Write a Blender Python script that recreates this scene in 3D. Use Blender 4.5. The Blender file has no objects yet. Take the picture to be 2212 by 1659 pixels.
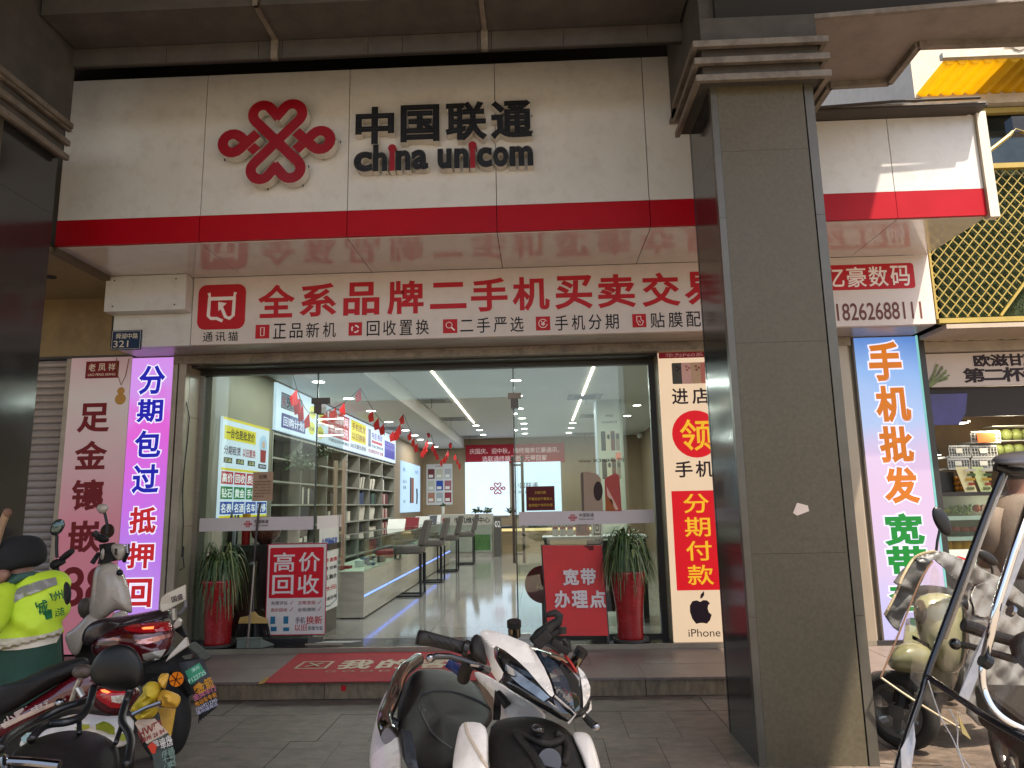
import bpy, math, random
from mathutils import Vector, Matrix
R = math.radians
sc = bpy.context.scene
random.seed(7)
# ------------------------------------------------------------------ camera
F, CX, CY, H = 1534.0, 1106.0, 829.5, 1.5
roll, pitch, yaw = R(1.17), R(9.65), R(2.0)
fw = Vector((-math.sin(yaw)*math.cos(pitch), math.cos(yaw)*math.cos(pitch), math.sin(pitch)))
r0 = Vector((math.cos(yaw), math.sin(yaw), 0)); u0 = r0.cross(fw)
rt = r0*math.cos(roll) - u0*math.sin(roll); up = u0*math.cos(roll) + r0*math.sin(roll)
cd = bpy.data.cameras.new('camera'); cam = bpy.data.objects.new('camera', cd); sc.collection.objects.link(cam)
m = Matrix.Identity(4)
for i in range(3):
    m[i][0] = rt[i]; m[i][1] = up[i]; m[i][2] = -fw[i]
m.translation = Vector((0, 0, H)); cam.matrix_world = m
cd.sensor_fit = 'HORIZONTAL'; cd.sensor_width = 36; cd.lens = 36*F/2212; cd.clip_start = .05; cd.clip_end = 500
sc.camera = cam
# ------------------------------------------------------------------ light
EXPO = 1.85
w = bpy.data.worlds.new('World'); sc.world = w; w.use_nodes = True
SUN_EL, SUN_AZ = 64, 140       # sun azimuth: degrees clockwise from +y
nt = w.node_tree; sky = nt.nodes.new('ShaderNodeTexSky'); sky.sky_type = 'NISHITA'; sky.sun_disc = False
sky.sun_elevation = R(SUN_EL); sky.sun_rotation = R(SUN_AZ)
sky.dust_density = 3; sky.ozone_density = .6
mul = nt.nodes.new('ShaderNodeMixRGB'); mul.blend_type = 'MULTIPLY'; mul.inputs[0].default_value = 1; mul.inputs[2].default_value = (1, .965, .925, 1)
nt.links.new(sky.outputs[0], mul.inputs[1]); nt.links.new(mul.outputs[0], nt.nodes['Background'].inputs[0]); nt.nodes['Background'].inputs[1].default_value = .10
sd = bpy.data.lights.new('sun', 'SUN'); sd.energy = 3.0; sd.angle = R(.8); sd.color = (1, .9, .76)
sun = bpy.data.objects.new('sun', sd); sc.collection.objects.link(sun)
az, el = R(SUN_AZ), R(SUN_EL)
sdir = Vector((math.sin(az)*math.cos(el), math.cos(az)*math.cos(el), math.sin(el)))
sun.rotation_euler = sdir.to_track_quat('Z', 'Y').to_euler(); sun.location = (0, 0, 30)
vs = sc.view_settings; vs.view_transform = 'Standard'; vs.look = 'None'; vs.exposure = EXPO; vs.gamma = 1
sc.cycles.max_bounces = 7; sc.cycles.diffuse_bounces = 4; sc.cycles.glossy_bounces = 3; sc.cycles.transmission_bounces = 4
sc.cycles.transparent_max_bounces = 16; sc.cycles.caustics_reflective = False; sc.cycles.caustics_refractive = False
sc.cycles.sample_clamp_indirect = 4
GL = 1/2**EXPO

# ------------------------------------------------------------------ placing helpers: a sight line met with a plane of the place
def ray(px, py): return fw + rt*((px-CX)/F) - up*((py-CY)/F)
def aty(px, py, y): d = ray(px, py); return Vector((0, 0, H)) + d*(y/d.y)
def atx(px, py, x): d = ray(px, py); return Vector((0, 0, H)) + d*(x/d.x)
def atz(px, py, z): d = ray(px, py); return Vector((0, 0, H)) + d*((z-H)/d.z)

# ------------------------------------------------------------------ materials
def hexc(h, k=1.0):
    c = [int(h[i:i+2], 16)/255 for i in (0, 2, 4)]
    return tuple(k*(v/12.92 if v <= .04045 else ((v+.055)/1.055)**2.4) for v in c)
MATS = {}
def M(name, rgb=(.5, .5, .5), rough=.5, metal=0, var=.12, scale=6, bump=0, bscale=120, emit=0, coat=0, coat_r=.08, dirt=None, dirt_amt=.5, dscale=2.5, stretch=None, spec=.5, trans=0, alpha=1):
    if name in MATS: return MATS[name]
    if isinstance(rgb, str): rgb = hexc(rgb)
    m = bpy.data.materials.new(name); m.use_nodes = True; n = m.node_tree.nodes; l = m.node_tree.links
    b = n['Principled BSDF']; b.inputs['Roughness'].default_value = rough; b.inputs['Metallic'].default_value = metal
    b.inputs['Specular IOR Level'].default_value = spec
    if coat: b.inputs['Coat Weight'].default_value = coat; b.inputs['Coat Roughness'].default_value = coat_r
    if trans: b.inputs['Transmission Weight'].default_value = trans
    if alpha < 1: b.inputs['Alpha'].default_value = alpha
    tc = n.new('ShaderNodeTexCoord'); co = tc.outputs['Object']
    if stretch:
        mp = n.new('ShaderNodeMapping'); mp.inputs['Scale'].default_value = stretch; l.new(co, mp.inputs[0]); co = mp.outputs[0]
    col = None
    if var or dirt:
        nz = n.new('ShaderNodeTexNoise'); nz.inputs['Scale'].default_value = scale; nz.inputs['Detail'].default_value = 6; nz.inputs['Roughness'].default_value = .65
        l.new(co, nz.inputs['Vector'])
        cr = n.new('ShaderNodeValToRGB'); cr.color_ramp.elements[0].position = .3; cr.color_ramp.elements[1].position = .7
        cr.color_ramp.elements[0].color = (*[c*(1-var) for c in rgb], 1); cr.color_ramp.elements[1].color = (*[min(1, c*(1+var)) for c in rgb], 1)
        l.new(nz.outputs['Fac'], cr.inputs[0]); col = cr.outputs[0]
        if dirt:
            n2 = n.new('ShaderNodeTexNoise'); n2.inputs['Scale'].default_value = dscale; n2.inputs['Detail'].default_value = 9; n2.inputs['Roughness'].default_value = .75
            l.new(co, n2.inputs['Vector'])
            r2 = n.new('ShaderNodeValToRGB'); r2.color_ramp.elements[0].position = .48; r2.color_ramp.elements[1].position = .72
            r2.color_ramp.elements[0].color = (0, 0, 0, 1); r2.color_ramp.elements[1].color = (dirt_amt,)*3+(1,)
            l.new(n2.outputs['Fac'], r2.inputs[0])
            mx = n.new('ShaderNodeMixRGB'); mx.inputs[2].default_value = (*dirt, 1); l.new(r2.outputs[0], mx.inputs[0]); l.new(col, mx.inputs[1]); col = mx.outputs[0]
        l.new(col, b.inputs['Base Color'])
        rm = n.new('ShaderNodeMapRange'); rm.inputs[3].default_value = max(.02, rough-.08); rm.inputs[4].default_value = min(1, rough+.1)
        l.new(nz.outputs['Fac'], rm.inputs[0]); l.new(rm.outputs[0], b.inputs['Roughness'])
    else: b.inputs['Base Color'].default_value = (*rgb, 1)
    if bump:
        n3 = n.new('ShaderNodeTexNoise'); n3.inputs['Scale'].default_value = bscale; n3.inputs['Detail'].default_value = 4; l.new(co, n3.inputs['Vector'])
        bp = n.new('ShaderNodeBump'); bp.inputs['Strength'].default_value = bump; bp.inputs['Distance'].default_value = .01
        l.new(n3.outputs['Fac'], bp.inputs['Height']); l.new(bp.outputs[0], b.inputs['Normal'])
    if emit and emit > .3:
        for lk in list(b.inputs['Base Color'].links): l.remove(lk)
        b.inputs['Base Color'].default_value = (*[c*.15 for c in rgb], 1)
    if emit:
        if col: l.new(col, b.inputs['Emission Color'])
        else: b.inputs['Emission Color'].default_value = (*rgb, 1)
        b.inputs['Emission Strength'].default_value = emit*GL
    MATS[name] = m; return m
def ink(h, rough=.5, emit=0):     # flat print
    return M('print_'+h+('_lit%g' % emit if emit else ''), h, rough, var=.06, scale=7, emit=emit, spec=.25)
def glassm(name, tint=(.9, .96, .92), gl=.9, ior=1.5, smear=0):
    if name in MATS: return MATS[name]
    m = bpy.data.materials.new(name); m.use_nodes = True; n = m.node_tree.nodes; l = m.node_tree.links
    n.remove(n['Principled BSDF'])
    t = n.new('ShaderNodeBsdfTransparent'); t.inputs[0].default_value = (*tint, 1)
    g = n.new('ShaderNodeBsdfGlossy'); g.inputs['Roughness'].default_value = .015; g.inputs[0].default_value = (gl, gl, gl, 1)
    fr = n.new('ShaderNodeLayerWeight'); fr.inputs[0].default_value = .5; pw = n.new('ShaderNodeMath'); pw.operation = 'POWER'; pw.inputs[1].default_value = 5; l.new(fr.outputs['Facing'], pw.inputs[0]); ma = n.new('ShaderNodeMath'); ma.operation = 'MULTIPLY_ADD'; ma.inputs[1].default_value = .9; ma.inputs[2].default_value = ((ior-1)/(ior+1))**2; l.new(pw.outputs[0], ma.inputs[0])
    mx = n.new('ShaderNodeMixShader'); l.new(ma.outputs[0], mx.inputs[0]); l.new(t.outputs[0], mx.inputs[1]); l.new(g.outputs[0], mx.inputs[2])
    if smear:
        tc = n.new('ShaderNodeTexCoord'); nz = n.new('ShaderNodeTexNoise'); nz.inputs['Scale'].default_value = 9; nz.inputs['Detail'].default_value = 5; l.new(tc.outputs['Object'], nz.inputs['Vector'])
        bp = n.new('ShaderNodeBump'); bp.inputs['Strength'].default_value = smear; bp.inputs['Distance'].default_value = .04
        l.new(nz.outputs['Fac'], bp.inputs['Height']); l.new(bp.outputs[0], g.inputs['Normal']); l.new(bp.outputs[0], fr.inputs['Normal'])
    l.new(mx.outputs[0], n['Material Output'].inputs[0]); MATS[name] = m; return m

# ------------------------------------------------------------------ mesh builder
class B:
    def __init__(s): s.v = []; s.f = []; s.m = []; s.mi = 0
    def add(s, vs, fs):
        o = len(s.v); s.v += [Vector(p) for p in vs]; s.f += [tuple(i+o for i in q) for q in fs]; s.m += [s.mi]*len(fs); return s
    def box(s, a, b):
        x0, y0, z0 = [min(a[i], b[i]) for i in range(3)]; x1, y1, z1 = [max(a[i], b[i]) for i in range(3)]
        return s.add([(x0, y0, z0), (x1, y0, z0), (x1, y1, z0), (x0, y1, z0), (x0, y0, z1), (x1, y0, z1), (x1, y1, z1), (x0, y1, z1)],
                     [(0, 3, 2, 1), (4, 5, 6, 7), (0, 1, 5, 4), (1, 2, 6, 5), (2, 3, 7, 6), (3, 0, 4, 7)])
    def bar(s, p, q, w, h, upv=(0, 0, 1)):
        p, q = Vector(p), Vector(q); d = (q-p).normalized(); a = d.cross(Vector(upv))
        if a.length < 1e-4: a = d.cross(Vector((1, 0, 0)))
        a.normalize(); c = a.cross(d).normalized(); vs = []
        for e in (p, q):
            for i, j in ((-1, -1), (1, -1), (1, 1), (-1, 1)): vs.append(e+a*(i*w/2)+c*(j*h/2))
        return s.add(vs, [(0, 1, 2, 3), (7, 6, 5, 4), (0, 4, 5, 1), (1, 5, 6, 2), (2, 6, 7, 3), (3, 7, 4, 0)])
    def prism(s, pts, off):      # polygon extruded by a vector
        n = len(pts); off = Vector(off); P = [Vector(p) for p in pts]
        return s.add(P+[p+off for p in P], [tuple(range(n-1, -1, -1)), tuple(range(n, 2*n))]+[(i, (i+1) % n, n+(i+1) % n, n+i) for i in range(n)])
    def cyl(s, p, q, r, r2=None, n=16, caps=True):
        return s.tube([p, q], [r, r if r2 is None else r2], n, caps)
    def tube(s, pts, r, n=10, caps=True, flat=1.0):
        P = [Vector(p) for p in pts]; k = len(P); rr = r if isinstance(r, (list, tuple)) else [r]*k
        t0 = (P[1]-P[0]).normalized(); a = t0.cross(Vector((0, 0, 1)))
        if a.length < .05: a = t0.cross(Vector((1, 0, 0)))
        a.normalize(); vs = []
        for i in range(k):
            t = (P[min(i+1, k-1)]-P[max(i-1, 0)]).normalized(); a = (a-t*a.dot(t)).normalized(); c = t.cross(a)
            for j in range(n):
                an = 2*math.pi*j/n; vs.append(P[i]+a*(rr[i]*math.cos(an))+c*(rr[i]*flat*math.sin(an)))
        fs = [(i*n+j, i*n+(j+1) % n, (i+1)*n+(j+1) % n, (i+1)*n+j) for i in range(k-1) for j in range(n)]
        if caps: fs += [tuple(range(n-1, -1, -1)), tuple(range((k-1)*n, k*n))]
        return s.add(vs, fs)
    def lathe(s, c, prof, n=24, ax=(0, 0, 1)):   # prof: (radius, height) list
        c = Vector(c); ax = Vector(ax).normalized(); a = ax.cross(Vector((0, 1, 0)) if abs(ax.y) < .9 else Vector((1, 0, 0))).normalized(); b = ax.cross(a)
        vs = [c+ax*h+(a*math.cos(2*math.pi*j/n)+b*math.sin(2*math.pi*j/n))*r for r, h in prof for j in range(n)]
        k = len(prof); fs = [(i*n+j, i*n+(j+1) % n, (i+1)*n+(j+1) % n, (i+1)*n+j) for i in range(k-1) for j in range(n)]
        fs += [tuple(range(n-1, -1, -1)), tuple(range((k-1)*n, k*n))]
        return s.add(vs, fs)
    def ball(s, c, r, n=12, k=8):
        r = (r, r, r) if not isinstance(r, (list, tuple)) else r; c = Vector(c); vs = [c+Vector((0, 0, -r[2]))]
        for i in range(1, k):
            t = math.pi*i/k
            for j in range(n):
                a = 2*math.pi*j/n; vs.append(c+Vector((r[0]*math.sin(t)*math.cos(a), r[1]*math.sin(t)*math.sin(a), -r[2]*math.cos(t))))
        vs.append(c+Vector((0, 0, r[2]))); L = len(vs)-1
        fs = [(0, 1+(j+1) % n, 1+j) for j in range(n)]+[(L, L-n+j, L-n+(j+1) % n) for j in range(n)]
        fs += [(1+i*n+j, 1+i*n+(j+1) % n, 1+(i+1)*n+(j+1) % n, 1+(i+1)*n+j) for i in range(k-2) for j in range(n)]
        return s.add(vs, fs)
    def ribbon(s, pts, w, off, closed=False):     # flat stroke of width w in the plane whose thickness vector is off
        P = [Vector(p) for p in pts]; off = Vector(off); nn = off.normalized(); k = len(P); L = []; Q = []
        for i in range(k):
            t = (P[min(i+1, k-1)]-P[max(i-1, 0)]).normalized(); a = t.cross(nn).normalized()
            if 0 < i < k-1:
                d1 = (P[i]-P[i-1]).normalized(); d2 = (P[i+1]-P[i]).normalized(); c = max(.5, math.sqrt(max(.01, (1+d1.dot(d2))/2))); a = a/c
            L.append(P[i]+a*w/2); Q.append(P[i]-a*w/2)
        vs = L+Q+[p+off for p in L]+[p+off for p in Q]; fs = []
        for i in range(k-1):
            a, b, c, d = i, i+1, k+i+1, k+i
            fs += [(a, b, c, d), (2*k+d, 2*k+c, 2*k+b, 2*k+a), (a, 2*k+a, 2*k+b, b), (d, c, 2*k+c, 2*k+d)]
        fs += [(0, k, 3*k, 2*k), (k-1, 3*k-1, 4*k-1, 2*k-1)]
        return s.add(vs, fs)
    def grid(s, fn, nu, nv, thick=None):
        o = [fn(i/nu, j/nv) for j in range(nv+1) for i in range(nu+1)]; W = nu+1
        fs = [(j*W+i, j*W+i+1, (j+1)*W+i+1, (j+1)*W+i) for j in range(nv) for i in range(nu)]
        return s.add(o, fs)

def link(o, parent=None):
    sc.collection.objects.link(o)
    if parent: o.parent = parent
    return o
def obj(name, b, mat, parent=None, smooth=False, bevel=0, sub=0, solid=0, label=None, recalc=False):
    off = Vector((0, 0, 0)); p = parent
    while p: off += p.location; p = p.parent
    me = bpy.data.meshes.new(name); me.from_pydata([v-off for v in b.v], [], b.f)
    for mm in (mat if isinstance(mat, (list, tuple)) else [mat]): me.materials.append(mm)
    if isinstance(mat, (list, tuple)): me.polygons.foreach_set('material_index', b.m)
    if smooth: me.polygons.foreach_set('use_smooth', [True]*len(me.polygons))
    if recalc:
        import bmesh
        bm = bmesh.new(); bm.from_mesh(me); bmesh.ops.recalc_face_normals(bm, faces=bm.faces); bm.to_mesh(me); bm.free()
    me.update(); o = link(bpy.data.objects.new(name, me), parent)
    if solid: md = o.modifiers.new('s', 'SOLIDIFY'); md.thickness = solid
    if bevel: md = o.modifiers.new('b', 'BEVEL'); md.width = bevel; md.segments = 2; md.limit_method = 'ANGLE'; md.angle_limit = R(40); md.harden_normals = False
    if sub: md = o.modifiers.new('u', 'SUBSURF'); md.levels = sub; md.render_levels = sub
    if label: o['label'] = label
    return o
def thing(name, label, cat, loc=(0, 0, 0), group=None):
    o = bpy.data.objects.new(name, None); o.location = loc; o.empty_display_size = .1; link(o)
    o['label'] = label; o['category'] = cat
    if group: o['group'] = group
    return o
def tag(o, label, cat, group=None):
    o['label'] = label; o['category'] = cat
    if group: o['group'] = group
    return o
def struct(o): o['kind'] = 'structure'; return o
def sroot(name, loc=(0, 0, 0)):
    o = bpy.data.objects.new(name, None); o.location = loc; link(o); o['kind'] = 'structure'; return o
def copy_tree(o, parent=None):
    c = o.copy(); link(c)
    if parent: c.parent = parent
    for ch in [x for x in KIDS.get(o.name, [])]: copy_tree(ch, c)
    return c
KIDS = {}
def index_kids():
    KIDS.clear()
    for o in sc.objects:
        if o.parent: KIDS.setdefault(o.parent.name, []).append(o)
# ------------------------------------------------------------------ writing
_gl = {}
def glyphs(s, bold):
    k = (s, bold)
    if k in _gl: return _gl[k]
    cu = bpy.data.curves.new('t', 'FONT'); cu.body = s; cu.size = 1; cu.offset = 0; cu.extrude = 0; cu.fill_mode = 'FRONT'; cu.resolution_u = 7 if s.isascii() or s == 'ı' else 3
    ob = bpy.data.objects.new('t', cu); me = bpy.data.meshes.new_from_object(ob)
    vs = [v.co.copy() for v in me.vertices]; fs = [tuple(p.vertices) for p in me.polygons]
    bpy.data.objects.remove(ob); bpy.data.curves.remove(cu); bpy.data.meshes.remove(me)
    x0 = min(v.x for v in vs); x1 = max(v.x for v in vs); y0 = min(v.y for v in vs); y1 = max(v.y for v in vs)
    _gl[k] = (vs, fs, x0, x1, y0, y1); return _gl[k]
def outline_edges(fs):
    cnt = {}
    for q in fs:
        for i in range(len(q)):
            e = (q[i], q[(i+1) % len(q)]); cnt[e] = cnt.get(e, 0)+1
    return [e for e in cnt if (e[1], e[0]) not in cnt]
def text(s, o, U, V, x0, y0, w, h, bold=.01, depth=0, lift=.002, b=None, keep=False):
    """glyphs stretched into the box x0,y0,w,h of the plane (o; U right, V up); strokes widened by flat edge strips; depth > 0 makes solid letters"""
    b = b or B(); vs, fs, ax, bx, ay, by = glyphs(s, 0); U, V = Vector(U), Vector(V); N = U.cross(V).normalized(); o = Vector(o)
    ax -= bold; bx += bold; ay -= bold; by += bold
    sx = w/max(1e-6, bx-ax); sy = h/max(1e-6, by-ay)
    W3 = lambda x, y, l: o+U*(x0+(x-ax)*sx)+V*(y0+(y-ay)*sy)+N*(l+depth)
    P = [W3(v.x, v.y, lift) for v in vs]; mi = b.mi; b.add(P, fs)
    edges = outline_edges(fs); off = N*-depth
    if bold >= .004:
        nxt = {e[0]: e for e in edges}; prv = {e[1]: e for e in edges}; dl_ = .0009 if depth else .00025
        for k, (i, j) in enumerate(edges):
            p, q = vs[i], vs[j]; dx, dy = q.x-p.x, q.y-p.y; L = math.hypot(dx, dy)
            if L < 1e-5: continue
            dx /= L; dy /= L
            def ext(e, at):
                if e is None: return bold*.9
                a_, c_ = vs[e[0]], vs[e[1]]; l2 = math.hypot(c_.x-a_.x, c_.y-a_.y)
                if l2 < 1e-6: return 0
                dt = ((c_.x-a_.x)*dx+(c_.y-a_.y)*dy)/l2
                return bold*.98 if dt < .8 else 0
            e0, e1 = ext(prv.get(i), 0), ext(nxt.get(j), 1)
            A = (p.x-dx*e0, p.y-dy*e0); C = (q.x+dx*e1, q.y+dy*e1); nx, ny = dy*bold, -dx*bold; l = lift+dl_*(.3+.7*(k % 17)/16)
            R4 = [W3(A[0]+nx, A[1]+ny, l), W3(C[0]+nx, C[1]+ny, l), W3(C[0]-nx*.6, C[1]-ny*.6, l), W3(A[0]-nx*.6, A[1]-ny*.6, l)]
            b.add(R4, [(0, 1, 2, 3)])
            if depth:
                b.mi = mi+1; S = [r+off for r in R4]; b.add(R4+S, [(0, 4, 5, 1), (1, 5, 6, 2), (2, 6, 7, 3), (3, 7, 4, 0)]); b.mi = mi
    elif depth:
        b.mi = mi+1
        for e in edges: b.add([P[e[0]], P[e[1]], P[e[1]]+off, P[e[0]]+off], [(0, 3, 2, 1)])
        b.mi = mi
    return b
def fs_text(*a, **k): return text(*a, **k)
FX, FZ = (1, 0, 0), (0, 0, 1)       # facade frame: faces the street
def panel(name, mat, parent, o, U, V, x0, y0, x1, y1, lift=.0015, thick=.001, label=None, r=0):
    U, V = Vector(U), Vector(V); N = U.cross(V).normalized(); o = Vector(o)
    if r:
        P = []
        for cx, cy, a0 in ((x1-r, y1-r, 0), (x0+r, y1-r, 90), (x0+r, y0+r, 180), (x1-r, y0+r, 270)):
            for k in range(5): a = R(a0+k*22.5); P.append((cx+r*math.cos(a), cy+r*math.sin(a)))
    else: P = [(x0, y0), (x1, y0), (x1, y1), (x0, y1)]
    b = B().prism([o+U*x+V*y+N*(lift+thick) for x, y in reversed(P)], -N*thick)
    return obj(name, b, mat, parent, label=label)
def disc(name, mat, parent, o, U, V, cx, cy, rx, ry=None, lift=.0015, thick=.001, n=28):
    U, V = Vector(U), Vector(V); N = U.cross(V).normalized(); o = Vector(o); ry = ry or rx
    b = B().prism([o+U*(cx+rx*math.cos(-2*math.pi*k/n))+V*(cy+ry*math.sin(-2*math.pi*k/n))+N*(lift+thick) for k in range(n)], -N*thick)
    return obj(name, b, mat, parent)

# ------------------------------------------------------------------ soft bodies: pillows round an outline, and shells laid over them
from mathutils.bvhtree import BVHTree
from mathutils.geometry import delaunay_2d_cdt
def puff(b, pts, bulge, back=None, n=5, center=None, depth=None):
    """closed pillow: outline of (px, py, Y) sight points, swelling towards -y by bulge and +y by back (metres)"""
    back = bulge if back is None else back
    k = len(pts); P = [(p[0], p[1], p[2]) for p in pts]
    c = center or tuple(sum(p[i] for p in P)/k for i in range(3)); V_ = []; Fc = []
    lv = [math.sin(math.pi/2*(i+1)/(n+1)) for i in range(n)]   # scale from centre outwards
    def ring(s_, side): return [aty(c[0]+(p[0]-c[0])*s_, c[1]+(p[1]-c[1])*s_, c[2]+(p[2]-c[2])*s_+side*math.sqrt(max(0, 1-s_*s_))) for p in P]
    rings = [ring(s_, -bulge) for s_ in lv]+[ring(1, 0)]+[ring(s_, back) for s_ in reversed(lv)]
    V_.append(aty(c[0], c[1], c[2]-bulge))
    for r_ in rings: V_ += r_
    V_.append(aty(c[0], c[1], c[2]+back)); m_ = len(rings)
    for j in range(k): Fc.append((0, 1+(j+1) % k, 1+j))
    for i in range(m_-1):
        for j in range(k): Fc.append((1+i*k+j, 1+i*k+(j+1) % k, 1+(i+1)*k+(j+1) % k, 1+(i+1)*k+j))
    L = len(V_)-1
    for j in range(k): Fc.append((L, 1+(m_-1)*k+j, 1+(m_-1)*k+(j+1) % k))
    return b.add(V_, Fc)
def dense(pts, step):
    out = []
    for i in range(len(pts)):
        a, c = pts[i], pts[(i+1) % len(pts)]; n = max(1, int(math.hypot(c[0]-a[0], c[1]-a[1])/step))
        for j in range(n): out.append((a[0]+(c[0]-a[0])*j/n, a[1]+(c[1]-a[1])*j/n))
    return out
def bvh_of(*bs):
    v = []; f = []
    for b in bs:
        o = len(v); v += b.v; f += [tuple(i+o for i in q) for q in b.f]
    return BVHTree.FromPolygons(v, f)
def shell(bvh, pts, lift=.006, thick=.01, step=5, y0=None, bulge=0):
    """a sheet with thickness whose outline is pts (sight points), laid on the surface in bvh"""
    o2 = dense(pts, step); xs_ = [p[0] for p in o2]; ys2 = [p[1] for p in o2]; inn = []
    def inside(x, y):
        r_ = False; n = len(o2)
        for i in range(n):
            x1, y1 = o2[i]; x2, y2 = o2[(i+1) % n]
            if (y1 > y) != (y2 > y) and x < (x2-x1)*(y-y1)/(y2-y1)+x1: r_ = not r_
        return r_
    gx = min(xs_)+step/2
    while gx < max(xs_):
        gy = min(ys2)+step/2
        while gy < max(ys2):
            if inside(gx, gy) and min((gx-x)**2+(gy-y)**2 for x, y in o2) > (step*.45)**2: inn.append((gx, gy))
            gy += step
        gx += step
    n0 = len(o2); al = o2+inn
    r_ = delaunay_2d_cdt([Vector(p) for p in al], [(i, (i+1) % n0) for i in range(n0)], [list(range(n0))], 1, 1e-4)
    vv, _, ff = r_[0], r_[1], r_[2]; org = Vector((0, 0, H)); T = []
    last = None
    for v in vv:
        d = ray(v.x, v.y).normalized(); h_ = bvh.ray_cast(org, d)
        T.append(None if h_[0] is None else h_[3])
    good = [(vv[i], T[i]) for i in range(len(vv)) if T[i] is not None]
    if not good: good = [(vv[0], 3.0)]
    for i in range(len(vv)):
        if T[i] is None: T[i] = min(good, key=lambda g: (g[0]-vv[i]).length_squared)[1]
    fr = [org+ray(vv[i].x, vv[i].y).normalized()*(T[i]-lift) for i in range(len(vv))]; bk = [p+(p-org).normalized()*thick for p in fr]; n = len(fr)
    b = B(); fs = []
    for q in ff:
        q = tuple(q); nrm = (fr[q[1]]-fr[q[0]]).cross(fr[q[2]]-fr[q[0]])
        if nrm.dot(fr[q[0]]-org) > 0: q = q[::-1]
        fs.append(q)
    fs2 = fs+[tuple(i+n for i in reversed(q)) for q in fs]
    fs2 += [(e[0], e[0]+n, e[1]+n, e[1]) for e in outline_edges(fs)]
    return b.add(fr+bk, fs2)
def loft(b, rings, n=20, caps=True):     # rings: centre, half width vector, half depth vector
    vs = []
    for c, a, d in rings:
        c, a, d = Vector(c), Vector(a), Vector(d); vs += [c+a*math.cos(2*math.pi*j/n)+d*math.sin(2*math.pi*j/n) for j in range(n)]
    k = len(rings); fs = [(i*n+j, i*n+(j+1) % n, (i+1)*n+(j+1) % n, (i+1)*n+j) for i in range(k-1) for j in range(n)]
    if caps: fs += [tuple(range(n-1, -1, -1)), tuple(range((k-1)*n, k*n))]
    return b.add(vs, fs)
# ------------------------------------------------------------------ palette
white_acp = M('white_cladding', (.60, .585, .56), .32, var=.05, scale=3, bump=.02, bscale=500, dirt=(.30, .26, .22), dirt_amt=.4, dscale=6)
white_soffit = M('white_glossy_soffit', (.58, .55, .54), .15, coat=.65, coat_r=.09, var=.04, scale=3, dirt=(.3, .26, .24), dirt_amt=.2, dscale=5, spec=1.0)
red_acp = M('red_cladding', (.36, .001, .008), .45, var=.1, scale=2, spec=.2)
red_letter = M('red_acrylic', (.26, .002, .010), .4, var=.05)
black_letter = M('black_acrylic', (.012, .012, .014), .3, var=.05)
edge_white = M('letter_edge_white', (.62, .58, .52), .4, var=.08)
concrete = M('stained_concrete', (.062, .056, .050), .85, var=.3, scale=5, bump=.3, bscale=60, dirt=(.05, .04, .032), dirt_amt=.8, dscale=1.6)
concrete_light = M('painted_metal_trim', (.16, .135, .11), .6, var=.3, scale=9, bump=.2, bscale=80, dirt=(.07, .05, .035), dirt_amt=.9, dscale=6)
dark_void = M('dark_void', (.02, .017, .015), .9)
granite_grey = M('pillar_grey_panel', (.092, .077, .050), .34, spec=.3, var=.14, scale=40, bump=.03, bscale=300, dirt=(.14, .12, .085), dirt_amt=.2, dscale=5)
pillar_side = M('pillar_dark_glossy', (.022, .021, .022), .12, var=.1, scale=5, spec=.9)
steel = M('brushed_steel', (.38, .35, .31), .3, metal=1, var=.12, scale=4, stretch=(1, 1, 30))
bronze = M('bronze_frame', (.15, .115, .085), .35, metal=.6, var=.2, scale=5)
darkframe = M('dark_window_frame', (.035, .032, .03), .35, metal=.3, var=.1)
beige_stone = M('beige_wall_tile', (.30, .245, .17), .35, var=.12, scale=4, bump=.04, dirt=(.18, .13, .08), dirt_amt=.4)
black_metal = M('black_metal', (.015, .015, .016), .35, metal=.4, var=.1)
paving = M('grey_paving', (.125, .094, .072), .55, var=.4, scale=9, bump=.35, bscale=90, dirt=(.035, .028, .024), dirt_amt=1, dscale=3, stretch=(1, 2, 1))
paving2 = M('grey_paving_pale', (.14, .108, .086), .6, var=.3, scale=11, bump=.35, bscale=90, dirt=(.045, .035, .03), dirt_amt=.85, dscale=5, stretch=(1, 2, 1))
landing_m = M('landing_granite', (.16, .125, .108), .45, var=.3, scale=60, bump=.12, bscale=200, dirt=(.06, .047, .04), dirt_amt=.6, dscale=3)
riser_m = M('riser_granite', (.18, .135, .085), .75, var=.35, scale=25, bump=.4, bscale=120, dirt=(.06, .045, .03), dirt_amt=.8, dscale=5, stretch=(1, 1, .35))
threshold_m = M('black_granite', (.022, .02, .02), .12, var=.2, scale=60, spec=.8)
grout = M('joint_grout', (.045, .038, .033), .9)
# ------------------------------------------------------------------ ground
g = B().box((-60, -60, -.3), (60, 60, -.012)); ground = struct(obj('ground', g, M('street_ground', (.24, .20, .15), .8, var=.2, scale=3)))
pv = sroot('pavement')
obj('joint_bed', B().box((-6, 2.6, -.011), (7, 5.94, -.006)), grout, pv)
def slab(name, x0, y0, x1, y1, z, t, mat, par, gap=.004):
    dz = random.uniform(-.0015, .0015)
    return obj(name, B().box((x0+gap, y0+gap, z-t), (x1-gap, y1-gap, z+dz)), mat, par)
y = 5.52
for k in range(11): slab('curb_stone', -6+k*1.2, 5.525, -4.8+k*1.2, 5.94, 0, .006, paving if k % 3 else paving2, pv)
for r_ in range(5):
    y1 = 5.52-r_*.6; x = -4.9+(.17 if r_ % 2 else 0); n_ = 0
    while x < 5.6:
        slab('paving_slab', x, y1-.6, x+.34, y1, 0, .006, (paving, paving2, paving)[(n_*7+r_*3) % 3], pv, .0016); x += .34; n_ += 1
ld = sroot('shop_landing')
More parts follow.
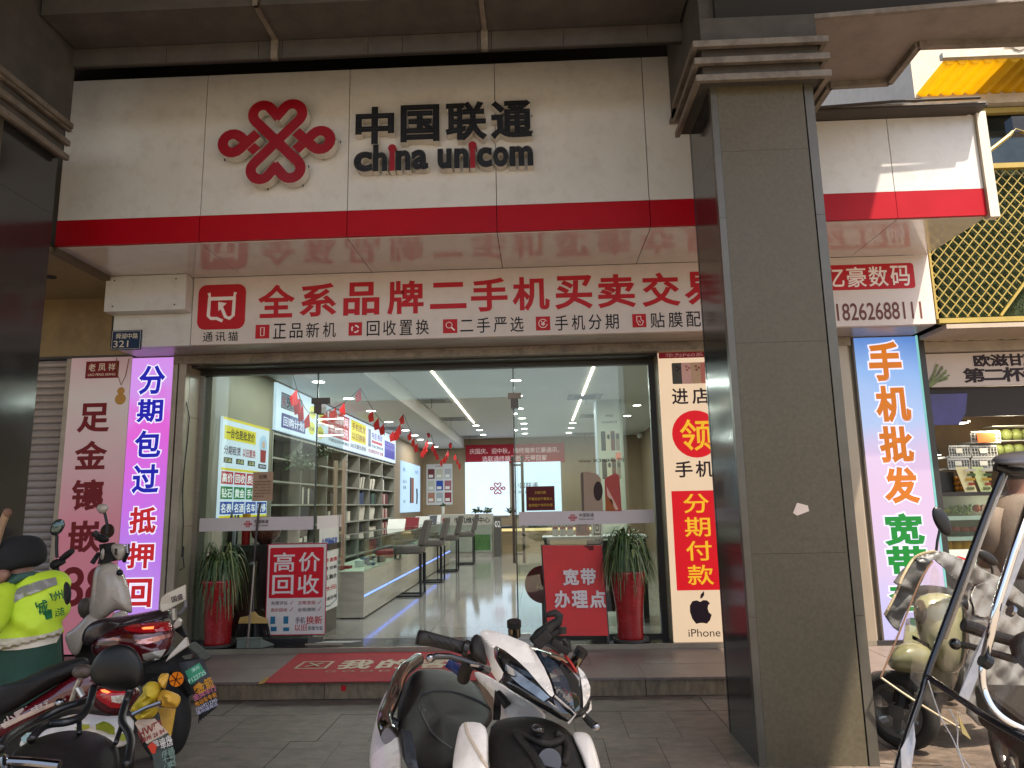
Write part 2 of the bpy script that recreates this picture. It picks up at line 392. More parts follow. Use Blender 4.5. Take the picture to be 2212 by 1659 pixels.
obj('landing_core', B().box((-6, 6.0, 0), (8, 7.08, .118)), grout, ld)
for k in range(9):
    x0 = -5.6+k*1.28
    obj('riser_block', B().box((x0+.003, 5.95, 0), (x0+1.277, 5.998, .12)), riser_m, ld)
    slab('landing_slab', x0, 5.935, x0+1.28, 6.42, .138, .018, landing_m, ld, .002)
    slab('landing_slab', x0-.4, 6.42, x0+.88, 7.05, .138, .018, landing_m, ld, .002)
obj('threshold', B().box((-4.4, 7.05, .1), (8, 7.52, .184)), threshold_m, ld, bevel=.004)
obj('threshold_trim', B().box((-4.4, 7.035, .139), (3.1, 7.049, .187)), M('threshold_trim', (.3, .26, .2), .4, metal=.5), ld)
# ------------------------------------------------------------------ shop building: walls, cladding behind the signs, storefront jambs
bd = thing('shop_building', 'phone shop front with beige stone jambs and dark metal header under the signs', 'building', (0, 7.3, 0))
obj('upper_wall', B().box((-4.2, 6.7, 3.12), (3.8, 7.6, 5.3)), M('dark_backing', (.05, .045, .04), .9), bd)
obj('banner_soffit', B().box((-4.14, 6.69, 3.092), (3.77, 7.10, 3.115)), M('soffit_grey', (.36, .33, .31), .3, var=.1, scale=4, dirt=(.15, .12, .1), dirt_amt=.5, dscale=6), bd)
obj('header_rail', B().box((-3.74, 7.05, 3.0), (3.15, 7.16, 3.09)), M('header_metal', (.24, .20, .16), .45, metal=.4, var=.2, dirt=(.06, .045, .035), dirt_amt=.8, dscale=8), bd, bevel=.004)
obj('header_shadow_gap', B().box((-3.6, 7.16, 2.98), (1.24, 7.34, 3.085)), darkframe, bd)
for x0, x1 in ((-3.74, -3.69), (-3.675, -3.60)): obj('shutter_guide', B().box((x0, 7.05, .184), (x1, 7.14, 3.0)), M('guide_metal', (.30, .25, .19), .4, metal=.3, var=.2), bd, bevel=.006)
obj('jamb_panel', B().box((-3.64, 7.14, .184), (-3.598, 7.42, 1.35)), beige_stone, bd)
obj('jamb_panel', B().box((-3.64, 7.14, 1.354), (-3.598, 7.42, 2.46)), beige_stone, bd)
obj('jamb_panel', B().box((-3.64, 7.14, 2.464), (-3.598, 7.42, 3.0)), beige_stone, bd)
obj('right_wall', B().box((1.235, 7.12, .14), (3.6, 7.4, 3.09)), beige_stone, bd)
obj('corner_column', B().box((3.0, 7.06, .139), (3.13, 7.2, 3.09)), M('corner_tube', (.33, .27, .2), .35, metal=.3, var=.1, stretch=(1, 1, .2)), bd, bevel=.02)
obj('corner_post', B().box((3.825, 7.08, .139), (3.88, 7.3, 3.09)), darkframe, bd)
obj('left_wall_block', B().box((-4.0, 7.14, .14), (-3.645, 7.42, 3.0)), beige_stone, bd)
# ------------------------------------------------------------------ main sign
obj('rear_wall_above', B().box((-9, 6.75, 5.3), (2.4, 6.85, 6.29)), dark_void, bd)
obj('rear_wall_above', B().box((2.4, 6.75, 4.9), (2.5, 6.85, 6.29)), dark_void, bd)
obj('side_wall_above', B().box((-9, 5.78, 3.785), (-4.16, 6.7, 6.29)), M('dark_backing'), bd)
ms = thing('main_sign', 'large white shop sign with red knot logo, black letters and red stripe along its foot', 'shop sign', (0, 5.9, 3.78))
xs = [-4.14, -2.87, -1.585, -.30, .995, 2.28, 3.04, 3.77]
for i in range(7):
    a, b = xs[i]+.003, xs[i+1]-.003; top = 5.35 if i < 5 else 4.68
    if i == 5: top = 4.68
    obj('white_panel', B().box((a, 5.713, 4.022), (b, 5.74, top)), white_acp, ms)
    if i not in (5,): obj('red_panel', B().box((a if i != 6 else xs[5]+.003, 5.709, 3.786), (b if i != 6 else 3.04-.002, 5.74, 4.018)), red_acp, ms)
    else: obj('red_panel', B().box((3.042, 5.709, 3.786), (3.767, 5.74, 4.018)), red_acp, ms)
    obj('soffit_panel', B().box((a, 5.742, 3.778), (b, 6.63, 3.79)), white_soffit, ms)
obj('sign_core', B().box((-4.13, 5.745, 3.8), (2.28, 6.5, 5.34)), dark_void, ms)
obj('sign_core', B().box((2.285, 5.745, 3.8), (3.76, 6.5, 4.66)), dark_void, ms)
obj('end_trim', B().box((3.772, 5.68, 3.76), (3.85, 5.76, 4.70)), M('cream_trim', (.62, .56, .46), .5, var=.08), ms)
Ys = 5.713
def zs(px, py): p = aty(px, py, Ys-.07); return p.x, p.z
# knot logo: six overlapping bands
def lp(zx, zy): p = aty(zx*.3472, zy*.3472, Ys-.115); return Vector((p.x, 0, p.z))
c0 = lp(1722, 880); kk = (lp(1822, 880)-c0).x/100
def band(pts, i):
    b = B(); P = [(c0.x+x*kk, Ys-.115-.0012*i-.0004*k_, c0.z-y_*kk) for k_, (x, y_) in enumerate(pts)]
    b.ribbon(P, 64*kk, (0, .095, 0))
    nf = len(b.f)
    for q in range(nf):
        vs_ = [b.v[t] for t in b.f[q]]; b.m[q] = 0 if max(v.y for v in vs_) < Ys-.108 else 1
    obj('logo_band', b, [red_letter, edge_white], ms, recalc=True)
def arc(cx, cy, r, a0, a1, n=14): return [(cx+r*math.cos(R(a0+(a1-a0)*i/n)), cy+r*math.sin(R(a0+(a1-a0)*i/n))) for i in range(n+1)]
n_ = 0
for sx in (-1, 1):
    for sy in (-1, 1):
        ty = 182 if sy < 0 else 184; q = arc(-92, -ty, 62, 135, 315)
        pts = [(32, 32-0)]+[(0, 0)]+q+[(-92+44+58, -ty-44+58)]
        pts = [(x, y_) for x, y_ in pts]; pts = [(20, 20), (-92-44, -ty+44)]+q[1:]+[(12, -ty+16+14)]
        P2 = [(sx*-1*x if sx > 0 else x, y_ if sy < 0 else -y_) for x, y_ in pts]
        band(P2, n_); n_ += 1
for sx in (-1, 1):
    q = arc(-272, 0, 62, -45, -315)
    pts = [(-120, 60)]+[(-272+44, -44)]+q[1:-1]+[(-272+44, 44)]+[(-120, -60)]
    band([(x*-sx, y_+4) for x, y_ in pts], n_); n_ += 1
# big characters
def zbox(zx0, zy0, zx1, zy1):
    a = aty(713+zx0*.3472, zy1*.3472, Ys-.09); b = aty(713+zx1*.3472, zy0*.3472, Ys-.09); return a.x, a.z, b.x, b.z
zt = [zbox(155, 658, 400, 900), zbox(437, 645, 680, 885), zbox(720, 628, 970, 875), zbox(1003, 620, 1255, 862)]
for ch, (x0, z0, x1, z1) in zip('中国联通', zt):
    obj('character', text(ch, (0, Ys, 0), FX, FZ, x0, z0, x1-x0, z1-z0, bold=.035, depth=.085), [black_letter, edge_white], ms)
zb = aty(713+262*.3472, 1066*.3472, Ys-.09).z; xh = aty(713+262*.3472, 940*.3472, Ys-.09).z-zb
for ch, a, b_, hh in (('c', 145, 262, 1), ('h', 266, 356, 1.32), ('ı', 368, 402, 1), ('n', 410, 500, 1), ('a', 506, 610, 1), ('u', 668, 757, 1), ('n', 772, 862, 1), ('ı', 871, 903, 1), ('c', 912, 1008, 1), ('o', 1014, 1110, 1), ('m', 1118, 1265, 1)):
    x0 = aty(713+a*.3472, 360, Ys-.09).x; x1 = aty(713+b_*.3472, 350, Ys-.09).x
    mt = [red_letter, edge_white] if ch == 'ı' else [black_letter, edge_white]
    obj('letter', text(ch, (0, Ys, 0), FX, FZ, x0, zb, x1-x0, xh*hh, bold=.045 if ch != 'ı' else .02, depth=.085), mt, ms)
    if ch == 'ı':
        b = B().lathe(((x0+x1)/2, Ys-.09, zb+xh*1.12), [(xh*.19, 0), (xh*.19, .085)], 18, (0, 1, 0)); obj('letter_dot', b, red_letter, ms)
pinb = B()
for (zx, zy) in ((1390, 985), (1660, 1168), (1880, 1145), (1915, 1025), (2008, 980), (2113, 872)):
    p = aty(zx*.3472, zy*.3472, Ys-.05); pinb.box((p.x-.004, Ys-.03, p.z-.012), (p.x+.004, Ys-.022, p.z+.006))
for zx, zy in ((400, 725), (455, 880), (845, 870), (1255, 710), (1165, 858), (180, 1065), (350, 1070), (500, 1060), (745, 1048), (1130, 1035)):
    p = aty(713+zx*.3472, zy*.3472, Ys-.05); pinb.box((p.x-.004, Ys-.03, p.z-.012), (p.x+.004, Ys-.022, p.z+.006))
obj('fixing_pins', pinb, black_metal, ms)['kind'] = 'stuff'
# flashing over the right part of the sign
fl = thing('roof_flashing', 'bent dark sheet metal flashing over the right end of the white sign', 'flashing', (3.1, 5.7, 4.7))
obj('flashing_sheet', B().prism([(2.3, 5.55, 4.71), (3.78, 5.55, 4.70), (3.9, 6.1, 4.86), (2.3, 6.1, 4.88)], (0, 0, .02)), concrete_light, fl)
obj('flashing_rod', B().tube([(2.35, 5.53, 4.70), (3.0, 5.52, 4.725), (3.72, 5.53, 4.735)], .012, 6), M('rusty_rod', (.04, .03, .022), .8), fl)
obj('flashing_lip', B().box((2.3, 5.56, 4.685), (3.80, 5.71, 4.705)), M('dark_lip', (.05, .04, .032), .7), fl)
# ------------------------------------------------------------------ banner sign
bs = thing('banner_sign', 'long white banner sign with red characters and black slogans above the glass front', 'shop sign', (0, 6.65, 3.09))
BY = 6.634; bo = (0, BY, 0)
banner_m = M('banner_print_white', (.62, .54, .50), .5, var=.05, scale=2, dirt=(.4, .33, .28), dirt_amt=.2, dscale=9)
obj('banner_board', B().box((-3.36, BY, 3.095), (3.77, 6.69, 3.776)), banner_m, bs, bevel=.004)
redp = ink('B3202A'); blackp = ink('1A1418')
def bz(px, py): p = aty(px, py, BY); return p.x, p.z
for ch, px in zip('全系品牌二手机买卖交易', (559, 649, 742, 837, 929, 1017.5, 1107.5, 1199.5, 1292, 1388, 1480)):
    x0 = aty(px, 640, BY).x; w_ = .355; z0, h_ = 3.345, .335
    if ch == '二': z0, h_ = 3.385, .265
    obj('character', text(ch, bo, FX, FZ, x0, z0, w_, h_, bold=.028), redp, bs)
sm = [(552, 582, '正品新机', 588, 731, 'phone'), (753, 782, '回收置换', 790, 932, 'cycle'), (957, 988, '二手严选', 992, 1137, 'lens'), (1158, 1189, '手机分期', 1197, 1343, 'yen'), (1367, 1397, '贴膜配件', 1404, 1560, 'hand')]
whitep = ink('E8DCD8')
for a, b_, s_, c_, d_, ic in sm:
    x0 = aty(a, 715, BY).x; x1 = aty(b_, 715, BY).x; zc = 3.21; h2 = (x1-x0)/2
    ib = panel('icon_tile', redp, bs, bo, FX, FZ, x0, zc-h2, x1, zc+h2)
    xm = (x0+x1)/2; b = B()
    def line(pts, w2=.006, b=b): b.ribbon([(xm+u*h2, BY-.004, zc+v*h2) for u, v in pts], w2, (0, .001, 0))
    if ic == 'phone': line([(-.25, -.6), (.25, -.6), (.25, .6), (-.25, .6), (-.25, -.6)])
    if ic == 'cycle':
        for k in range(3): line([(x_, y_) for x_, y_ in arc(0, 0, .5, k*120+15, k*120+95, 6)], .014)
    if ic == 'lens': line(arc(-.15, .15, .42, 0, 360, 18)); line([(.18, -.2), (.62, -.62)], .014)
    if ic == 'yen': line(arc(0, 0, .6, 30, 350, 18)); text('¥', (0, BY-.002, 0), FX, FZ, xm-.3*h2, zc-.35*h2, .6*h2, .7*h2, b=b)
    if ic == 'hand': line([(-.35, -.1), (-.35, .65), (.25, .65), (.25, .1)]); line([(-.35, -.1), (-.1, -.65), (.4, -.65), (.6, -.1), (.25, .1)]); line([(-.1, 0), (.2, -.3)])
    obj('icon_mark', b, whitep, bs)
    x0 = aty(c_, 715, BY).x; x1 = aty(d_, 715, BY).x; w_ = (x1-x0)
    for k, ch in enumerate(s_):
        hh = .15 if ch not in '二' else .115
        obj('character', text(ch, bo, FX, FZ, x0+w_*k/4+.01, zc-hh/2, w_/4-.035, hh, bold=.006), blackp, bs)
# round cornered cat logo tile
panel('logo_tile', redp, bs, bo, FX, FZ, -3.305, 3.245, -2.83, 3.70, r=.08)
lc = Vector((-3.067, BY-.0045, 3.4725)); b = B()
lines = [[(-.66, .72), (-.58, .42), (.58, .42), (.66, .72)], [(-.62, .5), (-.64, -.45), (-.5, -.58), (-.22, -.58), (.08, -.72)], [(.62, .5), (.6, -.45), (.42, -.6), (.22, -.52), (-.02, .02)]]
for L in lines: b.ribbon([lc+Vector((u*.2, -.0003*lines.index(L), v*.2)) for u, v in L], .03, (0, .001, 0))
b.prism([lc+Vector((-.035, -.001, .05)), lc+Vector((.05, -.001, .035)), lc+Vector((-.03, -.001, -.045))], (0, .001, 0))
obj('logo_mark', b, whitep, bs)
for k, ch in enumerate('通讯猫'): obj('character', text(ch, bo, FX, FZ, -3.24+k*.125, 3.125, .10, .095, bold=.006), blackp, bs)
panel('red_name_box', redp, bs, bo, FX, FZ, 1.75, 3.45, 3.62, 3.70, r=.03)
for k, ch in enumerate('通讯亿豪数码'):
    obj('character', text(ch, (0, BY-.003, 0), FX, FZ, 2.37+k*.205, 3.475, .18, .20, bold=.012), whitep, bs)
b = text('18262688111', bo, FX, FZ, 2.86, 3.15, .79, .17, bold=.012); obj('phone_number', b, ink('6A4038'), bs)
# side box left of the banner
sb = thing('facade_box', 'plain white projecting cladding box left of the banner, over the street number plate', 'cladding', (-3.77, 6.6, 3.4))
obj('box_panel', B().box((-4.165, 6.50, 3.42), (-3.368, 6.69, 3.774)), white_acp, sb, bevel=.003)
obj('lower_panel', B().box((-4.14, BY, 3.094), (-3.366, 6.69, 3.418)), white_acp, sb)
b = B()
for x_ in (-4.08, -3.47):
    for z_ in (3.47, 3.73): b.cyl((x_, 6.497, z_), (x_, 6.5, z_), .008, n=8)
obj('screws', b, black_metal, sb)['kind'] = 'stuff'
ap = thing('street_number_plate', 'small dark blue street number plate reading 321', 'address plate', (-3.99, BY, 3.07))
obj('plate', B().box((-4.145, BY-.012, 3.065), (-3.845, BY-.001, 3.262)), ink('1E3350'), ap, bevel=.002)
po = (0, BY-.012, 0); cp = ink('D8CDB8'); b = B()
for q in (((-4.135, 3.075), (-3.855, 3.075)), ((-4.135, 3.252), (-3.855, 3.252)), ((-4.135, 3.075), (-4.135, 3.252)), ((-3.855, 3.075), (-3.855, 3.252))):
    b.ribbon([(q[0][0], BY-.0145, q[0][1]), (q[1][0], BY-.0145, q[1][1])], .003, (0, .001, 0))
obj('border_line', b, cp, ap)
obj('street_name', text('舜湖中路', po, FX, FZ, -4.10, 3.175, .22, .055, bold=.01), cp, ap)
obj('number', text('321', po, FX, FZ, -4.12, 3.092, .15, .066, bold=.004), cp, ap)
# ------------------------------------------------------------------ concrete pillars with metal rails
def pillar(name, label, x0, x1, y0, y1, z1, near):
    t = thing(name, label, 'pillar', ((x0+x1)/2, (y0+y1)/2, 0))
    obj('pillar_core', B().box((x0+.02, y0+.02, 0), (x1-.02, y1-.02, 4.7)), dark_void, t)
    fx0, fx1 = x0+.045, x1-.065
    for za, zb_ in ((0, 1.18), (1.1815, 2.47), (2.4715, 3.76), (3.7615, 4.24)):
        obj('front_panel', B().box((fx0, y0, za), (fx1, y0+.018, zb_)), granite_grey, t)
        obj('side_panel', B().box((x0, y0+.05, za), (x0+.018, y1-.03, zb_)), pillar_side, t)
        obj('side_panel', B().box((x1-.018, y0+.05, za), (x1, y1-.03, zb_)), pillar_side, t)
    for xa, xb in ((x0, fx0-.002), (fx1+.008, x1)):
        for za, zb_ in ((0, .82), (.822, 3.30), (3.302, 4.24)): obj('corner_trim', B().box((xa, y0-.004, za), (xb, y0+.048, zb_)), M('corner_trim_metal', (.10, .09, .072), .3, metal=.3, var=.15), t)
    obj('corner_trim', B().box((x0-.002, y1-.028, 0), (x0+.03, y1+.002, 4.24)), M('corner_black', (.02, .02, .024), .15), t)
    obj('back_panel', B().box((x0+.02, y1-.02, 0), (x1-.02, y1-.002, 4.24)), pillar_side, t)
    for k, z_ in enumerate((4.205, 4.325, 4.445)):
        o_ = .115+.004*k
        for (a, b_) in (((x0-o_, y0-o_), (x1+.085, y0-o_+.035)), ((x0-o_, y0-o_+.037), (x0-o_+.035, y1-.02)), ((x1+.05, y0-o_+.037), (x1+.085, y1-.02))):
            obj('capital_rail', B().box((*a, z_), (*b_, z_+.045)), concrete_light, t, bevel=.003)
        obj('capital_board', B().box((x0-o_+.037, y0-o_+.037, z_+.02), (x1+.048, y1-.03, z_+.04)), concrete, t)
    obj('capital_core', B().box((x0-.05, y0-.05, 4.242), (x1+.04, y1-.04, 4.70)), concrete, t)
    return t
p1 = pillar('stone_pillar', 'dark grey panelled pillar standing in front of the sign, right of the shop door', 1.21, 1.885, 4.40, 5.04, 4.7, True)
b = B(); st = aty(1733, 1097, 4.40)
obj('torn_sticker', B().prism([aty(1713, 1108, 4.397), aty(1722, 1086, 4.397), aty(1745, 1092, 4.397), aty(1748, 1104, 4.397), aty(1722, 1114, 4.397)], (0, .002, 0)), ink('D9C5B8'), p1)
p2 = pillar('stone_pillar', 'dark grey panelled pillar at the left edge, behind the person in the bright vest', -4.345, -3.67, 4.40, 5.04, 4.7, True)
# ------------------------------------------------------------------ canopy: concrete and metal boards overhead
cn = thing('street_canopy', 'dark stained concrete and sheet metal canopy overhead, spanning both pillars', 'canopy', (-1.2, 4.9, 4.7))
xj = [-3.62, -2.86, -2.12, -1.93, -1.25, -.98, -.39, -.28, .28, .93, 1.2]
for i in range(len(xj)-1):
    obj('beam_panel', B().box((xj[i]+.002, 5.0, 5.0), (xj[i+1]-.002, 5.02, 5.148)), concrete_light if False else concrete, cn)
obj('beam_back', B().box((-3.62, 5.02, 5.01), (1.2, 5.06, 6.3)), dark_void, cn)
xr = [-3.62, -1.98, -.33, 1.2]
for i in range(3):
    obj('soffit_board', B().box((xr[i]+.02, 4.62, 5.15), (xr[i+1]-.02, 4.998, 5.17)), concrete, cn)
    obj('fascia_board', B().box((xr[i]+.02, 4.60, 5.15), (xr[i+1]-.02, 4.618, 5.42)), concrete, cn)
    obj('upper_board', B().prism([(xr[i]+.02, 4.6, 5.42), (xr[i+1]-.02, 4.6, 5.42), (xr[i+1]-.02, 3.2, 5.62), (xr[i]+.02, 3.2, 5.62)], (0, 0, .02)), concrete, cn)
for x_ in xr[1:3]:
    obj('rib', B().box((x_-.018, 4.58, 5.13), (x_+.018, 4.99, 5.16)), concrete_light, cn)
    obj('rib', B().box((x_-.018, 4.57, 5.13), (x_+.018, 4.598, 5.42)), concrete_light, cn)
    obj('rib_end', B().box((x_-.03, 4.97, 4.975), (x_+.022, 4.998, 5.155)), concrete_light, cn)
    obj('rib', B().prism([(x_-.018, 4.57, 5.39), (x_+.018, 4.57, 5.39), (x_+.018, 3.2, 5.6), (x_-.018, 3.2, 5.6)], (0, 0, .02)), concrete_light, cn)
# side walls above the pillars and the big shading roof slab
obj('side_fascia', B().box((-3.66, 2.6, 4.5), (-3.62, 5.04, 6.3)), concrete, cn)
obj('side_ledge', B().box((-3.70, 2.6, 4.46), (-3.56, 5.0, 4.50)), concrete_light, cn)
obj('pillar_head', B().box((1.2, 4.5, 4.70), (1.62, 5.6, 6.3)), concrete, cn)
obj('shading_roof_slab', B().box((-14, -.4, 6.3), (3.6, 6.9, 6.6)), dark_void, cn)  # out of view; edges set to shade the front and let sun in right
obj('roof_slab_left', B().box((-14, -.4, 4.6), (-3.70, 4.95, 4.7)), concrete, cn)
# stepped soffit right of the pillar
zs_ = 4.70
pts = [(1.24, 4.50), (1.50, 4.42), (3.17, 4.31), (3.62, 4.33), (3.60, 4.72), (2.79, 4.71), (2.80, 5.16), (2.35, 5.175), (2.36, 5.70), (1.2, 5.70), (1.2, 5.05)]
obj('stepped_soffit', B().prism([(x_, y_, zs_) for x_, y_ in reversed(pts)][::-1], (0, 0, .03)), M('soffit_taupe', (.19, .16, .14), .6, var=.15, scale=4, dirt=(.08, .065, .05), dirt_amt=.5, dscale=3), cn)
for a, b_ in zip(pts[3:8], pts[4:9]):
    obj('edge_trim', B().bar((*a, zs_-.02), (*b_, zs_-.02), .045, .05), concrete_light, cn)
obj('torn_front_trim', B().bar((1.35, 4.44, zs_+.01), (3.6, 4.30, zs_+.01), .03, .03), concrete_light, cn)
obj('upper_front_trim', B().bar((2.5, 4.28, zs_+.06), (3.7, 4.22, zs_+.07), .03, .03), concrete_light, cn)
obj('edge_face', B().box((2.36, 5.2, zs_+.03), (2.40, 5.7, zs_+.25)), concrete, cn)
obj('upper_dark_filler', B().box((1.3, 4.46, 4.735), (3.58, 4.5, 6.3)), dark_void, cn)  # added black panel standing in for the dark opening above the soffit
obj('loose_wire', B().tube([(2.9, 4.25, 4.78), (3.0, 4.3, 4.86), (3.1, 4.28, 4.9)], .014, 6), black_metal, cn)
# ------------------------------------------------------------------ left neighbour: recess with gold glow painted in, roller shutter, jewellery poster
nb = thing('jewellery_shop_wall', 'wall with painted gold glow and gold ceiling of the closed shop at the left, above its roller shutter', 'building', (-5.5, 7.2, 0))
glow_gold_m = M('wall_gold_glow', (.24, .16, .07), .35, metal=.35, var=.25, scale=2, dirt=(.08, .05, .025), dirt_amt=.6, dscale=1.5)  # gold colour stands in for warm glow on a beige wall
obj('fascia', B().box((-8, 7.08, 3.12), (-4.19, 7.12, 3.74)), glow_gold_m, nb)
obj('ceiling_panel', B().box((-8, 5.6, 3.74), (-4.16, 7.12, 3.78)), M('gold_ceiling', (.22, .17, .09), .4, metal=.2, var=.15), nb)
obj('edge_strip', B().bar((-4.16, 5.72, 3.755), (-4.16, 6.5, 3.755), .07, .05), M('brown_strip', (.10, .075, .05), .5), nb)
obj('fascia_foot', B().box((-8, 7.06, 3.10), (-4.19, 7.14, 3.118)), darkframe, nb)
for x_, y_ in ((-4.62, 6.35), (-4.68, 5.85)): obj('downlight_hole', B().cyl((x_, y_, 3.732), (x_, y_, 3.739), .055, n=20), dark_void, nb)
obj('shutter_jamb', B().box((-4.90, 7.1, .1), (-4.85, 7.2, 3.1)), M('guide_metal'), nb)
obj('wall_behind', B().box((-9, 7.25, 0), (-4.0, 7.3, 3.9)), dark_void, nb)
sh = thing('roller_shutter', 'closed grey roller shutter at the left behind the scooters', 'roller shutter', (-5.8, 7.18, 0))
slat_m = M('shutter_slat_metal', (.36, .31, .29), .45, metal=.2, var=.12, scale=3, dirt=(.2, .16, .14), dirt_amt=.5, dscale=4)
sl0 = None
for k in range(40):
    z_ = .14+k*.074
    P = [(-6.9, 7.17, z_), (-6.9, 7.158, z_+.012), (-6.9, 7.150, z_+.035), (-6.9, 7.158, z_+.060), (-6.9, 7.172, z_+.071), (-6.9, 7.19, z_+.071), (-6.9, 7.19, z_)]
    if sl0 is None: sl0 = obj('slat', B().prism(P, (2.0, 0, 0)), slat_m, sh, recalc=True)
    else: c = sl0.copy(); link(c, sh); c.parent = sh; c.location = sl0.location+Vector((0, 0, .074*k))
def outlined(name, ch, par, o, U, V, x0, z0, w_, h_, mat, omat, bold=.02, ob=.06, lift=.002):
    e = (ob-bold)*w_*.95
    obj(name+'_outline', text(ch, o, U, V, x0-e, z0-e, w_+2*e, h_+2*e, bold=ob, lift=lift), omat, par)
    obj(name, text(ch, o, U, V, x0, z0, w_, h_, bold=bold, lift=lift+.002), mat, par)
def grad_mat(name, stops, emit, axis='Z', z0=0, z1=1, rough=.5, noise=.15, nscale=1.2):
    m = bpy.data.materials.new(name); m.use_nodes = True; n = m.node_tree.nodes; l = m.node_tree.links; b = n['Principled BSDF']
    b.inputs['Roughness'].default_value = rough
    tc = n.new('ShaderNodeTexCoord'); sp = n.new('ShaderNodeSeparateXYZ'); l.new(tc.outputs['Object'], sp.inputs[0])
    mr = n.new('ShaderNodeMapRange'); mr.inputs[1].default_value = z0; mr.inputs[2].default_value = z1; l.new(sp.outputs[axis], mr.inputs[0])
    nz = n.new('ShaderNodeTexNoise'); nz.inputs['Scale'].default_value = nscale; nz.inputs['Detail'].default_value = 3; l.new(tc.outputs['Object'], nz.inputs['Vector'])
    ma = n.new('ShaderNodeMath'); ma.operation = 'MULTIPLY_ADD'; ma.inputs[1].default_value = noise*2; l.new(nz.outputs['Fac'], ma.inputs[0])
    sb_ = n.new('ShaderNodeMath'); sb_.operation = 'SUBTRACT'; sb_.inputs[1].default_value = noise; l.new(mr.outputs[0], sb_.inputs[0]); l.new(sb_.outputs[0], ma.inputs[2])
    cr = n.new('ShaderNodeValToRGB'); el_ = cr.color_ramp.elements
    while len(el_) > 1: el_.remove(el_[-1])
    el_[0].position = stops[0][0]; el_[0].color = (*hexc(stops[0][1]), 1)
    for p_, h_ in stops[1:]: e_ = el_.new(p_); e_.color = (*hexc(h_), 1)
    l.new(ma.outputs[0], cr.inputs[0]); 
    if emit < .3: l.new(cr.outputs[0], b.inputs['Base Color'])
    else: b.inputs['Base Color'].default_value = (.08, .08, .08, 1)
    if emit: l.new(cr.outputs[0], b.inputs['Emission Color']); b.inputs['Emission Strength'].default_value = emit*GL
    MATS[name] = m; return m
WY = 7.08
# jewellery poster
jp = thing('jewellery_poster', 'tall pale pink jewellery poster with dark red characters beside the purple light box', 'poster', (-4.5, 7.1, .2))
obj('poster_board', B().box((-4.84, 7.085, .15), (-4.20, 7.12, 3.10)), grad_mat('poster_pink', [(0, 'D8808E'), (.35, 'D47E8E'), (.6, 'CCA0A4'), (.85, 'C8BCB8'), (1, 'C8A8AC')], .2, z0=-.05, z1=2.9), jp)  # board given slight emission to lift its pink
jo = (0, 7.085, 0); dred = ink('6E1218', emit=.12)
for i, (ch, za, zb_) in enumerate((('足', 2.32, 2.62), ('金', 1.94, 2.23), ('镶', 1.53, 1.84), ('嵌', 1.12, 1.43))):
    obj('character', text(ch, jo, FX, FZ, -4.72, za, .33, zb_-za, bold=.03), dred, jp)
obj('number', text('88', jo, FX, FZ, -4.76, .60, .50, .38, bold=.012), dred, jp)
panel('brand_box', dred, jp, jo, FX, FZ, -4.68, 2.88, -4.33, 3.06)
for k, ch in enumerate('老凤祥'): obj('character', text(ch, (0, 7.082, 0), FX, FZ, -4.65+k*.105, 2.955, .075, .08, bold=.012), ink('D8C4B0', emit=.12), jp)
obj('letters', text('LAO FENG XIANG', (0, 7.082, 0), FX, FZ, -4.65, 2.905, .29, .026), ink('D8C4B0', emit=.12), jp)
cb = B().tube([(-4.36, 7.078, 3.09), (-4.33, 7.078, 2.9), (-4.29, 7.078, 2.8), (-4.25, 7.078, 2.9), (-4.225, 7.078, 3.08)], .004, 6); obj('printed_chain', cb, ink('8A6A3A'), jp)
cb = B()
for cz, rr in ((2.74, .04), (2.655, .058)): cb.lathe((-4.29, 7.084, cz), [(rr, 0), (rr*.9, .003)], 20, (0, -1, 0))
obj('printed_gourd', cb, ink('B08040', emit=.1), jp)
# purple light box
lb = thing('light_box_sign', 'tall glowing purple light box with blue and red characters left of the glass front', 'light box sign', (-3.97, 7.1, .3))
obj('housing', B().box((-4.197, 7.085, .40), (-3.745, 7.2, 3.085)), M('box_housing', (.4, .38, .36), .4), lb)
obj('lit_face', B().box((-4.19, WY, .42), (-3.752, 7.084, 3.08)), grad_mat('lit_purple', [(0, 'B888E4'), (.3, 'B46CE0'), (.5, 'C85CDC'), (.72, 'DC54D0'), (.85, 'CC88E4'), (1, 'D08CE8')], 1.0, z0=.1, z1=2.8, nscale=3), lb)
lo = (0, WY, 0); blue = ink('2020B4', emit=.8); redl = ink('C8242C', emit=.8); wl = ink('E8E4FF', emit=1.1)
ys_ = [(790, 852, '分', blue), (862, 912, '期', blue), (930, 988, '包', blue), (1003, 1065, '过', blue), (1095, 1152, '抵', redl), (1172, 1228, '押', redl), (1250, 1312, '回', redl)]
for ya, yb, ch, mt in ys_:
    xc_ = 328-(ya-790)*.062; a = aty(xc_, ya, WY); b_ = aty(xc_, yb, WY)
    outlined('character', ch, lb, lo, FX, FZ, -4.10, b_.z, .27, a.z-b_.z, mt, wl, bold=.03, ob=.075)
obj('cable', B().tube([aty(403, 868, 7.10), aty(409, 900, 7.09), aty(405, 950, 7.10), aty(398, 1010, 7.1), aty(394, 1060, 7.1), aty(396, 1130, 7.09), aty(393, 1190, 7.1), aty(398, 1225, 7.1), aty(388, 1232, 7.1)], .006, 6), black_metal, lb)
obj('cable_switch', B().box(aty(392, 1180, 7.085), aty(397, 1203, 7.1)), black_metal, lb, bevel=.003)
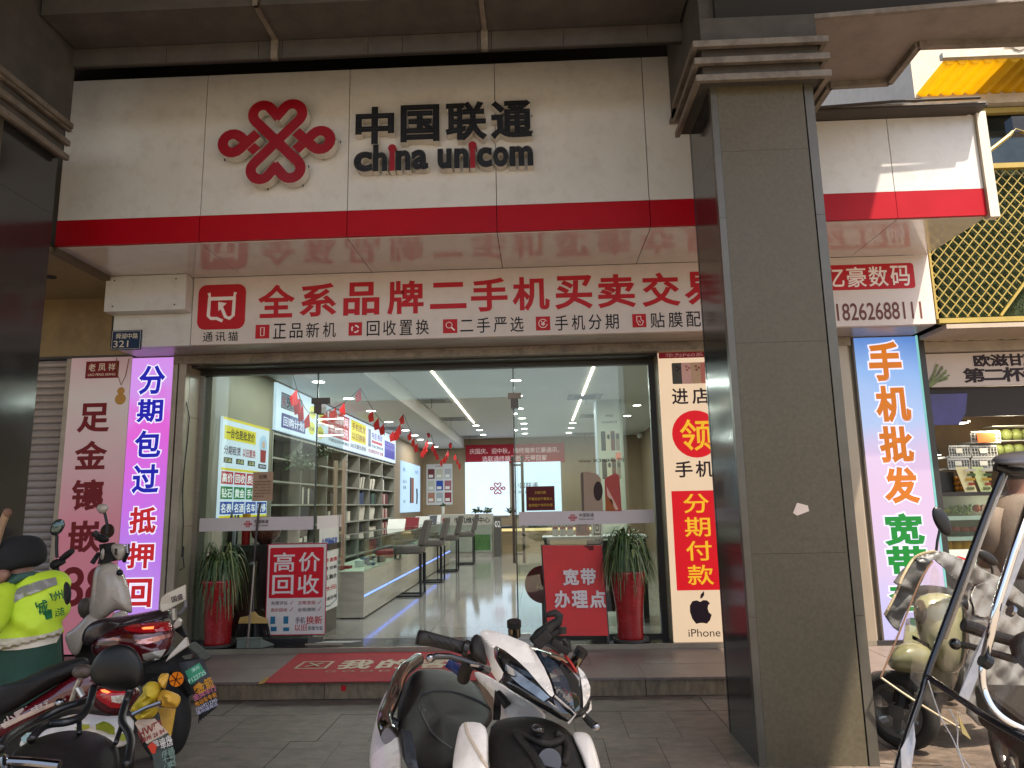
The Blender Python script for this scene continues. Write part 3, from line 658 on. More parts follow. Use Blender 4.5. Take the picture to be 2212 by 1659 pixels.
# right light box
rb = thing('light_box_sign', 'tall glowing blue and pink light box with orange and green characters', 'light box sign', (3.5, 7.1, .3))
obj('housing', B().box((3.175, 7.085, .16), (3.82, 7.2, 3.085)), M('box_housing_blue', (.35, .38, .42), .4), rb)
obj('lit_face', B().box((3.19, WY, .18), (3.80, 7.084, 3.08)), grad_mat('lit_sky', [(0, 'C4BCF4'), (.15, 'DCC0E8'), (.4, 'E2BCE0'), (.55, 'E0C0E4'), (.7, 'B0C8F2'), (.86, '88B4EE'), (1, '5488D4')], .95, z0=.1, z1=2.8), rb)
orl = ink('DE7C22', emit=.85); grl = ink('22923A', emit=.8)
obj('edge_trim', B().box((3.17, 7.075, .16), (3.188, 7.085, 3.09)), M('trim_dark_brown', (.09, .07, .05), .4), rb)
obj('edge_trim', B().box((3.802, 7.075, .16), (3.82, 7.085, 3.09)), ink('8FD8D0', emit=.8), rb)
for ch, (xa, ya, xb, yb), mt in (('手', (1869, 740, 1954, 822), orl), ('机', (1885, 834, 1973, 910), orl), ('批', (1893, 921, 1979, 998), orl), ('发', (1903, 1010, 1990, 1086), orl), ('宽', (1904, 1110, 2002, 1177), grl), ('带', (1910, 1180, 2009, 1245), grl), ('套', (1916, 1262, 2012, 1322), grl)):
    a = aty(xa, ya, WY); b_ = aty(xb, yb, WY)
    outlined('character', ch, rb, lo, FX, FZ, a.x+.012, b_.z, b_.x-a.x-.024, a.z-b_.z, mt, wl, bold=.04, ob=.085)
# phone poster on the right jamb
pp = thing('phone_poster', 'tall cream poster with red circle, red panel and yellow characters, partly behind the big pillar', 'poster', (1.5, 7.1, .18))
obj('poster_board', B().box((1.238, WY, .187), (1.80, 7.118, 2.985)), M('poster_cream', 'F2D2AE', .5, var=.04, scale=3, emit=.85), pp)
PO = (0, WY, 0)
def rp(px, py): p = aty(px, py, WY); return p.x, p.z
redb = ink('DC1420', emit=.85); yel = ink('F8BC28', emit=.9); dk = ink('2A1A22')
panel('red_header', ink('8E1020'), pp, PO, FX, FZ, 1.24, 2.925, 1.80, 2.985)
obj('header_words', text('华为P60系列', PO, FX, FZ, 1.31, 2.935, .46, .04, bold=.008, lift=.004), ink('D8A0A0'), pp)
for k, (h_, c_) in enumerate((('4C463E', '2A2622'), ('D8A89C', 'B07060'), ('C4A080', '8A5040'), ('C87868', 'A03838'))):
    x0 = 1.365+k*.095
    panel('printed_phone', ink(h_), pp, PO, FX, FZ, x0, 2.66, x0+.105, 2.875, lift=.002+.001*k, r=.012)
    for dx, dz in ((.05, 2.835), (.078, 2.82), (.055, 2.80)): disc('printed_lens', ink(c_), pp, PO, FX, FZ, x0+dx, dz, .012, lift=.004+.001*k)
for ch, x0, z0, w_, h_ in (('进', 1.35, 2.455, .16, .16), ('店', 1.55, 2.455, .17, .16), ('手', 1.34, 1.73, .17, .16), ('机', 1.54, 1.73, .17, .16)):
    obj('character', text(ch, PO, FX, FZ, x0, z0, w_, h_, bold=.018), dk, pp)
disc('red_circle', redb, pp, PO, FX, FZ, 1.565, 2.155, .235)
obj('character', text('领', (0, WY-.002, 0), FX, FZ, 1.41, 1.99, .31, .31, bold=.012), yel, pp)
x0, z0 = rp(1455, 1070); panel('red_panel', redb, pp, PO, FX, FZ, 1.29, .66, 1.76, 1.60)
for k, ch in enumerate('分期付款'): obj('character', text(ch, (0, WY-.002, 0), FX, FZ, 1.40, 1.385-k*.225, .245, .185, bold=.01), yel, pp)
# fruit mark with a bite and a leaf
ac = Vector((1.505, WY-.003, .475)); ax_ = []
prof = [(0, .62), (.25, .75), (.55, .72), (.78, .52), (.62, .36), (.56, .12), (.64, -.15), (.86, -.34), (.7, -.72), (.42, -.98), (.15, -.92), (-.15, -.92), (-.45, -.98), (-.75, -.6), (-.9, -.1), (-.88, .35), (-.65, .68), (-.3, .74)]
prof = prof[::-1]
obj('fruit_mark', B().prism([ac+Vector((u*.115, 0, v*.125)) for u, v in reversed(prof)], (0, .001, 0)), dk, pp)
obj('fruit_leaf', B().prism([ac+Vector((u*.115, 0, v*.125)) for u, v in reversed([(0, .86), (.06, 1.15), (.34, 1.42), (.36, 1.15), (.2, .92)][::-1])], (0, .001, 0)), dk, pp)
obj('word', text('iPhone', PO, FX, FZ, 1.375, .235, .30, .07, bold=0), dk, pp)
# ------------------------------------------------------------------ glass front
GY = 7.40
pane_m = glassm('shop_glass', (.90, .955, .925), .9, 1.62)
gf = thing('glazed_entrance', 'wide glass shop front with two open glass doors and black fittings', 'shop front', (-1.2, GY, .184))
FLZ = .184
obj('top_frame', B().box((-3.598, 7.36, 2.93), (1.235, 7.44, 3.0)), darkframe, gf)
obj('side_frame', B().box((-3.598, 7.37, FLZ), (-3.555, 7.43, 2.93)), steel, gf)
obj('side_frame', B().box((1.175, 7.36, FLZ), (1.235, 7.44, 2.93)), darkframe, gf)
obj('bottom_channel', B().box((-3.555, 7.375, FLZ), (-2.33, 7.425, FLZ+.03)), darkframe, gf)
obj('bottom_channel', B().box((-.22, 7.375, FLZ), (1.175, 7.425, FLZ+.03)), darkframe, gf)
xl, xr_ = -2.33, -.245
obj('pane', B().box((-3.555, GY-.006, FLZ+.03), (xl-.004, GY+.006, 2.93)), pane_m, gf)
obj('pane', B().box((xr_+.004, GY-.006, FLZ+.03), (1.175, GY+.006, 2.93)), pane_m, gf)
obj('transom_pane', B().box((xl, GY-.006, 2.62), (xr_, GY+.006, 2.93)), pane_m, gf)
for x_ in (xl, xr_): obj('edge_seal', B().box((x_-.006, GY-.012, FLZ), (x_+.006, GY+.012, 2.93)), M('edge_seal', (.02, .035, .03), .2), gf)
def door(x, dx, far, sgn):
    d = gf
    hx, hy = x, GY+.03; ex, ey = x+dx, far
    dv = Vector((ex-hx, ey-hy, 0)); L = dv.length; dv.normalize()
    n_ = Vector((-dv.y, dv.x, 0))
    leaf = obj('door_leaf', B().prism([Vector((hx, hy, FLZ+.01))+n_*.006, Vector((ex, ey, FLZ+.01))+n_*.006, Vector((ex, ey, FLZ+.01))-n_*.006, Vector((hx, hy, FLZ+.01))-n_*.006], (0, 0, 2.42)), pane_m, gf)
    b = B(); O = Vector((hx, hy, 0))
    return leaf, O, dv, n_, L
lf, O, dv, nn_, L = door(xl, .02, 8.33, 1)
# left leaf: white band, small poster, long handle, patch fittings
obj('white_band', B().prism([O+dv*.02+nn_*-.008+Vector((0, 0, 1.29)), O+dv*(L-.02)+nn_*-.008+Vector((0, 0, 1.29)), O+dv*(L-.02)+nn_*-.010+Vector((0, 0, 1.29)), O+dv*.02+nn_*-.010+Vector((0, 0, 1.29))], (0, 0, .135)), M('band_white', (.62, .54, .53), .5, var=.03), lf)
hb = B()
for s_ in (-1, 1):
    p = O+dv*(L-.09)+nn_*(s_*.05); hb.box(p+Vector((-.018, -.018, .85)), p+Vector((.018, .018, 2.05)))
    for z_ in (.95, 1.95): hb.bar(p+Vector((0, 0, z_)), O+dv*(L-.09)+Vector((0, 0, z_)), .02, .02)
obj('handle', hb, M('rose_gold_metal', (.50, .36, .26), .3, metal=.7, var=.1), lf)
rf_, O2, dv2, nn2, L2 = door(xr_, .0, 8.33, -1)
hb = B()
for s_ in (-1, 1):
    p = O2+dv2*(L2-.1)+nn2*(s_*.055); hb.box(p+Vector((-.016, -.02, .85)), p+Vector((.016, .02, 2.05)))
    for z_ in (.95, 1.95): hb.bar(p+Vector((0, 0, z_)), O2+dv2*(L2-.1)+Vector((0, 0, z_)), .02, .02)
obj('handle', hb, M('dark_bronze_metal', (.08, .06, .05), .3, metal=.7, var=.1), rf_)
for x_, s_ in ((xl, 1), (xr_, -1)):
    obj('patch_fitting', B().box((x_-.06, GY-.03, 2.60), (x_+.14*(1 if s_ > 0 else 1)-.06*(s_ < 0)*1, GY+.03, 2.66)), bronze if s_ < 0 else M('patch_brown', (.07, .055, .045), .3, metal=.5), gf)
    obj('patch_fitting', B().box((x_-.03, GY-.03, 2.50), (x_+.05, GY+.14, 2.598)), M('patch_brown', (.07, .055, .045), .3, metal=.5), gf)
    obj('floor_pivot', B().box((x_-.03, GY-.03, FLZ), (x_+.12, GY+.03, FLZ+.05)), steel, gf)
# white bands with the knot mark on the fixed panes
def knot(par, o, U, V, cx, cy, s, mat, lift=.003, wd=.64):
    """small printed knot mark about 8*s wide"""
    U, V = Vector(U), Vector(V); N = U.cross(V).normalized(); o = Vector(o); k = s/100; i = 0; b = B()
    def bd_(P):
        nonlocal i
        b.ribbon([o+U*(cx+x*k)+V*(cy-y_*k)+N*(lift+i*.0004) for x, y_ in P], wd*s, -N*.0002); i += 1
    for sx in (-1, 1):
        for sy in (-1, 1):
            q = arc(-92, -182, 62, 135, 315, 8); P = [(20, 20), (-136, -138)]+q[1:]+[(12, -152)]
            bd_([(x*-sx, y_ if sy < 0 else -y_) for x, y_ in P])
    for sx in (-1, 1):
        q = arc(-272, 0, 62, -45, -315, 8); bd_([(x*-sx, y_) for x, y_ in [(-120, 60), (-228, -44)]+q[1:-1]+[(-228, 44), (-120, -60)]])
    return obj('knot_mark', b, mat, par)
for x0, x1, px, py in ((-3.54, xl-.01, 536, 1136), (xr_+.03, 1.16, 1237, 1119)):
    bn = panel('white_band', M('band_white'), gf, (0, GY-.006, 0), FX, FZ, x0, 1.29, x1, 1.425, lift=.0015)
    p = aty(px, py, GY); kn = knot(bn, (0, GY-.006, 0), FX, FZ, p.x, 1.358, .0125, ink('B82838'))
    obj('small_words', text('中国联通', (0, GY-.008, 0), FX, FZ, p.x+.065, 1.362, .15, .038, bold=.01), dk, bn)
    obj('small_words', text('China unicom', (0, GY-.008, 0), FX, FZ, p.x+.065, 1.333, .15, .02), dk, bn)
# door poster on the left leaf
bN = -nn_
pl = tag(obj('door_poster', B().prism([O+dv*.1+bN*.009+Vector((0, 0, .42)), O+dv*.78+bN*.009+Vector((0, 0, .42)), O+dv*.78+bN*.011+Vector((0, 0, .42)), O+dv*.1+bN*.011+Vector((0, 0, .42))], (0, 0, .87)), ink('D4D0C8'), None), 'white poster with blue, yellow and red print on the open left glass door', 'poster')
Ud = dv; od = O+bN*.011
for j, (z0, h_, s_, c_) in enumerate(((1.06, .13, '全国融畅享', '1F4FA0'), (.92, .05, '宽带 高清', 'B02030'), (.84, .04, '免费 安装', '404048'), (.74, .05, '手机 融合', '202020'), (.62, .05, '129元', 'B02030'), (.52, .04, '详情请咨询', '404048'))):
    obj('printed_line', text(s_, od, Ud, FZ, .16, z0, .56, h_, bold=.02), ink(c_), pl)
obj('printed_curve', B().ribbon([od+dv*u+Vector((0, 0, v))+bN*.002 for u, v in ((.12, .98), (.13, .6), (.2, .48), (.5, .46), (.74, .5), (.76, .98))], .012, -bN*.001), ink('2E6470'), pl)
# trade-in board leaning on the left pane
def board(name, label, cat, pa, pb, Y, mat, thick=.012):
    a = aty(*pa, Y); b_ = aty(*pb, Y); t = thing(name, label, cat, ((a.x+b_.x)/2, Y, b_.z))
    obj('board', B().box((a.x, Y, b_.z), (b_.x, Y+thick, a.z)), mat, t); return t, a.x, a.z, b_.x, b_.z
tb, x0, z1, x1, z0 = board('trade_in_poster', 'white framed poster with big red square of white characters, left of the door', 'poster', (580, 1176), (702, 1370), 7.37, ink('D8CFC8'))
TO = (0, 7.37, 0); W_, H_ = x1-x0, z1-z0
b = B()
for a_, c_ in (((x0, z0), (x1, z0)), ((x1, z0), (x1, z1)), ((x1, z1), (x0, z1)), ((x0, z1), (x0, z0))): b.ribbon([(a_[0], 7.366, a_[1]), (c_[0], 7.366, c_[1])], .008, (0, .001, 0))
obj('border', b, ink('B81C38'), tb)
panel('red_square', ink('C81828'), tb, TO, FX, FZ, x0+.035*W_, z0+.40*H_, x1-.05*W_, z1-.04*H_, r=.015)
for ch, u, v in (('高', .10, .69), ('价', .53, .69), ('回', .09, .44), ('收', .52, .44)):
    obj('character', text(ch, (0, 7.368, 0), FX, FZ, x0+u*W_, z0+v*H_, .36*W_, .215*H_, bold=.012), ink('E0D4D0'), tb)
for s_, u, v, w_, c_ in (('免费评估', .08, .325, .28, '30303A'), ('立等变现', .53, .325, .3, 'A01828'), ('高价回收', .08, .25, .28, 'A01828'), ('全程透明', .53, .25, .3, '30303A')):
    obj('printed_line', text(s_, TO, FX, FZ, x0+u*W_, z0+v*H_, w_*W_, .042*H_, bold=.008), ink(c_), tb)
    cx_ = x0+(u+w_+.03)*W_; cz_ = z0+(v+.02)*H_
    obj('tick_mark', B().ribbon([(cx_, 7.366, cz_), (cx_+.012, 7.366, cz_-.012), (cx_+.04, 7.366, cz_+.025)], .004, (0, .001, 0)), ink('A01828'), tb)
for u, v, w_, h_ in ((.08, .12, .08, .08), (.30, .12, .08, .08), (.09, .04, .10, .05), (.30, .04, .10, .04)):
    panel('printed_device', ink('2C6C8C'), tb, TO, FX, FZ, x0+u*W_, z0+v*H_, x0+(u+w_)*W_, z0+(v+h_)*H_)
for s_, u, v, w_, h_, c_ in (('手机', .50, .12, .16, .07, '30303A'), ('换新', .68, .11, .27, .09, 'B41424'), ('以旧', .49, .04, .2, .07, 'B41424'), ('变废为宝', .71, .045, .25, .045, '30303A')):
    obj('printed_line', text(s_, TO, FX, FZ, x0+u*W_, z0+v*H_, w_*W_, h_*H_, bold=.012), ink(c_), tb)
# brown notice on the right pane and recruiting note on the left pane
t, x0, z1, x1, z0 = board('installment_notice', 'small dark red notice with yellow lines on the right glass pane', 'notice', (1136, 1051), (1199, 1102), 7.385, ink('561218'), .003)
for s_, v, u in (('分期付款', .68, .3), ('不看征信不看收入', .42, .08), ('信用租户均可办理', .16, .08)):
    obj('printed_line', text(s_, (0, 7.385, 0), FX, FZ, x0+u*(x1-x0), z0+v*(z1-z0), (1-2*u)*(x1-x0), .12*(z1-z0), bold=.012), ink('C8A030'), t)
t, x0, z1, x1, z0 = board('job_notice', 'small beige paper job notice stuck on the left glass pane', 'notice', (547, 1020), (588, 1082), 7.385, ink('B09078'), .003)
obj('heading', text('招聘', (0, 7.385, 0), FX, FZ, x0+.3*(x1-x0), z1-.24*(z1-z0), .4*(x1-x0), .14*(z1-z0), bold=.01), dk, t)
for k, s_ in enumerate(('本店因业务发展需要', '现招聘店员数名要求', '年龄二十至三十五岁', '有工作经验者优先录', '工资面议包吃住地址', '联系电话')):
    obj('printed_line', text(s_, (0, 7.385, 0), FX, FZ, x0+.08*(x1-x0), z1-(.36+.1*k)*(z1-z0), (.84 if k < 5 else .5)*(x1-x0), .055*(z1-z0)), ink('5A4038'), t)
# clear print of two phones on the right pane
ph = thing('window_phone_print', 'clear window print of two large phones and lettering on the right glass pane', 'window print', (.55, 7.385, 1.42))
HO = (0, 7.388, 0)
def gp(px, py): p = aty(px, py, 7.388); return Vector((p.x, 7.386, p.z))
obj('phone_back_print', B().prism([gp(1262, 1104), gp(1261, 1024), gp(1266, 1018), gp(1290, 1024), gp(1298, 1034), gp(1303, 1104)], (0, .002, 0)), ink('A48C78'), ph)
obj('phone_edge_print', B().prism([gp(1257, 1104), gp(1254, 1024), gp(1260, 1018), gp(1262, 1104)], (0, .002, 0)), ink('6A5850'), ph)
b = B().prism([gp(1292+10*math.cos(-t_), 1061+21*math.sin(-t_))+Vector((0, -.002, 0)) for t_ in [2*math.pi*k/24 for k in range(24)]], (0, .001, 0)); obj('camera_disc_print', b, ink('352424'), ph)
obj('phone_front_print', B().prism([gp(1308, 1104), gp(1306, 1036), gp(1312, 1030), gp(1330, 1022), gp(1338, 1028), gp(1343, 1104)], (0, .002, 0)), ink('B05048'), ph)
obj('phone_swirl_print', B().prism([gp(1308, 1104)+Vector((0, -.002, 0)), gp(1308, 1070)+Vector((0, -.002, 0)), gp(1322, 1080)+Vector((0, -.002, 0)), gp(1328, 1104)+Vector((0, -.002, 0))], (0, .001, 0)), ink('A0582C'), ph)
obj('phone_swirl_print', B().prism([gp(1310, 1050)+Vector((0, -.002, 0)), gp(1315, 1060)+Vector((0, -.002, 0)), gp(1336, 1100)+Vector((0, -.002, 0)), gp(1330, 1102)+Vector((0, -.002, 0)), gp(1312, 1070)+Vector((0, -.002, 0))], (0, .001, 0)), ink('D8B09C'), ph)
a = gp(1250, 1000); b_ = gp(1347, 988)
obj('letters', text('vivo X300系列', HO, FX, FZ, a.x, a.z, b_.x-a.x, .045, bold=.004), dk, ph)
# ------------------------------------------------------------------ the shop interior
BW = 21.5; CZ, BZ = 3.5, 3.22
wall_b = M('interior_beige_wall', (.27, .20, .125), .6, var=.08, scale=2)
fl_ = sroot('shop_floor')
tile_m = M('polished_floor_tile', (.27, .26, .235), .05, var=.06, scale=1.5, spec=.9)
tile2 = M('polished_floor_tile_warm', (.28, .265, .235), .05, var=.06, scale=1.5, spec=.9)
obj('tile_bed', B().box((-3.8, 7.52, .14), (3.3, 21.6, .176)), M('tile_joint', (.16, .14, .12), .7), fl_)
for i in range(8):
    for j in range(16):
        x0 = -3.9+i*.9; y0 = 7.525+j*.9
        obj('floor_tile', B().box((max(x0, -3.8)+.002, y0+.002, .176), (min(x0+.9, 3.3)-.002, min(y0+.9, 21.6)-.002, .184)), (tile_m, tile2)[(i+j) % 2], fl_)
iw = thing('shop_room', 'beige walls and white ceiling of the lit phone shop seen through the glass', 'room', (-.3, 14, .18))
obj('left_wall', B().box((-3.56, 7.44, .18), (-3.5, 9.22, 3.22)), M('greenish_beige_wall', (.16, .15, .105), .6, var=.06), iw)
obj('left_wall', B().box((-3.56, 17.25, .18), (-3.5, BW, 3.22)), wall_b, iw)
obj('left_wall_top', B().box((-3.9, 9.22, 3.19), (-3.5, 17.25, 3.22)), wall_b, iw)
obj('back_wall', B().box((-3.9, BW, .18), (3.2, BW+.1, 3.6)), wall_b, iw)
obj('right_wall', B().box((3.05, 7.44, .18), (3.15, BW, 3.6)), wall_b, iw)
ceil_m = M('white_ceiling', (.68, .69, .66), .8, var=.03)
obj('ceiling', B().box((-2.24, 7.44, CZ), (3.15, BW, CZ+.05)), ceil_m, iw)
obj('lowered_ceiling', B().box((-3.9, 7.44, BZ), (-2.26, BW, BZ+.05)), ceil_m, iw)
obj('ceiling_step', B().box((-2.258, 7.44, BZ+.0), (-2.242, BW, CZ)), ceil_m, iw)
obj('room_roof', B().box((-4.2, 7.44, 3.62), (3.8, BW+.2, 3.7)), dark_void, iw)
obj('side_shell', B().box((-4.1, 7.6, .1), (-4.05, BW+.2, 3.62)), dark_void, iw)
# lamps
lampd = M('downlight_glow', (1, .97, .9), .5, var=0, emit=14)
ring = M('downlight_ring', (.6, .6, .58), .4)
dl = [(688, 824, BZ), (753, 860, BZ), (801.5, 887, BZ), (840, 910.6, BZ), (876, 929, BZ), (896, 940, BZ), (908, 949, BZ), (927, 956.6, BZ), (940.5, 964.4, BZ),
      (1028, 918.6, CZ), (1036, 928.6, CZ), (1043.5, 938.5, CZ), (1050.4, 947, CZ), (1114.6, 820.8, CZ), (1119, 854, CZ), (1122, 882, CZ), (1127.4, 903, CZ), (1131.6, 914.5, CZ), (1132.5, 925.5, CZ), (1134, 936, CZ), (1136, 945, CZ),
      (1237.5, 913, CZ), (1233.7, 924, CZ), (1229, 934, CZ), (1225.6, 943, CZ), (1376, 875, CZ), (1355, 897.6, CZ)]
rowc = {}
for k, (px, py, z_) in enumerate(dl):
    p = atz(px, py, z_)
    if p.y > 21.3: continue
    row = 'over the left counter' if z_ == BZ else ('in the left ceiling row' if px < 1100 else 'in the middle ceiling row' if px < 1200 else 'in the right ceiling row')
    if px in (1376, 1355): row = 'by the right wall'
    rowc[row] = rowc.get(row, 0)+1
    t = thing('ceiling_downlight', 'round lit downlight '+row+', '+['first', 'second', 'third', 'fourth', 'fifth', 'sixth', 'seventh', 'eighth', 'ninth'][rowc[row]-1]+' from the glass', 'ceiling light', (p.x, p.y, z_), 'recessed ceiling downlights in the shop '+row)
    obj('trim_ring', B().lathe((p.x, p.y, z_), [(.12, -.004), (.085, -.008), (.085, 0), (.12, 0)], 20), ring, t)
    obj('lens', B().cyl((p.x, p.y, z_-.010), (p.x, p.y, z_-.002), .084, n=16), lampd, t)
for (a, c_, w2, nm) in (((932, 800), (1025, 913), .03, 'left'), ((1283, 790), (1240, 908), .03, 'right')):
    p, q = atz(*a, CZ), atz(*c_, CZ)
    s_ = obj('ceiling_light_strip', B().box((p.x-w2/2*1.0, p.y-.6, CZ-.012), (p.x+w2/2, q.y, CZ-.002)), M('strip_glow', (1, .88, .68), .5, var=0, emit=9), None)
    tag(s_, 'long thin warm lit strip light, the %s of the two on the shop ceiling' % nm, 'strip light')
def area(n, loc, sx, sy, e, rot=(0, 0, 0), col=(1, .96, .9)):
    ld_ = bpy.data.lights.new(n, 'AREA'); ld_.shape = 'RECTANGLE'; ld_.size = sx; ld_.size_y = sy; ld_.energy = e; ld_.color = col
    o = bpy.data.objects.new(n, ld_); o.location = loc; o.rotation_euler = rot; link(o); return o
LE = 85*GL
for k, y_ in enumerate((8.6, 12.0, 15.5, 19.0)):
    area('ceiling_lamp_row', (.4, y_, CZ-.03), 3.2, .16, LE, col=(.95, 1, .95)); area('ceiling_lamp_row', (-2.9, y_, BZ-.03), .16, 1.6, LE*.45, col=(.95, 1, .95))
# vents
for k, (px, py, z_) in enumerate(((938, 865, CZ), (978, 905, CZ), (1017, 943, CZ), (1233+30, 857, CZ), (1283, 898, CZ), (1262, 937, CZ), (838, 925, BZ), (890, 879, CZ))):
    p = atz(px, py, z_)
    v = thing('ceiling_vent', 'flat grey air vent in the shop ceiling, '+('nearest the glass in the middle', 'second from the glass in the middle', 'farthest in the middle', 'nearest the glass on the right', 'second from the glass on the right', 'farthest on the right', 'in the lowered part on the left', 'beside the ceiling step')[k], 'air vent', (p.x, p.y, z_), 'air vents in the shop ceiling')
    obj('vent_frame', B().box((p.x-.32, p.y-.32, z_-.012), (p.x+.32, p.y+.32, z_-.001)), M('vent_grey', (.33, .33, .31), .6), v)
    obj('vent_centre', B().box((p.x-.2, p.y-.2, z_-.02), (p.x+.2, p.y+.2, z_-.013)), M('vent_dark', (.2, .2, .19), .6), v)
    obj('vent_tassel', B().box((p.x-.004, p.y-.34, z_-.2), (p.x+.004, p.y-.335, z_-.012)), black_metal, v)
# ---- shelf wall
SX = -3.5
sw = thing('shelf_wall', 'grey open shelf wall with white edges along the left side of the shop', 'shelving', (-3.62, 13, .3))
ywal = [9.26, 10.41, 11.72, 12.95, 13.85, 14.7, 15.9, 17.22]
obj('shelf_back', B().box((-3.80, 9.22, .3), (-3.78, 17.3, 3.2)), M('shelf_back_taupe', (.05, .043, .032), .6, var=.08), sw)
edge_m = M('shelf_edge_white', (.27, .26, .22), .5)
for y_ in ywal: obj('upright', B().box((-3.775, y_-.012, .3), (SX, y_+.012, 2.53)), edge_m, sw)
zsh = [.62, .94, 1.25, 1.56, 1.87, 2.18, 2.5]
for i in range(len(ywal)-1):
    for z_ in zsh: obj('shelf_board', B().box((-3.775, ywal[i]+.014, z_-.012), (SX, ywal[i+1]-.014, z_+.012)), edge_m, sw)
cols = [('1C1C22', 'dark'), ('C8C0B0', 'pale'), ('7A1A20', 'red'), ('2C5A34', 'green'), ('28365C', 'blue')]
ORD = ['first', 'second', 'third', 'fourth', 'fifth', 'sixth', 'seventh']
def books(i, z_, n_, pal, h0=.2, lean=0, w0=.035, off=.1):
    y_ = ywal[i]+off
    for k in range(n_):
        h_ = h0+random.uniform(-.02, .03); c_, nm = cols[pal[k % len(pal)]]; wd = w0+random.uniform(-.006, .008)
        sh_ = lean*.12
        b = B().prism([(-3.7, y_, z_+.014), (-3.7, y_+wd, z_+.014), (-3.7, y_+wd+sh_, z_+h_), (-3.7, y_+sh_, z_+h_)], (.17, 0, 0))
        tag(obj('book', b, ink(c_), None, recalc=True), nm+' book in the '+ORD[round((2.18-z_)/.31)]+' row down, '+ORD[i]+' shelf column from the glass', 'book', nm+' books in one shelf cell, row %d column %d' % (round((2.18-z_)/.31)+1, i+1))
        y_ += wd+.006
books(1, 1.56, 9, (0, 1, 0, 0), .24, 0, .06, .1); books(1, 1.25, 2, (0, 0), .26, 0, .22, .05); books(1, .94, 6, (1, 1, 0), .14, 0, .06, .1)
books(2, 1.56, 6, (0, 0), .2, 0, .07, .3); books(2, 1.25, 3, (0, 1), .2, 0, .1, .1)
books(3, 1.25, 3, (1, 1), .2, 0, .05, .2); books(4, 1.87, 5, (1, 1, 0), .24, 1, .05, .15); books(5, 1.87, 7, (1, 1, 1, 0), .22, 1, .05, .1)
books(4, 1.56, 3, (4, 4), .24, 0, .12, .1); books(5, 1.56, 3, (0, 3, 0), .22, 0, .16, .2); books(6, 1.56, 6, (2, 2, 1, 2, 0), .24, 0, .09, .1)
books(4, 1.25, 7, (1, 1), .26, 1, .05, .1); books(5, 1.25, 6, (1, 1), .24, 1, .06, .1); books(6, 1.25, 6, (2, 1, 2), .22, 0, .1, .1)
books(4, .94, 4, (0, 0), .26, 0, .06, .1); books(5, .94, 8, (1, 1), .15, 0, .07, .1); books(6, .94, 6, (2, 1, 2), .24, 0, .1, .1)
books(5, .62, 5, (2, 2), .22, 0, .14, .1); books(6, .62, 4, (3, 0), .2, 0, .1, .1); books(6, 1.87, 2, (4, 1), .24, 0, .1, .1); books(1, .62, 5, (1, 2), .16, 0, .08, .2); books(2, .62, 6, (0, 1), .18, 0, .08, .2)
# hanging green plant on the shelf
leafy = M('dark_leaf', (.03, .055, .018), .5, var=.3, scale=20)
def tuft(name, label, c, r, n_, cat='plant', pot=None, group=None, ln=.1, mat=None):
    t = thing(name, label, cat, (c[0], c[1], c[2]), group)
    b = B(); c = Vector(c)
    for k in range(n_):
        d = Vector((random.gauss(0, 1), random.gauss(0, 1), abs(random.gauss(0, .8))+.2)).normalized(); p = c+d*r*random.uniform(.3, 1); e = Vector((random.gauss(0, 1), random.gauss(0, 1), random.gauss(0, .7))).normalized()
        s_ = d.cross(e).normalized(); L_ = ln*random.uniform(.6, 1.2)
        b.add([p-s_*L_*.25, p+e*L_*.5+d*L_*.3, p+s_*L_*.25, p-e*L_*.4], [(0, 1, 2), (0, 2, 3)])
    f_ = obj('foliage', b, mat or leafy, t); f_['kind'] = 'stuff'
    if pot: obj('pot', B().lathe((c.x, c.y, c.z-pot), [(r*.35, 0), (r*.5, pot)], 12), ink('C8C4BC'), t)
    return t
tuft('potted_plant', 'dark leafy plant spreading on the upper shelves behind the left glass', (-3.45, 10.1, 2.05), .3, 170, ln=.12)
tuft('potted_plant', 'smaller dark leafy plant on a shelf under the long wall light box', (-3.5, 11.3, 2.3), .22, 90, ln=.12)
# ---- long lit banner over the shelves
lw = thing('wall_light_box', 'long glowing white light box with colourful phone adverts above the shelf wall', 'light box sign', (-3.45, 13, 2.53))
litw = ink('D4E8F8', emit=1.0)
obj('lit_face', B().box((-3.52, 9.24, 2.55), (-3.47, 17.2, 3.18)), litw, lw)
UW = (0, 1, 0); wo = (-3.47, 0, 0)
def wt(s_, y0, z0, w_, h_, c_, em=.7, bold=.02, lift=.003, nm='printed_words'): return obj(nm, text(s_, wo, UW, FZ, y0, z0, w_, h_, bold=bold, lift=lift), ink(c_, emit=em), lw)
def wp(y0, z0, y1, z1, c_, em=.7, r=.0): return panel('printed_panel', ink(c_, emit=em), lw, wo, UW, FZ, y0, z0, y1, z1, r=r)
wp(9.42, 2.86, 10.28, 3.08, '4A4850'); wp(9.44, 2.875, 10.26, 3.065, 'D4E8F8', 1.0); wt('兜底', 9.62, 2.89, .6, .15, '181820'); wt('手机', 9.47, 2.90, .1, .13, 'B02040')
wp(9.45, 2.60, 10.45, 2.80, '2A2E90', r=.02); wt('回购计划', 9.52, 2.63, .86, .13, 'E0E8FF', 1, lift=.005)
for y_, z_ in ((10.78, 2.97), (11.25, 2.95), (10.75, 2.72), (11.2, 2.70)):
    disc('printed_badge', ink('E0DC20', emit=.9), lw, wo, UW, FZ, y_, z_, .16, .1); wt('优惠', y_-.11, z_-.04, .22, .06, '7A7A18', lift=.005)
wp(11.62, 2.70, 12.9, 3.13, 'C02838'); wt('个信新网', 11.68, 2.94, 1.15, .17, 'F4E8F0', 1, lift=.005); wt('手机通讯', 11.68, 2.73, 1.15, .17, 'F4E8F0', 1, lift=.005); wt('不看征信秒审通过', 11.62, 2.61, 1.3, .06, '404858')
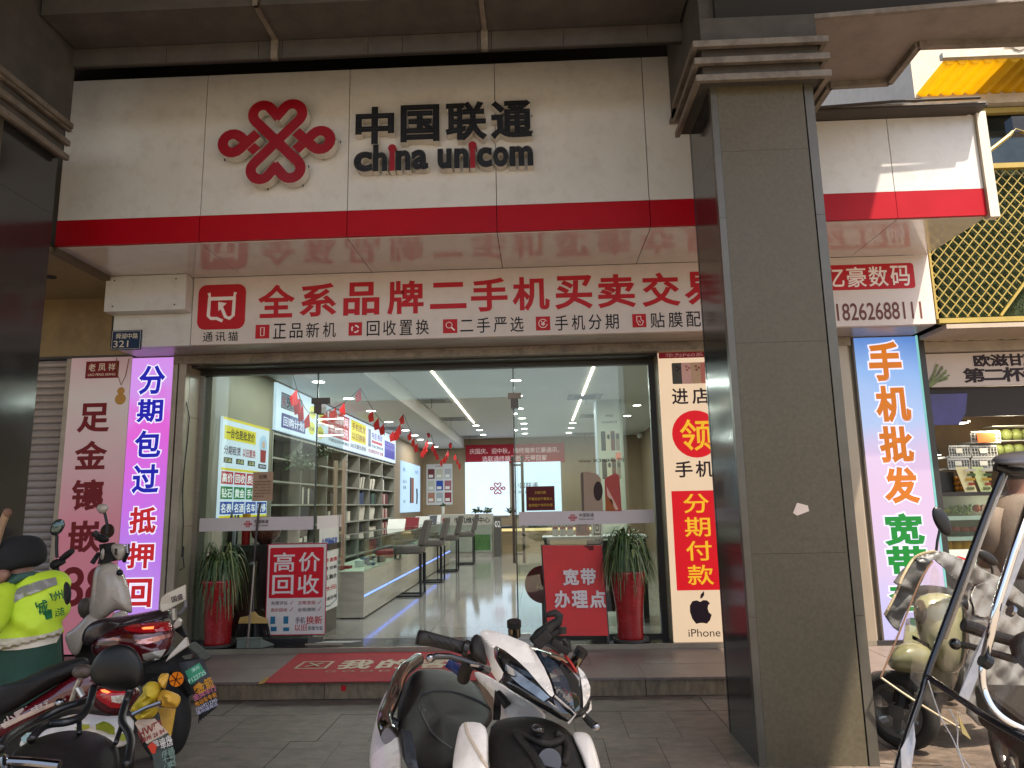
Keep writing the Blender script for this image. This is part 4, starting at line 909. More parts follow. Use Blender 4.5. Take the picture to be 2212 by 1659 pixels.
wp(13.05, 2.74, 14.2, 3.13, 'E4E020', .9); wt('手机批发', 13.1, 2.95, 1.05, .14, '94541C', lift=.005); wt('以旧换新', 13.1, 2.77, 1.05, .14, '94541C', lift=.005); wt('365天超长质保', 13.02, 2.61, 1.2, .09, '584850')
wp(14.4, 2.74, 14.62, 3.1, '6878A0'); wt('电信 移动', 14.7, 2.92, 1.0, .15, '5048B0'); wp(14.7, 2.84, 15.7, 2.9, 'C84860'); wt('上门安装 宽带办理', 14.4, 2.74, 1.4, .07, '3A4A5A'); wt('充话费送手机 流量', 14.4, 2.62, 1.4, .08, 'B04858')
wp(15.95, 2.62, 17.1, 3.0, '5A54B8')
for i in range(4):
    for j in range(4): wp(16.0+i*.275, 2.635+j*.092, 16.22+i*.275, 2.70+j*.092, '9CA0E8', .9)
# ---- yellow and white recycling advert on the left wall
yw = thing('wall_light_box', 'square glowing white and yellow recycling advert on the near left wall of the shop', 'light box sign', (-3.48, 8.3, 1.42))
YA, YB = 7.68, 9.04
obj('lit_face', B().box((-3.5, YA, 1.42), (-3.47, YB, 2.53)), ink('CFE2F0', emit=.95), yw)
def yt(s_, u, v, w_, h_, c_, em=.7, bold=.02, lift=.005): return obj('printed_words', text(s_, wo, UW, FZ, YA+u*(YB-YA), 1.42+v*1.11, w_*(YB-YA), h_*1.11, bold=bold, lift=lift), ink(c_, emit=em), yw)
def yp(u, v, u1, v1, c_, em=.75, lift=.0015): return panel('printed_panel', ink(c_, emit=em), yw, wo, UW, FZ, YA+u*(YB-YA), 1.42+v*1.11, YA+u1*(YB-YA), 1.42+v1*1.11, lift=lift)
yp(0, .975, 1, 1, 'E8D820'); yp(0, .47, 1, .495, 'E8D820'); yp(0, 0, 1, .022, 'E8D820')
yp(.03, .78, .68, .92, 'E8DC28'); yt('一台也是批发价', .06, .80, .59, .1, '302818')
yt('分期租赁', .03, .63, .33, .09, '584858'); yt('以旧置换', .4, .63, .28, .09, 'B04040')
for k in range(3): yp(.04+.24*k, .545, .2+.24*k, .60, '303030'); yt('正品', .06+.24*k, .555, .12, .035, 'D8E0A0')
yp(.76, .53, .95, .58, '282C34'); yt('服务热线', .78, .54, .15, .03, 'D8E0F0')
pb_ = B(); P_ = lambda u, v: Vector((-3.465, YA+u*(YB-YA), 1.42+v*1.11))
disc('printed_circle', ink('A8CCE8', emit=.9), yw, wo, UW, FZ, YA+.86*(YB-YA), 1.42+.80*1.11, .12, .12)
disc('printed_face', ink('D8B8A0', emit=.7), yw, (-3.467, 0, 0), UW, FZ, YA+.86*(YB-YA), 1.42+.80*1.11, .045, .05)
obj('printed_figure', B().prism([P_(.80, .6), P_(.92, .6), P_(.93, .74), P_(.79, .74)], (-.001, 0, 0)), ink('A83030', emit=.6), yw)
for r_, (row, c_) in enumerate(((('高价', '回收', '质押', '变现'), 'B83040'), (('钻石', '黄金', '手机', '电脑'), '208040'), (('名表', '名酒', '名车', '奢侈'), '2C4CA8'))):
    for k, s_ in enumerate(row):
        v = .345-r_*.15; yp(.01+.25*k, v-.01, .235+.25*k, v+.115, c_); yt(s_, .025+.25*k, v+.005, .195, .092, 'E8F0F0', .95)
# ---- lit phone advert on the far left wall, poster on back wall
fa = thing('wall_light_box', 'glowing pale blue phone advert at the far end of the left wall', 'light box sign', (-3.48, 19.3, 1.3))
obj('lit_face', B().box((-3.5, 17.95, 1.36), (-3.46, 20.75, 2.66)), ink('BCDCF6', emit=1.0), fa)
fo = (-3.46, 0, 0)
for y0, y1, c_ in ((19.1, 19.35, '403038'), (19.36, 19.7, 'D8C8B8'), (19.4, 19.62, 'A85030')): panel('printed_phone', ink(c_, emit=.5), fa, fo, UW, FZ, y0, 1.6, y1, 2.28, lift=.002+.001*('403038', 'D8C8B8', 'A85030').index(c_))
for s_, y0, z0, w_, h_, c_ in (('联通', 18.1, 2.4, .3, .1, '3870C0'), ('新品上市', 18.1, 2.1, .5, .09, '405868'), ('5G', 19.9, 2.42, .5, .08, '2868C0'), ('影像', 18.15, 1.95, .4, .09, '405868'), ('优惠', 18.15, 1.6, .3, .08, '50A070')):
    obj('printed_words', text(s_, fo, UW, FZ, y0, z0, w_, h_), ink(c_, emit=.6), fa)
obj('phone_stand_print', B().tube([(-3.455, 20.1, 1.58), (-3.455, 20.15, 1.8), (-3.455, 20.1, 2.0)], .03, 6), ink('303438'), fa)
bo_ = (0, BW, 0)
def bw(px, py): p = aty(px, py, BW-.02); return p.x, p.z
a = bw(921, 1003); c_ = bw(977.5, 1090)
hp = thing('notice_board', 'white wall poster of small licence sheets on the beige back wall', 'poster', ((a[0]+c_[0])/2, BW, c_[1]))
obj('poster_sheet', B().box((a[0], BW-.02, c_[1]), (c_[0], BW-.004, a[1])), ink('C8CCD0'), hp)
w_, h_ = (c_[0]-a[0]), (a[1]-c_[1]); k = 0
for r_ in range(3):
    for q in range(3):
        u = a[0]+(.06+.32*q)*w_; v = c_[1]+(.06+.29*(2-r_))*h_; cc = ('6A3038', 'B8B8A8', 'A8A8B0', 'B4B8B0', '2848A0', '98606C', 'A87868', '9CA4AC', '8C3840')[k]; k += 1
        panel('licence_sheet', ink(cc), hp, (0, BW-.02, 0), FX, FZ, u, v, u+.26*w_, v+.24*h_)
        panel('licence_print', ink('DADCDC'), hp, (0, BW-.022, 0), FX, FZ, u+.03*w_, v+.03*h_, u+.2*w_, v+.1*h_)
obj('printed_words', text('公示栏', (0, BW-.02, 0), FX, FZ, a[0]+.34*w_, a[1]-.08*h_, .3*w_, .05*h_, bold=.02), ink('A03038'), hp)
a = bw(1006, 962); c_ = bw(1220, 998)
rbn = thing('red_cloth_banner', 'red banner with two lines of white characters above the lit screens', 'banner', (0, BW, c_[1]))
obj('cloth', B().box((a[0], BW-.05, c_[1]), (c_[0], BW-.04, a[1])), ink('961C2C', emit=.1), rbn)
obj('printed_words', text('庆国庆、迎中秋，购终端来亿豪通讯，', (0, BW-.05, 0), FX, FZ, a[0]+.12, c_[1]+.29, 2.7, .17, bold=.01), ink('E0C0C4', emit=.2), rbn)
obj('printed_words', text('选联通终端最低1元带回家', (0, BW-.05, 0), FX, FZ, a[0]+.5, c_[1]+.06, 1.95, .17, bold=.01), ink('E0C0C4', emit=.2), rbn)
for nm, pa, pb2 in (('left', (1005, 999), (1102, 1113)), ('right', (1109, 999), (1214, 1110))):
    a = bw(*pa); c_ = bw(*pb2)
    s_ = thing('lit_screen', 'large glowing pale blue screen under the red banner, the %s one' % nm, 'screen', ((a[0]+c_[0])/2, BW, c_[1]))
    obj('screen_face', B().box((a[0], BW-.09, c_[1]), (c_[0], BW-.06, a[1])), ink('D4EAFF', emit=1.3), s_)
    if nm == 'left': p = aty(1075, 1055, BW-.09); knot(s_, (0, BW-.09, 0), FX, FZ, p.x, p.z, .066, ink('B8202C', emit=.5), wd=.5)
    else: obj('characters', text('中国联通', (0, BW-.09, 0), FX, FZ, a[0]-.02+.02, 1.98, .72, .17), ink('405870', emit=.4), s_); obj('letters', text('China unicom', (0, BW-.09, 0), FX, FZ, a[0]+.02, 1.83, .66, .1), ink('405870', emit=.4), s_)
# pillar with phone poster
rp_ = thing('interior_pillar', 'pale green square pillar with a tall phone poster inside the shop', 'pillar', (1.42, 14, .18))
obj('shaft', B().box((1.17, 13.9, .184), (1.66, 14.4, CZ)), M('pillar_pale_green', (.42, .46, .38), .5, var=.04), rp_)
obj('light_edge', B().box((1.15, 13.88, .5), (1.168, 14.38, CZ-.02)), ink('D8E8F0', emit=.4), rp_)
qo = (0, 13.9, 0)
def qp(px, py): p = aty(px, py, 13.9); return p.x, p.z
for s_, x_, z_, w2, h2 in (('vivo', 1.33, 3.16, .15, .06), ('X300系列', 1.25, 3.03, .30, .055), ('影像旗舰', 1.28, 2.28, .22, .05)): obj('printed_words', text(s_, qo, FX, FZ, x_, z_, w2, h2), ink('38403C'), rp_)
for z0 in (2.5, 1.95):
    for k, c_ in enumerate(('2A2C2C', 'B8B49C', '5A302C', '7A7464')): panel('printed_phone', ink(c_), rp_, qo, FX, FZ, 1.23+.095*k, z0+.0*k, 1.32+.09*k, z0+.38-.04*(k % 2), lift=.002+.001*k, r=.015); disc('printed_lens', ink('1C2228'), rp_, qo, FX, FZ, 1.285+.09*k, z0+.27, .03, .05, lift=.004+.001*k)
panel('printed_coral', ink('D88070'), rp_, qo, FX, FZ, 1.5, 2.32, 1.6, 2.46)
# ---- counters
glc = glassm('showcase_glass', (.86, .95, .92), .9, 1.5)
sc_ = thing('glass_showcase', 'long glass topped wooden display counter with a blue light line on the left', 'counter', (-2.5, 13, .18))
wood = M('pale_wood_front', (.46, .43, .35), .3, var=.15, scale=3, stretch=(1, .3, 6))
yy = [8.8, 10.2, 11.6, 13.0, 14.4, 15.8, 17.2]
for i in range(6):
    a, b_ = yy[i]+.005, yy[i+1]-.005
    obj('base_panel', B().box((-2.78, a, .20), (-2.15, b_, .72)), wood, sc_)
    obj('shelf_floor', B().box((-2.77, a, .722), (-2.16, b_, .74)), ink('C0B8A4'), sc_)
    obj('glass_top', B().box((-2.79, a, 1.12), (-2.14, b_, 1.135)), glc, sc_)
    obj('glass_front', B().box((-2.152, a, .742), (-2.145, b_, 1.118)), glc, sc_)
    obj('glass_rail', B().box((-2.155, a, 1.105), (-2.135, b_, 1.119)), steel, sc_)
    obj('light_line', B().box((-2.147, a+.02, .44), (-2.143, b_-.02, .458)), ink('6888F8', emit=3.2), sc_)
obj('end_glass', B().box((-2.79, 8.795, .742), (-2.15, 8.802, 1.118)), glc, sc_)
obj('plinth', B().box((-2.74, 8.84, .184), (-2.2, 17.1, .2)), darkframe, sc_)
for k in range(34):
    y_ = 8.95+k*.24; c_ = random.choice(('C8C4C0', '303238', '902830', '486080', 'B0B4B8')); x_ = random.uniform(-2.6, -2.3)
    tag(obj('phone_box', B().box((x_, y_, .742), (x_+.09, y_+.16, .742+random.choice((.03, .05, .08)))), ink(c_), None), {'C8C4C0': 'white', '303238': 'black', '902830': 'red', '486080': 'blue', 'B0B4B8': 'grey'}[c_]+' phone box lying in the '+ORD[min(5, int((y_-8.8)/1.4))]+' bay of the glass showcase', 'box', 'phone boxes in the glass showcase')
tag(obj('red_tray', B().box((-2.5, 11.0, .745), (-2.25, 11.5, .85)), ink('C02C38'), None, bevel=.01), 'bright red tray inside the glass showcase by the first stool', 'tray')
for k, (y_, c_) in enumerate(((12.2, 'D8D8D0'), (13.6, '7C2028'), (14.9, 'D0D0CC'), (16.0, '30343C'), (16.6, 'C8C8C8'))):
    tag(obj('tabletop_leaflet', B().prism([(-2.6, y_, 1.137), (-2.3, y_, 1.137), (-2.3, y_+.12, 1.30), (-2.6, y_+.12, 1.30)], (0, .01, 0)), ink(c_), None), ('tilted pale leaflet stand nearest the glass on the showcase', 'tilted dark red leaflet stand on the showcase', 'tilted pale leaflet stand in the middle of the showcase, behind the red one', 'tilted black leaflet stand on the showcase', 'tilted pale leaflet stand at the far end of the showcase')[k], 'leaflet stand', 'leaflet stands on the showcase')
# service counter
scn = thing('service_counter', 'white repair counter with black characters at the far left end of the shop', 'counter', (-2, 18.9, .18))
a = aty(946, 1112, 18.9); c_ = aty(1064, 1212, 18.9)
obj('sign_band', B().box((a.x, 18.9, 1.0), (c_.x, 19.5, a.z)), ink('B8B4AC'), scn)
obj('body', B().box((a.x, 18.92, .3), (c_.x, 19.5, .998)), M('counter_green_picture', (.28, .31, .26), .4, var=.2, scale=3), scn)
obj('green_picture', B().box((a.x+.9, 18.915, .35), (c_.x-.05, 18.92, .75)), M('picture_green', (.06, .16, .04), .4, var=.4, scale=4), scn)
obj('plinth', B().box((a.x, 18.95, .184), (c_.x, 19.5, .3)), ink('A8A49C'), scn)
obj('printed_words', text('手机维修中心', (0, 18.9, 0), FX, FZ, a.x+.42, 1.05, .95, .15, bold=.02), ink('18181C'), scn)
cm = aty(961, 1124, 18.9); obj('mark', B().lathe((cm.x, 18.9, cm.z), [(.07, 0), (.05, .003)], 12, (0, -1, 0)), ink('A82030'), scn)
gpst = thing('queue_post', 'grey square post with the white number 02 beside the repair counter', 'post', (-1.1, 18.85, .18))
a = aty(1066, 1117, 18.85); c_ = aty(1083, 1205, 18.85)
obj('post_body', B().box((a.x, 18.85, .184), (c_.x, 19.1, a.z)), ink('5A5854'), gpst); obj('number', text('02', (0, 18.85, 0), FX, FZ, a.x+.03, a.z-.26, .15, .16, bold=.02), ink('E8E8E8'), gpst)
rc = thing('reception_desk', 'low brown reception desk glowing under its top, below the lit screens', 'desk', (.3, 20, .18))
a = aty(1084, 1150, 20); c_ = aty(1290, 1205, 20)
obj('desk_front', B().box((a.x, 20.0, .184), (c_.x, 20.5, .78)), M('desk_wood', (.30, .22, .12), .35, var=.15, scale=3, stretch=(.3, 1, 5)), rc)
obj('desk_top', B().box((a.x-.05, 19.85, .86), (c_.x+.05, 20.6, .92)), darkframe, rc)
obj('glow_strip', B().box((a.x, 19.98, .785), (c_.x, 20.4, .855)), ink('F0D898', emit=1.2), rc)
for k, px in enumerate((1030, 1055, 1106)):
    p = aty(px, 1108, 19.8); tuft('potted_plant', ('small green plant on the repair counter, nearer the wall', 'small green plant on the repair counter, beside the grey post', 'small green plant on the reception desk under the screens')[k], (p.x, p.y, p.z), .16, 40, ln=.14)
p = aty(957, 1096, 19.3); tuft('potted_plant', 'tiny plant in a white vase on the far left of the repair counter', (p.x, p.y, p.z+.03), .1, 24, ln=.1, pot=.2)
# stools
def stool(x, y, z=.184):
    t = thing('counter_stool', '', 'stool', (x, y, z), 'padded stools along the glass counter')
    sm_ = M('stool_grey_fabric', (.10, .088, .078), .85, var=.12, bump=.1); lm = black_metal
    obj('seat', B().box((x-.22, y-.22, z+.62), (x+.2, y+.22, z+.74)), sm_, t, bevel=.03)
    obj('backrest', B().prism([(x+.14, y-.22, z+.745), (x+.23, y-.22, z+.745), (x+.31, y-.22, z+1.12), (x+.24, y-.22, z+1.12)], (0, .44, 0)), sm_, t, bevel=.025, recalc=True)
    for sx in (-1, 1):
        for sy in (-1, 1): obj('leg', B().box((x+sx*.19-.014, y+sy*.19-.014, z), (x+sx*.19+.014, y+sy*.19+.014, z+.62)), lm, t)
    for sy in (-1, 1): obj('foot_rail', B().box((x-.176, y+sy*.19-.012, z+.002), (x+.176, y+sy*.19+.012, z+.026)), lm, t)
    for sx in (-1, 1): obj('foot_rail', B().box((x+sx*.19-.012, y-.176, z+.003), (x+sx*.19+.012, y+.176, z+.027)), lm, t)
    return t
st_ = stool(-1.98, 11.0)
st_['label'] = 'grey padded counter stool nearest the glass front, facing the showcase'
index_kids()
for k, (x_, y_) in enumerate(((-1.93, 12.9), (-1.9, 14.9), (-1.72, 16.6))):
    c = copy_tree(st_); c.location = (x_, y_, .184); c['label'] = ('second grey padded stool from the glass front, along the showcase', 'third grey padded stool from the glass front, along the showcase', 'farthest grey padded stool, beside the repair counter')[k]
# dark cabinet behind the left pane with ornaments
cb_ = thing('dark_cabinet', 'dark red and black cabinet just behind the left glass pane', 'cabinet', (-2.9, 8.2, .18))
obj('cabinet_body', B().box((-3.45, 7.85, .184), (-2.35, 8.35, 1.05)), M('cabinet_dark_red', (.03, .010, .009), .4, var=.2), cb_)
obj('cabinet_top', B().box((-3.49, 7.8, 1.052), (-2.3, 8.4, 1.12)), M('cabinet_top', (.02, .016, .014), .3), cb_)
b = B()
for x_ in (-3.1, -2.95): b.tube([(x_, 7.84, .95), (x_-.01, 7.84, .7), (x_+.01, 7.84, .45)], .012, 6)
obj('hanging_cord', b, M('gold_cord', (.16, .11, .05), .5), cb_)
gu = thing('warrior_statue', 'dark brown bronze statue with a staff behind the left glass pane', 'statue', (-3.2, 8.05, 1.12))
bm_ = M('bronze_dark', (.05, .035, .022), .45, metal=.4, var=.2)
p = aty(485, 1140, 8.05); X = p.x
obj('robed_body', B().lathe((X, 8.05, 1.12), [(.09, 0), (.085, .1), (.07, .25), (.085, .36), (.075, .42), (.035, .46), (.04, .48), (.045, .53), (.03, .575), (.01, .6)], 14), bm_, gu, smooth=True)
obj('arm', B().tube([(X-.06, 8.03, 1.52), (X-.11, 7.98, 1.42), (X-.10, 7.95, 1.5)], [.03, .025, .02], 8), bm_, gu)
obj('arm', B().tube([(X+.06, 8.03, 1.52), (X+.1, 7.98, 1.4), (X+.05, 7.94, 1.33)], [.03, .025, .02], 8), bm_, gu)
obj('staff', B().tube([(X-.14, 7.95, 1.62), (X-.03, 7.95, 1.13)], [.013, .011], 6), M('staff_tan', (.22, .12, .06), .5), gu)
p = aty(532, 1140, 8.0)
vb = thing('offering_bottle', 'red bottle with yellow cap beside the dark statue', 'bottle', (p.x, 8.0, 1.12)); obj('bottle_body', B().lathe((p.x, 8.0, 1.12), [(.045, 0), (.045, .24)], 14), ink('B01C1C'), vb); obj('bottle_cap', B().lathe((p.x, 8.0, 1.361), [(.043, 0), (.043, .10)], 14), ink('D89820'), vb)
p = aty(575, 1140, 8.1); tag(obj('round_vase', B().lathe((p.x, 8.1, 1.12), [(.06, 0), (.15, .08), (.17, .18), (.12, .28), (.10, .3)], 18), M('rust_vase', (.16, .05, .03), .25, var=.4, scale=12), None, smooth=True), 'rust brown round vase on the dark cabinet', 'vase')
p = aty(508, 1140, 8.05)
for k in range(3): tag(obj('leaflet', B().prism([(p.x-.05+k*.03, 8.05, 1.12), (p.x-.03+k*.03, 8.05, 1.12), (p.x-.03+k*.034, 8.05, 1.45), (p.x-.05+k*.034, 8.05, 1.45)], (0, .01, 0)), ink(('283848', 'A8B0B8', '485860')[k]), None), ('dark', 'pale', 'grey')[k]+' leaflet standing between the statue and the red bottle', 'leaflet')
# brochure table behind the right pane
bt = thing('brochure_table', 'white topped table of brochure racks behind the right glass pane', 'table', (.3, 8.4, .18))
a = aty(1172, 1160, 8.4); c_ = aty(1395, 1172, 8.4)
obj('table_top', B().box((a.x, 8.2, 1.10), (c_.x, 8.7, 1.13)), ink('A8A8A4'), bt)
for x_ in (a.x+.05, c_.x-.05): obj('leg', B().box((x_-.03, 8.25, .184), (x_+.03, 8.65, 1.1)), darkframe, bt)
obj('dark_front', B().box((a.x+.5, 8.3, .3), (c_.x-.1, 8.32, 1.08)), darkframe, bt)
for k, px in enumerate((1180+12, 1208, 1224, 1196, 1212, 1228)):
    p = aty(px+4, 1168 if k > 2 else 1150, 8.5); z0 = 1.13 if k > 2 else 1.25
    t = thing('brochure', '', 'brochure', (p.x, 8.5, z0), 'brochures on the table behind the right pane'); t['label'] = 'white and red brochure in the rack behind the right pane'
    obj('sheet', B().box((p.x-.035, 8.5-(k > 2)*.06, z0), (p.x+.035, 8.51-(k > 2)*.06, z0+.12)), ink('B0ACA8'), t); obj('printed_block', B().box((p.x-.03, 8.498-(k > 2)*.06, z0+.08), (p.x+.03, 8.4985-(k > 2)*.06, z0+.112)), ink('902838'), t)
p = aty(1262, 1160, 8.5); t = thing('red_small_sign', 'small red sign with black characters behind the right pane', 'sign', (p.x, 8.45, 1.13)); obj('sheet', B().box((p.x-.1, 8.45, 1.13), (p.x+.06, 8.46, 1.32)), ink('8A3838'), t); obj('printed_words', text('禁止', (0, 8.45, 0), FX, FZ, p.x-.09, 1.15, .14, .15, bold=.02), ink('201418'), t)
p = aty(1290, 1160, 8.5); t = thing('striped_flyer', 'white flyer with large black characters behind the right plant', 'flyer', (p.x, 8.4, 1.0)); obj('sheet', B().box((p.x-.07, 8.4, .9), (p.x+.06, 8.41, 1.32)), ink('C8CCC8'), t); obj('printed_words', text('回收', (0, 8.4, 0), (0, 0, -1), FX, -1.3, p.x-.05, .36, .09, bold=.02), ink('181818'), t)
# bunting
def flagmesh(p, s_): 
    tw = random.uniform(-.5, .9); c_, d_ = math.cos(tw), math.sin(tw)
    return B().prism([p, p+Vector((-.5*s_*c_, -.5*s_*d_, -.62*s_)), p+Vector((-.36*s_*c_, -.36*s_*d_, -1.25*s_)), p+Vector((.12*s_*c_, .12*s_*d_, -1.1*s_))], Vector((-d_, c_, 0))*.002)
peaks = [(628, 790, 8.3), (668, 892, 8.9), (779, 838, 9.8), (850, 930, 12), (871.5, 894, 13.2), (915, 970, 15.5), (928, 928, 16.8), (955, 990, 18.5), (975, 953, 19.5), (1003, 1010, 21)]
bmt = ink('A81C1C', emit=.1)
for s_ in range(1):
    strn = B(); pts3 = [aty(*q[:2], q[2]) for q in peaks]
    bu = thing('flag_bunting', 'string of small red flags swooping back across the shop ceiling on the left', 'bunting', tuple(pts3[0]))
    allp = []
    for a, b_ in zip(pts3, pts3[1:]):
        for k in range(6): u = k/6; allp.append(a.lerp(b_, u)-Vector((0, 0, .10*4*u*(1-u))))
    obj('string', B().tube(allp, .005, 4), black_metal, bu)
    for k, p in enumerate(allp):
        if k > 1 and k % 2 == 0 or k % 3 == 0 and k > 2: obj('flag', flagmesh(p, .15+.02*random.random()), bmt, bu)
p = aty(1367, 945, 20.5); cm = thing('security_camera', 'small white dome camera in the far right ceiling corner of the shop', 'camera', tuple(p)); obj('dome', B().ball((p.x+.2, p.y, p.z+.05), .08), ink('D0D0CC'), cm); obj('arm', B().cyl((p.x+.2, p.y, p.z+.05), (p.x+.3, p.y+.2, p.z+.2), .03), ink('C0C0BC'), cm)
# ------------------------------------------------------------------ things on the step and the threshold
# grass-like plants in tall red pots
pot_m = M('glazed_red_pot', (.30, .012, .014), .25, var=.25, scale=9, coat=.4, dirt=(.12, .02, .02), dirt_amt=.4, dscale=5)
blade_m = M('long_leaf_green', (.055, .095, .022), .45, var=.4, scale=14); blade_y = M('long_leaf_pale', (.22, .24, .09), .5, var=.3)
def pot_plant(x, y, z, h, rt_, rb_, label, seed, n_=130, drop=.42, spread=.2, tuftz=.10):
    random.seed(seed); t = thing('potted_plant', label, 'potted plant', (x, y, z), 'long leaved plants in tall red pots')
    obj('saucer', B().lathe((x, y, z), [(rb_*1.15, 0), (rb_*1.35, .012), (rb_*1.38, .035), (rb_*1.3, .035), (rb_*1.2, .015)], 26), M('saucer_grey', (.06, .055, .05), .5), t, smooth=False)
    pr = [(rb_, .015), (rb_*1.0, .05), (rb_*1.02, h*.3), (rb_*1.08, h*.5), (rb_*1.25, h*.75), (rt_, h*.97), (rt_*1.02, h), (rt_*.93, h), (rt_*.9, h*.94)]
    obj('pot', B().lathe((x, y, z), pr, 30), pot_m, t, smooth=True)
    obj('soil', B().cyl((x, y, z+h*.9), (x, y, z+h*.945), rt_*.9, n=20), M('soil', (.03, .02, .014), .9), t)
    obj('stem', B().tube([(x, y, z+h*.93), (x+.005, y, z+h+tuftz)], [.03, .022], 8), M('stem_tan', (.22, .15, .08), .8), t)
    b = B(); b2 = B()
    for k in range(n_):
        a = random.uniform(0, 2*math.pi); L_ = random.uniform(.35, 1)*drop; up_ = random.uniform(.05, .26)*(1.2-L_); out = spread*random.uniform(.5, 1.15); w_ = random.uniform(.006, .013)
        z0 = z+h+random.uniform(.0, tuftz); pts = []
        for i in range(7):
            u = i/6; rr = out*(u**.7); zz = z0+up_*4*u*(1-u)*.9-L_*u**2.2+.08*u
            pts.append(Vector((x+math.cos(a)*rr+.01*math.sin(k+i), y+math.sin(a)*rr*.75, zz)))
        sd_ = Vector((-math.sin(a), math.cos(a), .25)).normalized(); tb_ = b if random.random() < .8 else b2
        vs = []; fs = []
        for i, p in enumerate(pts): ww = w_*(1-.85*(i/6)**2); vs += [p-sd_*ww, p+sd_*ww]
        tb_.add(vs, [(2*i, 2*i+1, 2*i+3, 2*i+2) for i in range(6)])
    o = obj('leaves', b, blade_m, t); o['kind'] = 'stuff'; o = obj('pale_leaves', b2, blade_y, t); o['kind'] = 'stuff'
    return t
pl1 = aty(470, 1388, 7.2); pot_plant(pl1.x, 7.2, .184, .64, .178, .125, 'drooping long leaved plant in a tall red pot left of the trade-in poster', 3, 300, .50, .27, .16)
pl2 = aty(1363, 1388, 7.18); pot_plant(pl2.x, 7.18, .184, .66, .172, .125, 'bushy long leaved plant in a tall red pot right of the red board', 5, 420, .38, .28, .2)
random.seed(11)
# red A-board
rbd = thing('red_sign_board', 'leaning red cloth board with white characters beside the right red pot', 'sign board', (.35, 7.15, .184))
A = [aty(1171, 1178, 7.27), aty(1300, 1178, 7.27), aty(1314, 1373, 7.12), aty(1184, 1373, 7.12)]
red_cloth = M('red_board_cloth', (.62, .022, .018), .55, var=.12, scale=3, bump=.25, bscale=9)
b = B(); nU, nV = 14, 18
def brd(u, v):
    p = A[3].lerp(A[2], u).lerp(A[0].lerp(A[1], u), v); w_ = .006*math.sin(u*9+v*4)*v+.004*math.sin(v*15+u*3)*v*v
    return p+Vector((0, -.008-w_, 0))
b.grid(brd, nU, nV); obj('cloth_face', b, red_cloth, rbd, smooth=True)
obj('board_back', B().prism([A[3], A[2], A[1], A[0]], (0, .02, .002)), ink('6A0E10'), rbd)
for a_, c_ in ((A[0], A[3]), (A[1], A[2])):
    obj('frame_leg', B().bar(a_+Vector((0, .012, 0)), Vector((c_.x, c_.y+.01, .184)), .022, .022), darkframe, rbd)
    obj('rear_leg', B().bar(a_+Vector((0, .03, 0)), Vector((c_.x, 7.36, .184)), .018, .018), darkframe, rbd)
Ub = (A[2]-A[3]).normalized(); Vb = ((A[0]-A[3]) - Ub*((A[0]-A[3]).dot(Ub))).normalized(); Wd = (A[2]-A[3]).length; Hd = (A[0]-A[3]).length
ob_ = A[3]+Vector((0, -.016, 0)); wr = ink('DCD0CC')
for ch, u, v, w_, h_ in (('宽', .24, .545, .27, .185), ('带', .54, .55, .26, .185), ('办', .09, .30, .26, .19), ('理', .38, .30, .27, .19), ('点', .68, .30, .27, .19)):
    obj('character', text(ch, ob_, Ub, Vb, (u+.03)*Wd, v*Hd, w_*Wd, h_*Hd, bold=.035, lift=.006), wr, rbd)
ps = thing('round_red_sign', 'round dark red sign on a post just behind the red board', 'sign', (.02, 7.6, .184))
p = aty(1165, 1262, 7.6); obj('disc', B().lathe((p.x+.04, 7.6, p.z), [(.19, 0), (.19, .015)], 30, (0, -1, 0)), ink('6A1014'), ps)
obj('post', B().box((p.x+.02, 7.6, .184), (p.x+.06, 7.63, p.z-.1)), darkframe, ps); obj('printed_words', text('小心', (p.x-.04, 7.585, p.z-.05), FX, FZ, 0, 0, .08, .05), ink('B09048'), ps)
# broom and dustpan
br = thing('broom', 'broom with yellow head, black bristles and dark handle, standing behind the dustpan', 'broom', (-2.95, 7.25, .184))
hx = [aty(px, py, 7.28) for px, py in ((514, 1347), (518, 1334), (535, 1331), (543, 1322), (549, 1322), (556, 1331), (575, 1337), (577, 1347))]
obj('head', B().prism(hx[::-1], (0, .035, 0)), M('broom_yellow', (.50, .33, .10), .45, var=.1), br, bevel=.004)
b = B(); e0, e1 = aty(514, 1347, 7.3), aty(577, 1347, 7.3)
for k in range(70):
    u = k/69; p = e0.lerp(e1, u)+Vector((0, random.uniform(-.015, .02), 0)); q = p+Vector(((u-.5)*.10+random.uniform(-.01, .01), random.uniform(-.02, .01), -.14)); b.bar(p, q, .009, .004)
o = obj('bristles', b, black_metal, br); o['kind'] = 'stuff'
obj('handle', B().tube([aty(547, 1325, 7.3), aty(546, 1235, 7.32), aty(557, 1120, 7.33), aty(562, 1086, 7.34)], .013, 8), M('handle_dark_purple', (.03, .018, .022), .35), br)
dp = thing('dustpan', 'grey green dustpan with a tall thin silver handle on the black threshold', 'dustpan', (-2.95, 7.1, .184))
dm = M('dustpan_plastic', (.13, .15, .12), .5, var=.1); d0 = aty(513, 1391, 7.1).x; d1 = aty(565, 1391, 7.1).x; d2 = aty(584, 1382, 7.1).x
obj('rear_wall', B().box((d0, 7.08, .19), (d1, 7.095, .275)), dm, dp, bevel=.004)
obj('floor', B().prism([(d0, 7.08, .187), (d1, 7.08, .187), (d2, 7.2, .187), (d1, 7.32, .187), (d0, 7.32, .187)], (0, 0, .006)), dm, dp)
obj('side_wall', B().prism([(d1, 7.08, .19), (d2, 7.19, .19), (d2, 7.19, .20), (d1, 7.08, .27)], (0, .012, 0)), dm, dp); obj('side_wall', B().box((d0, 7.096, .19), (d0+.012, 7.3, .26)), dm, dp)
obj('rim', B().box((d0-.008, 7.07, .27), (d1+.008, 7.1, .285)), dm, dp, bevel=.003)
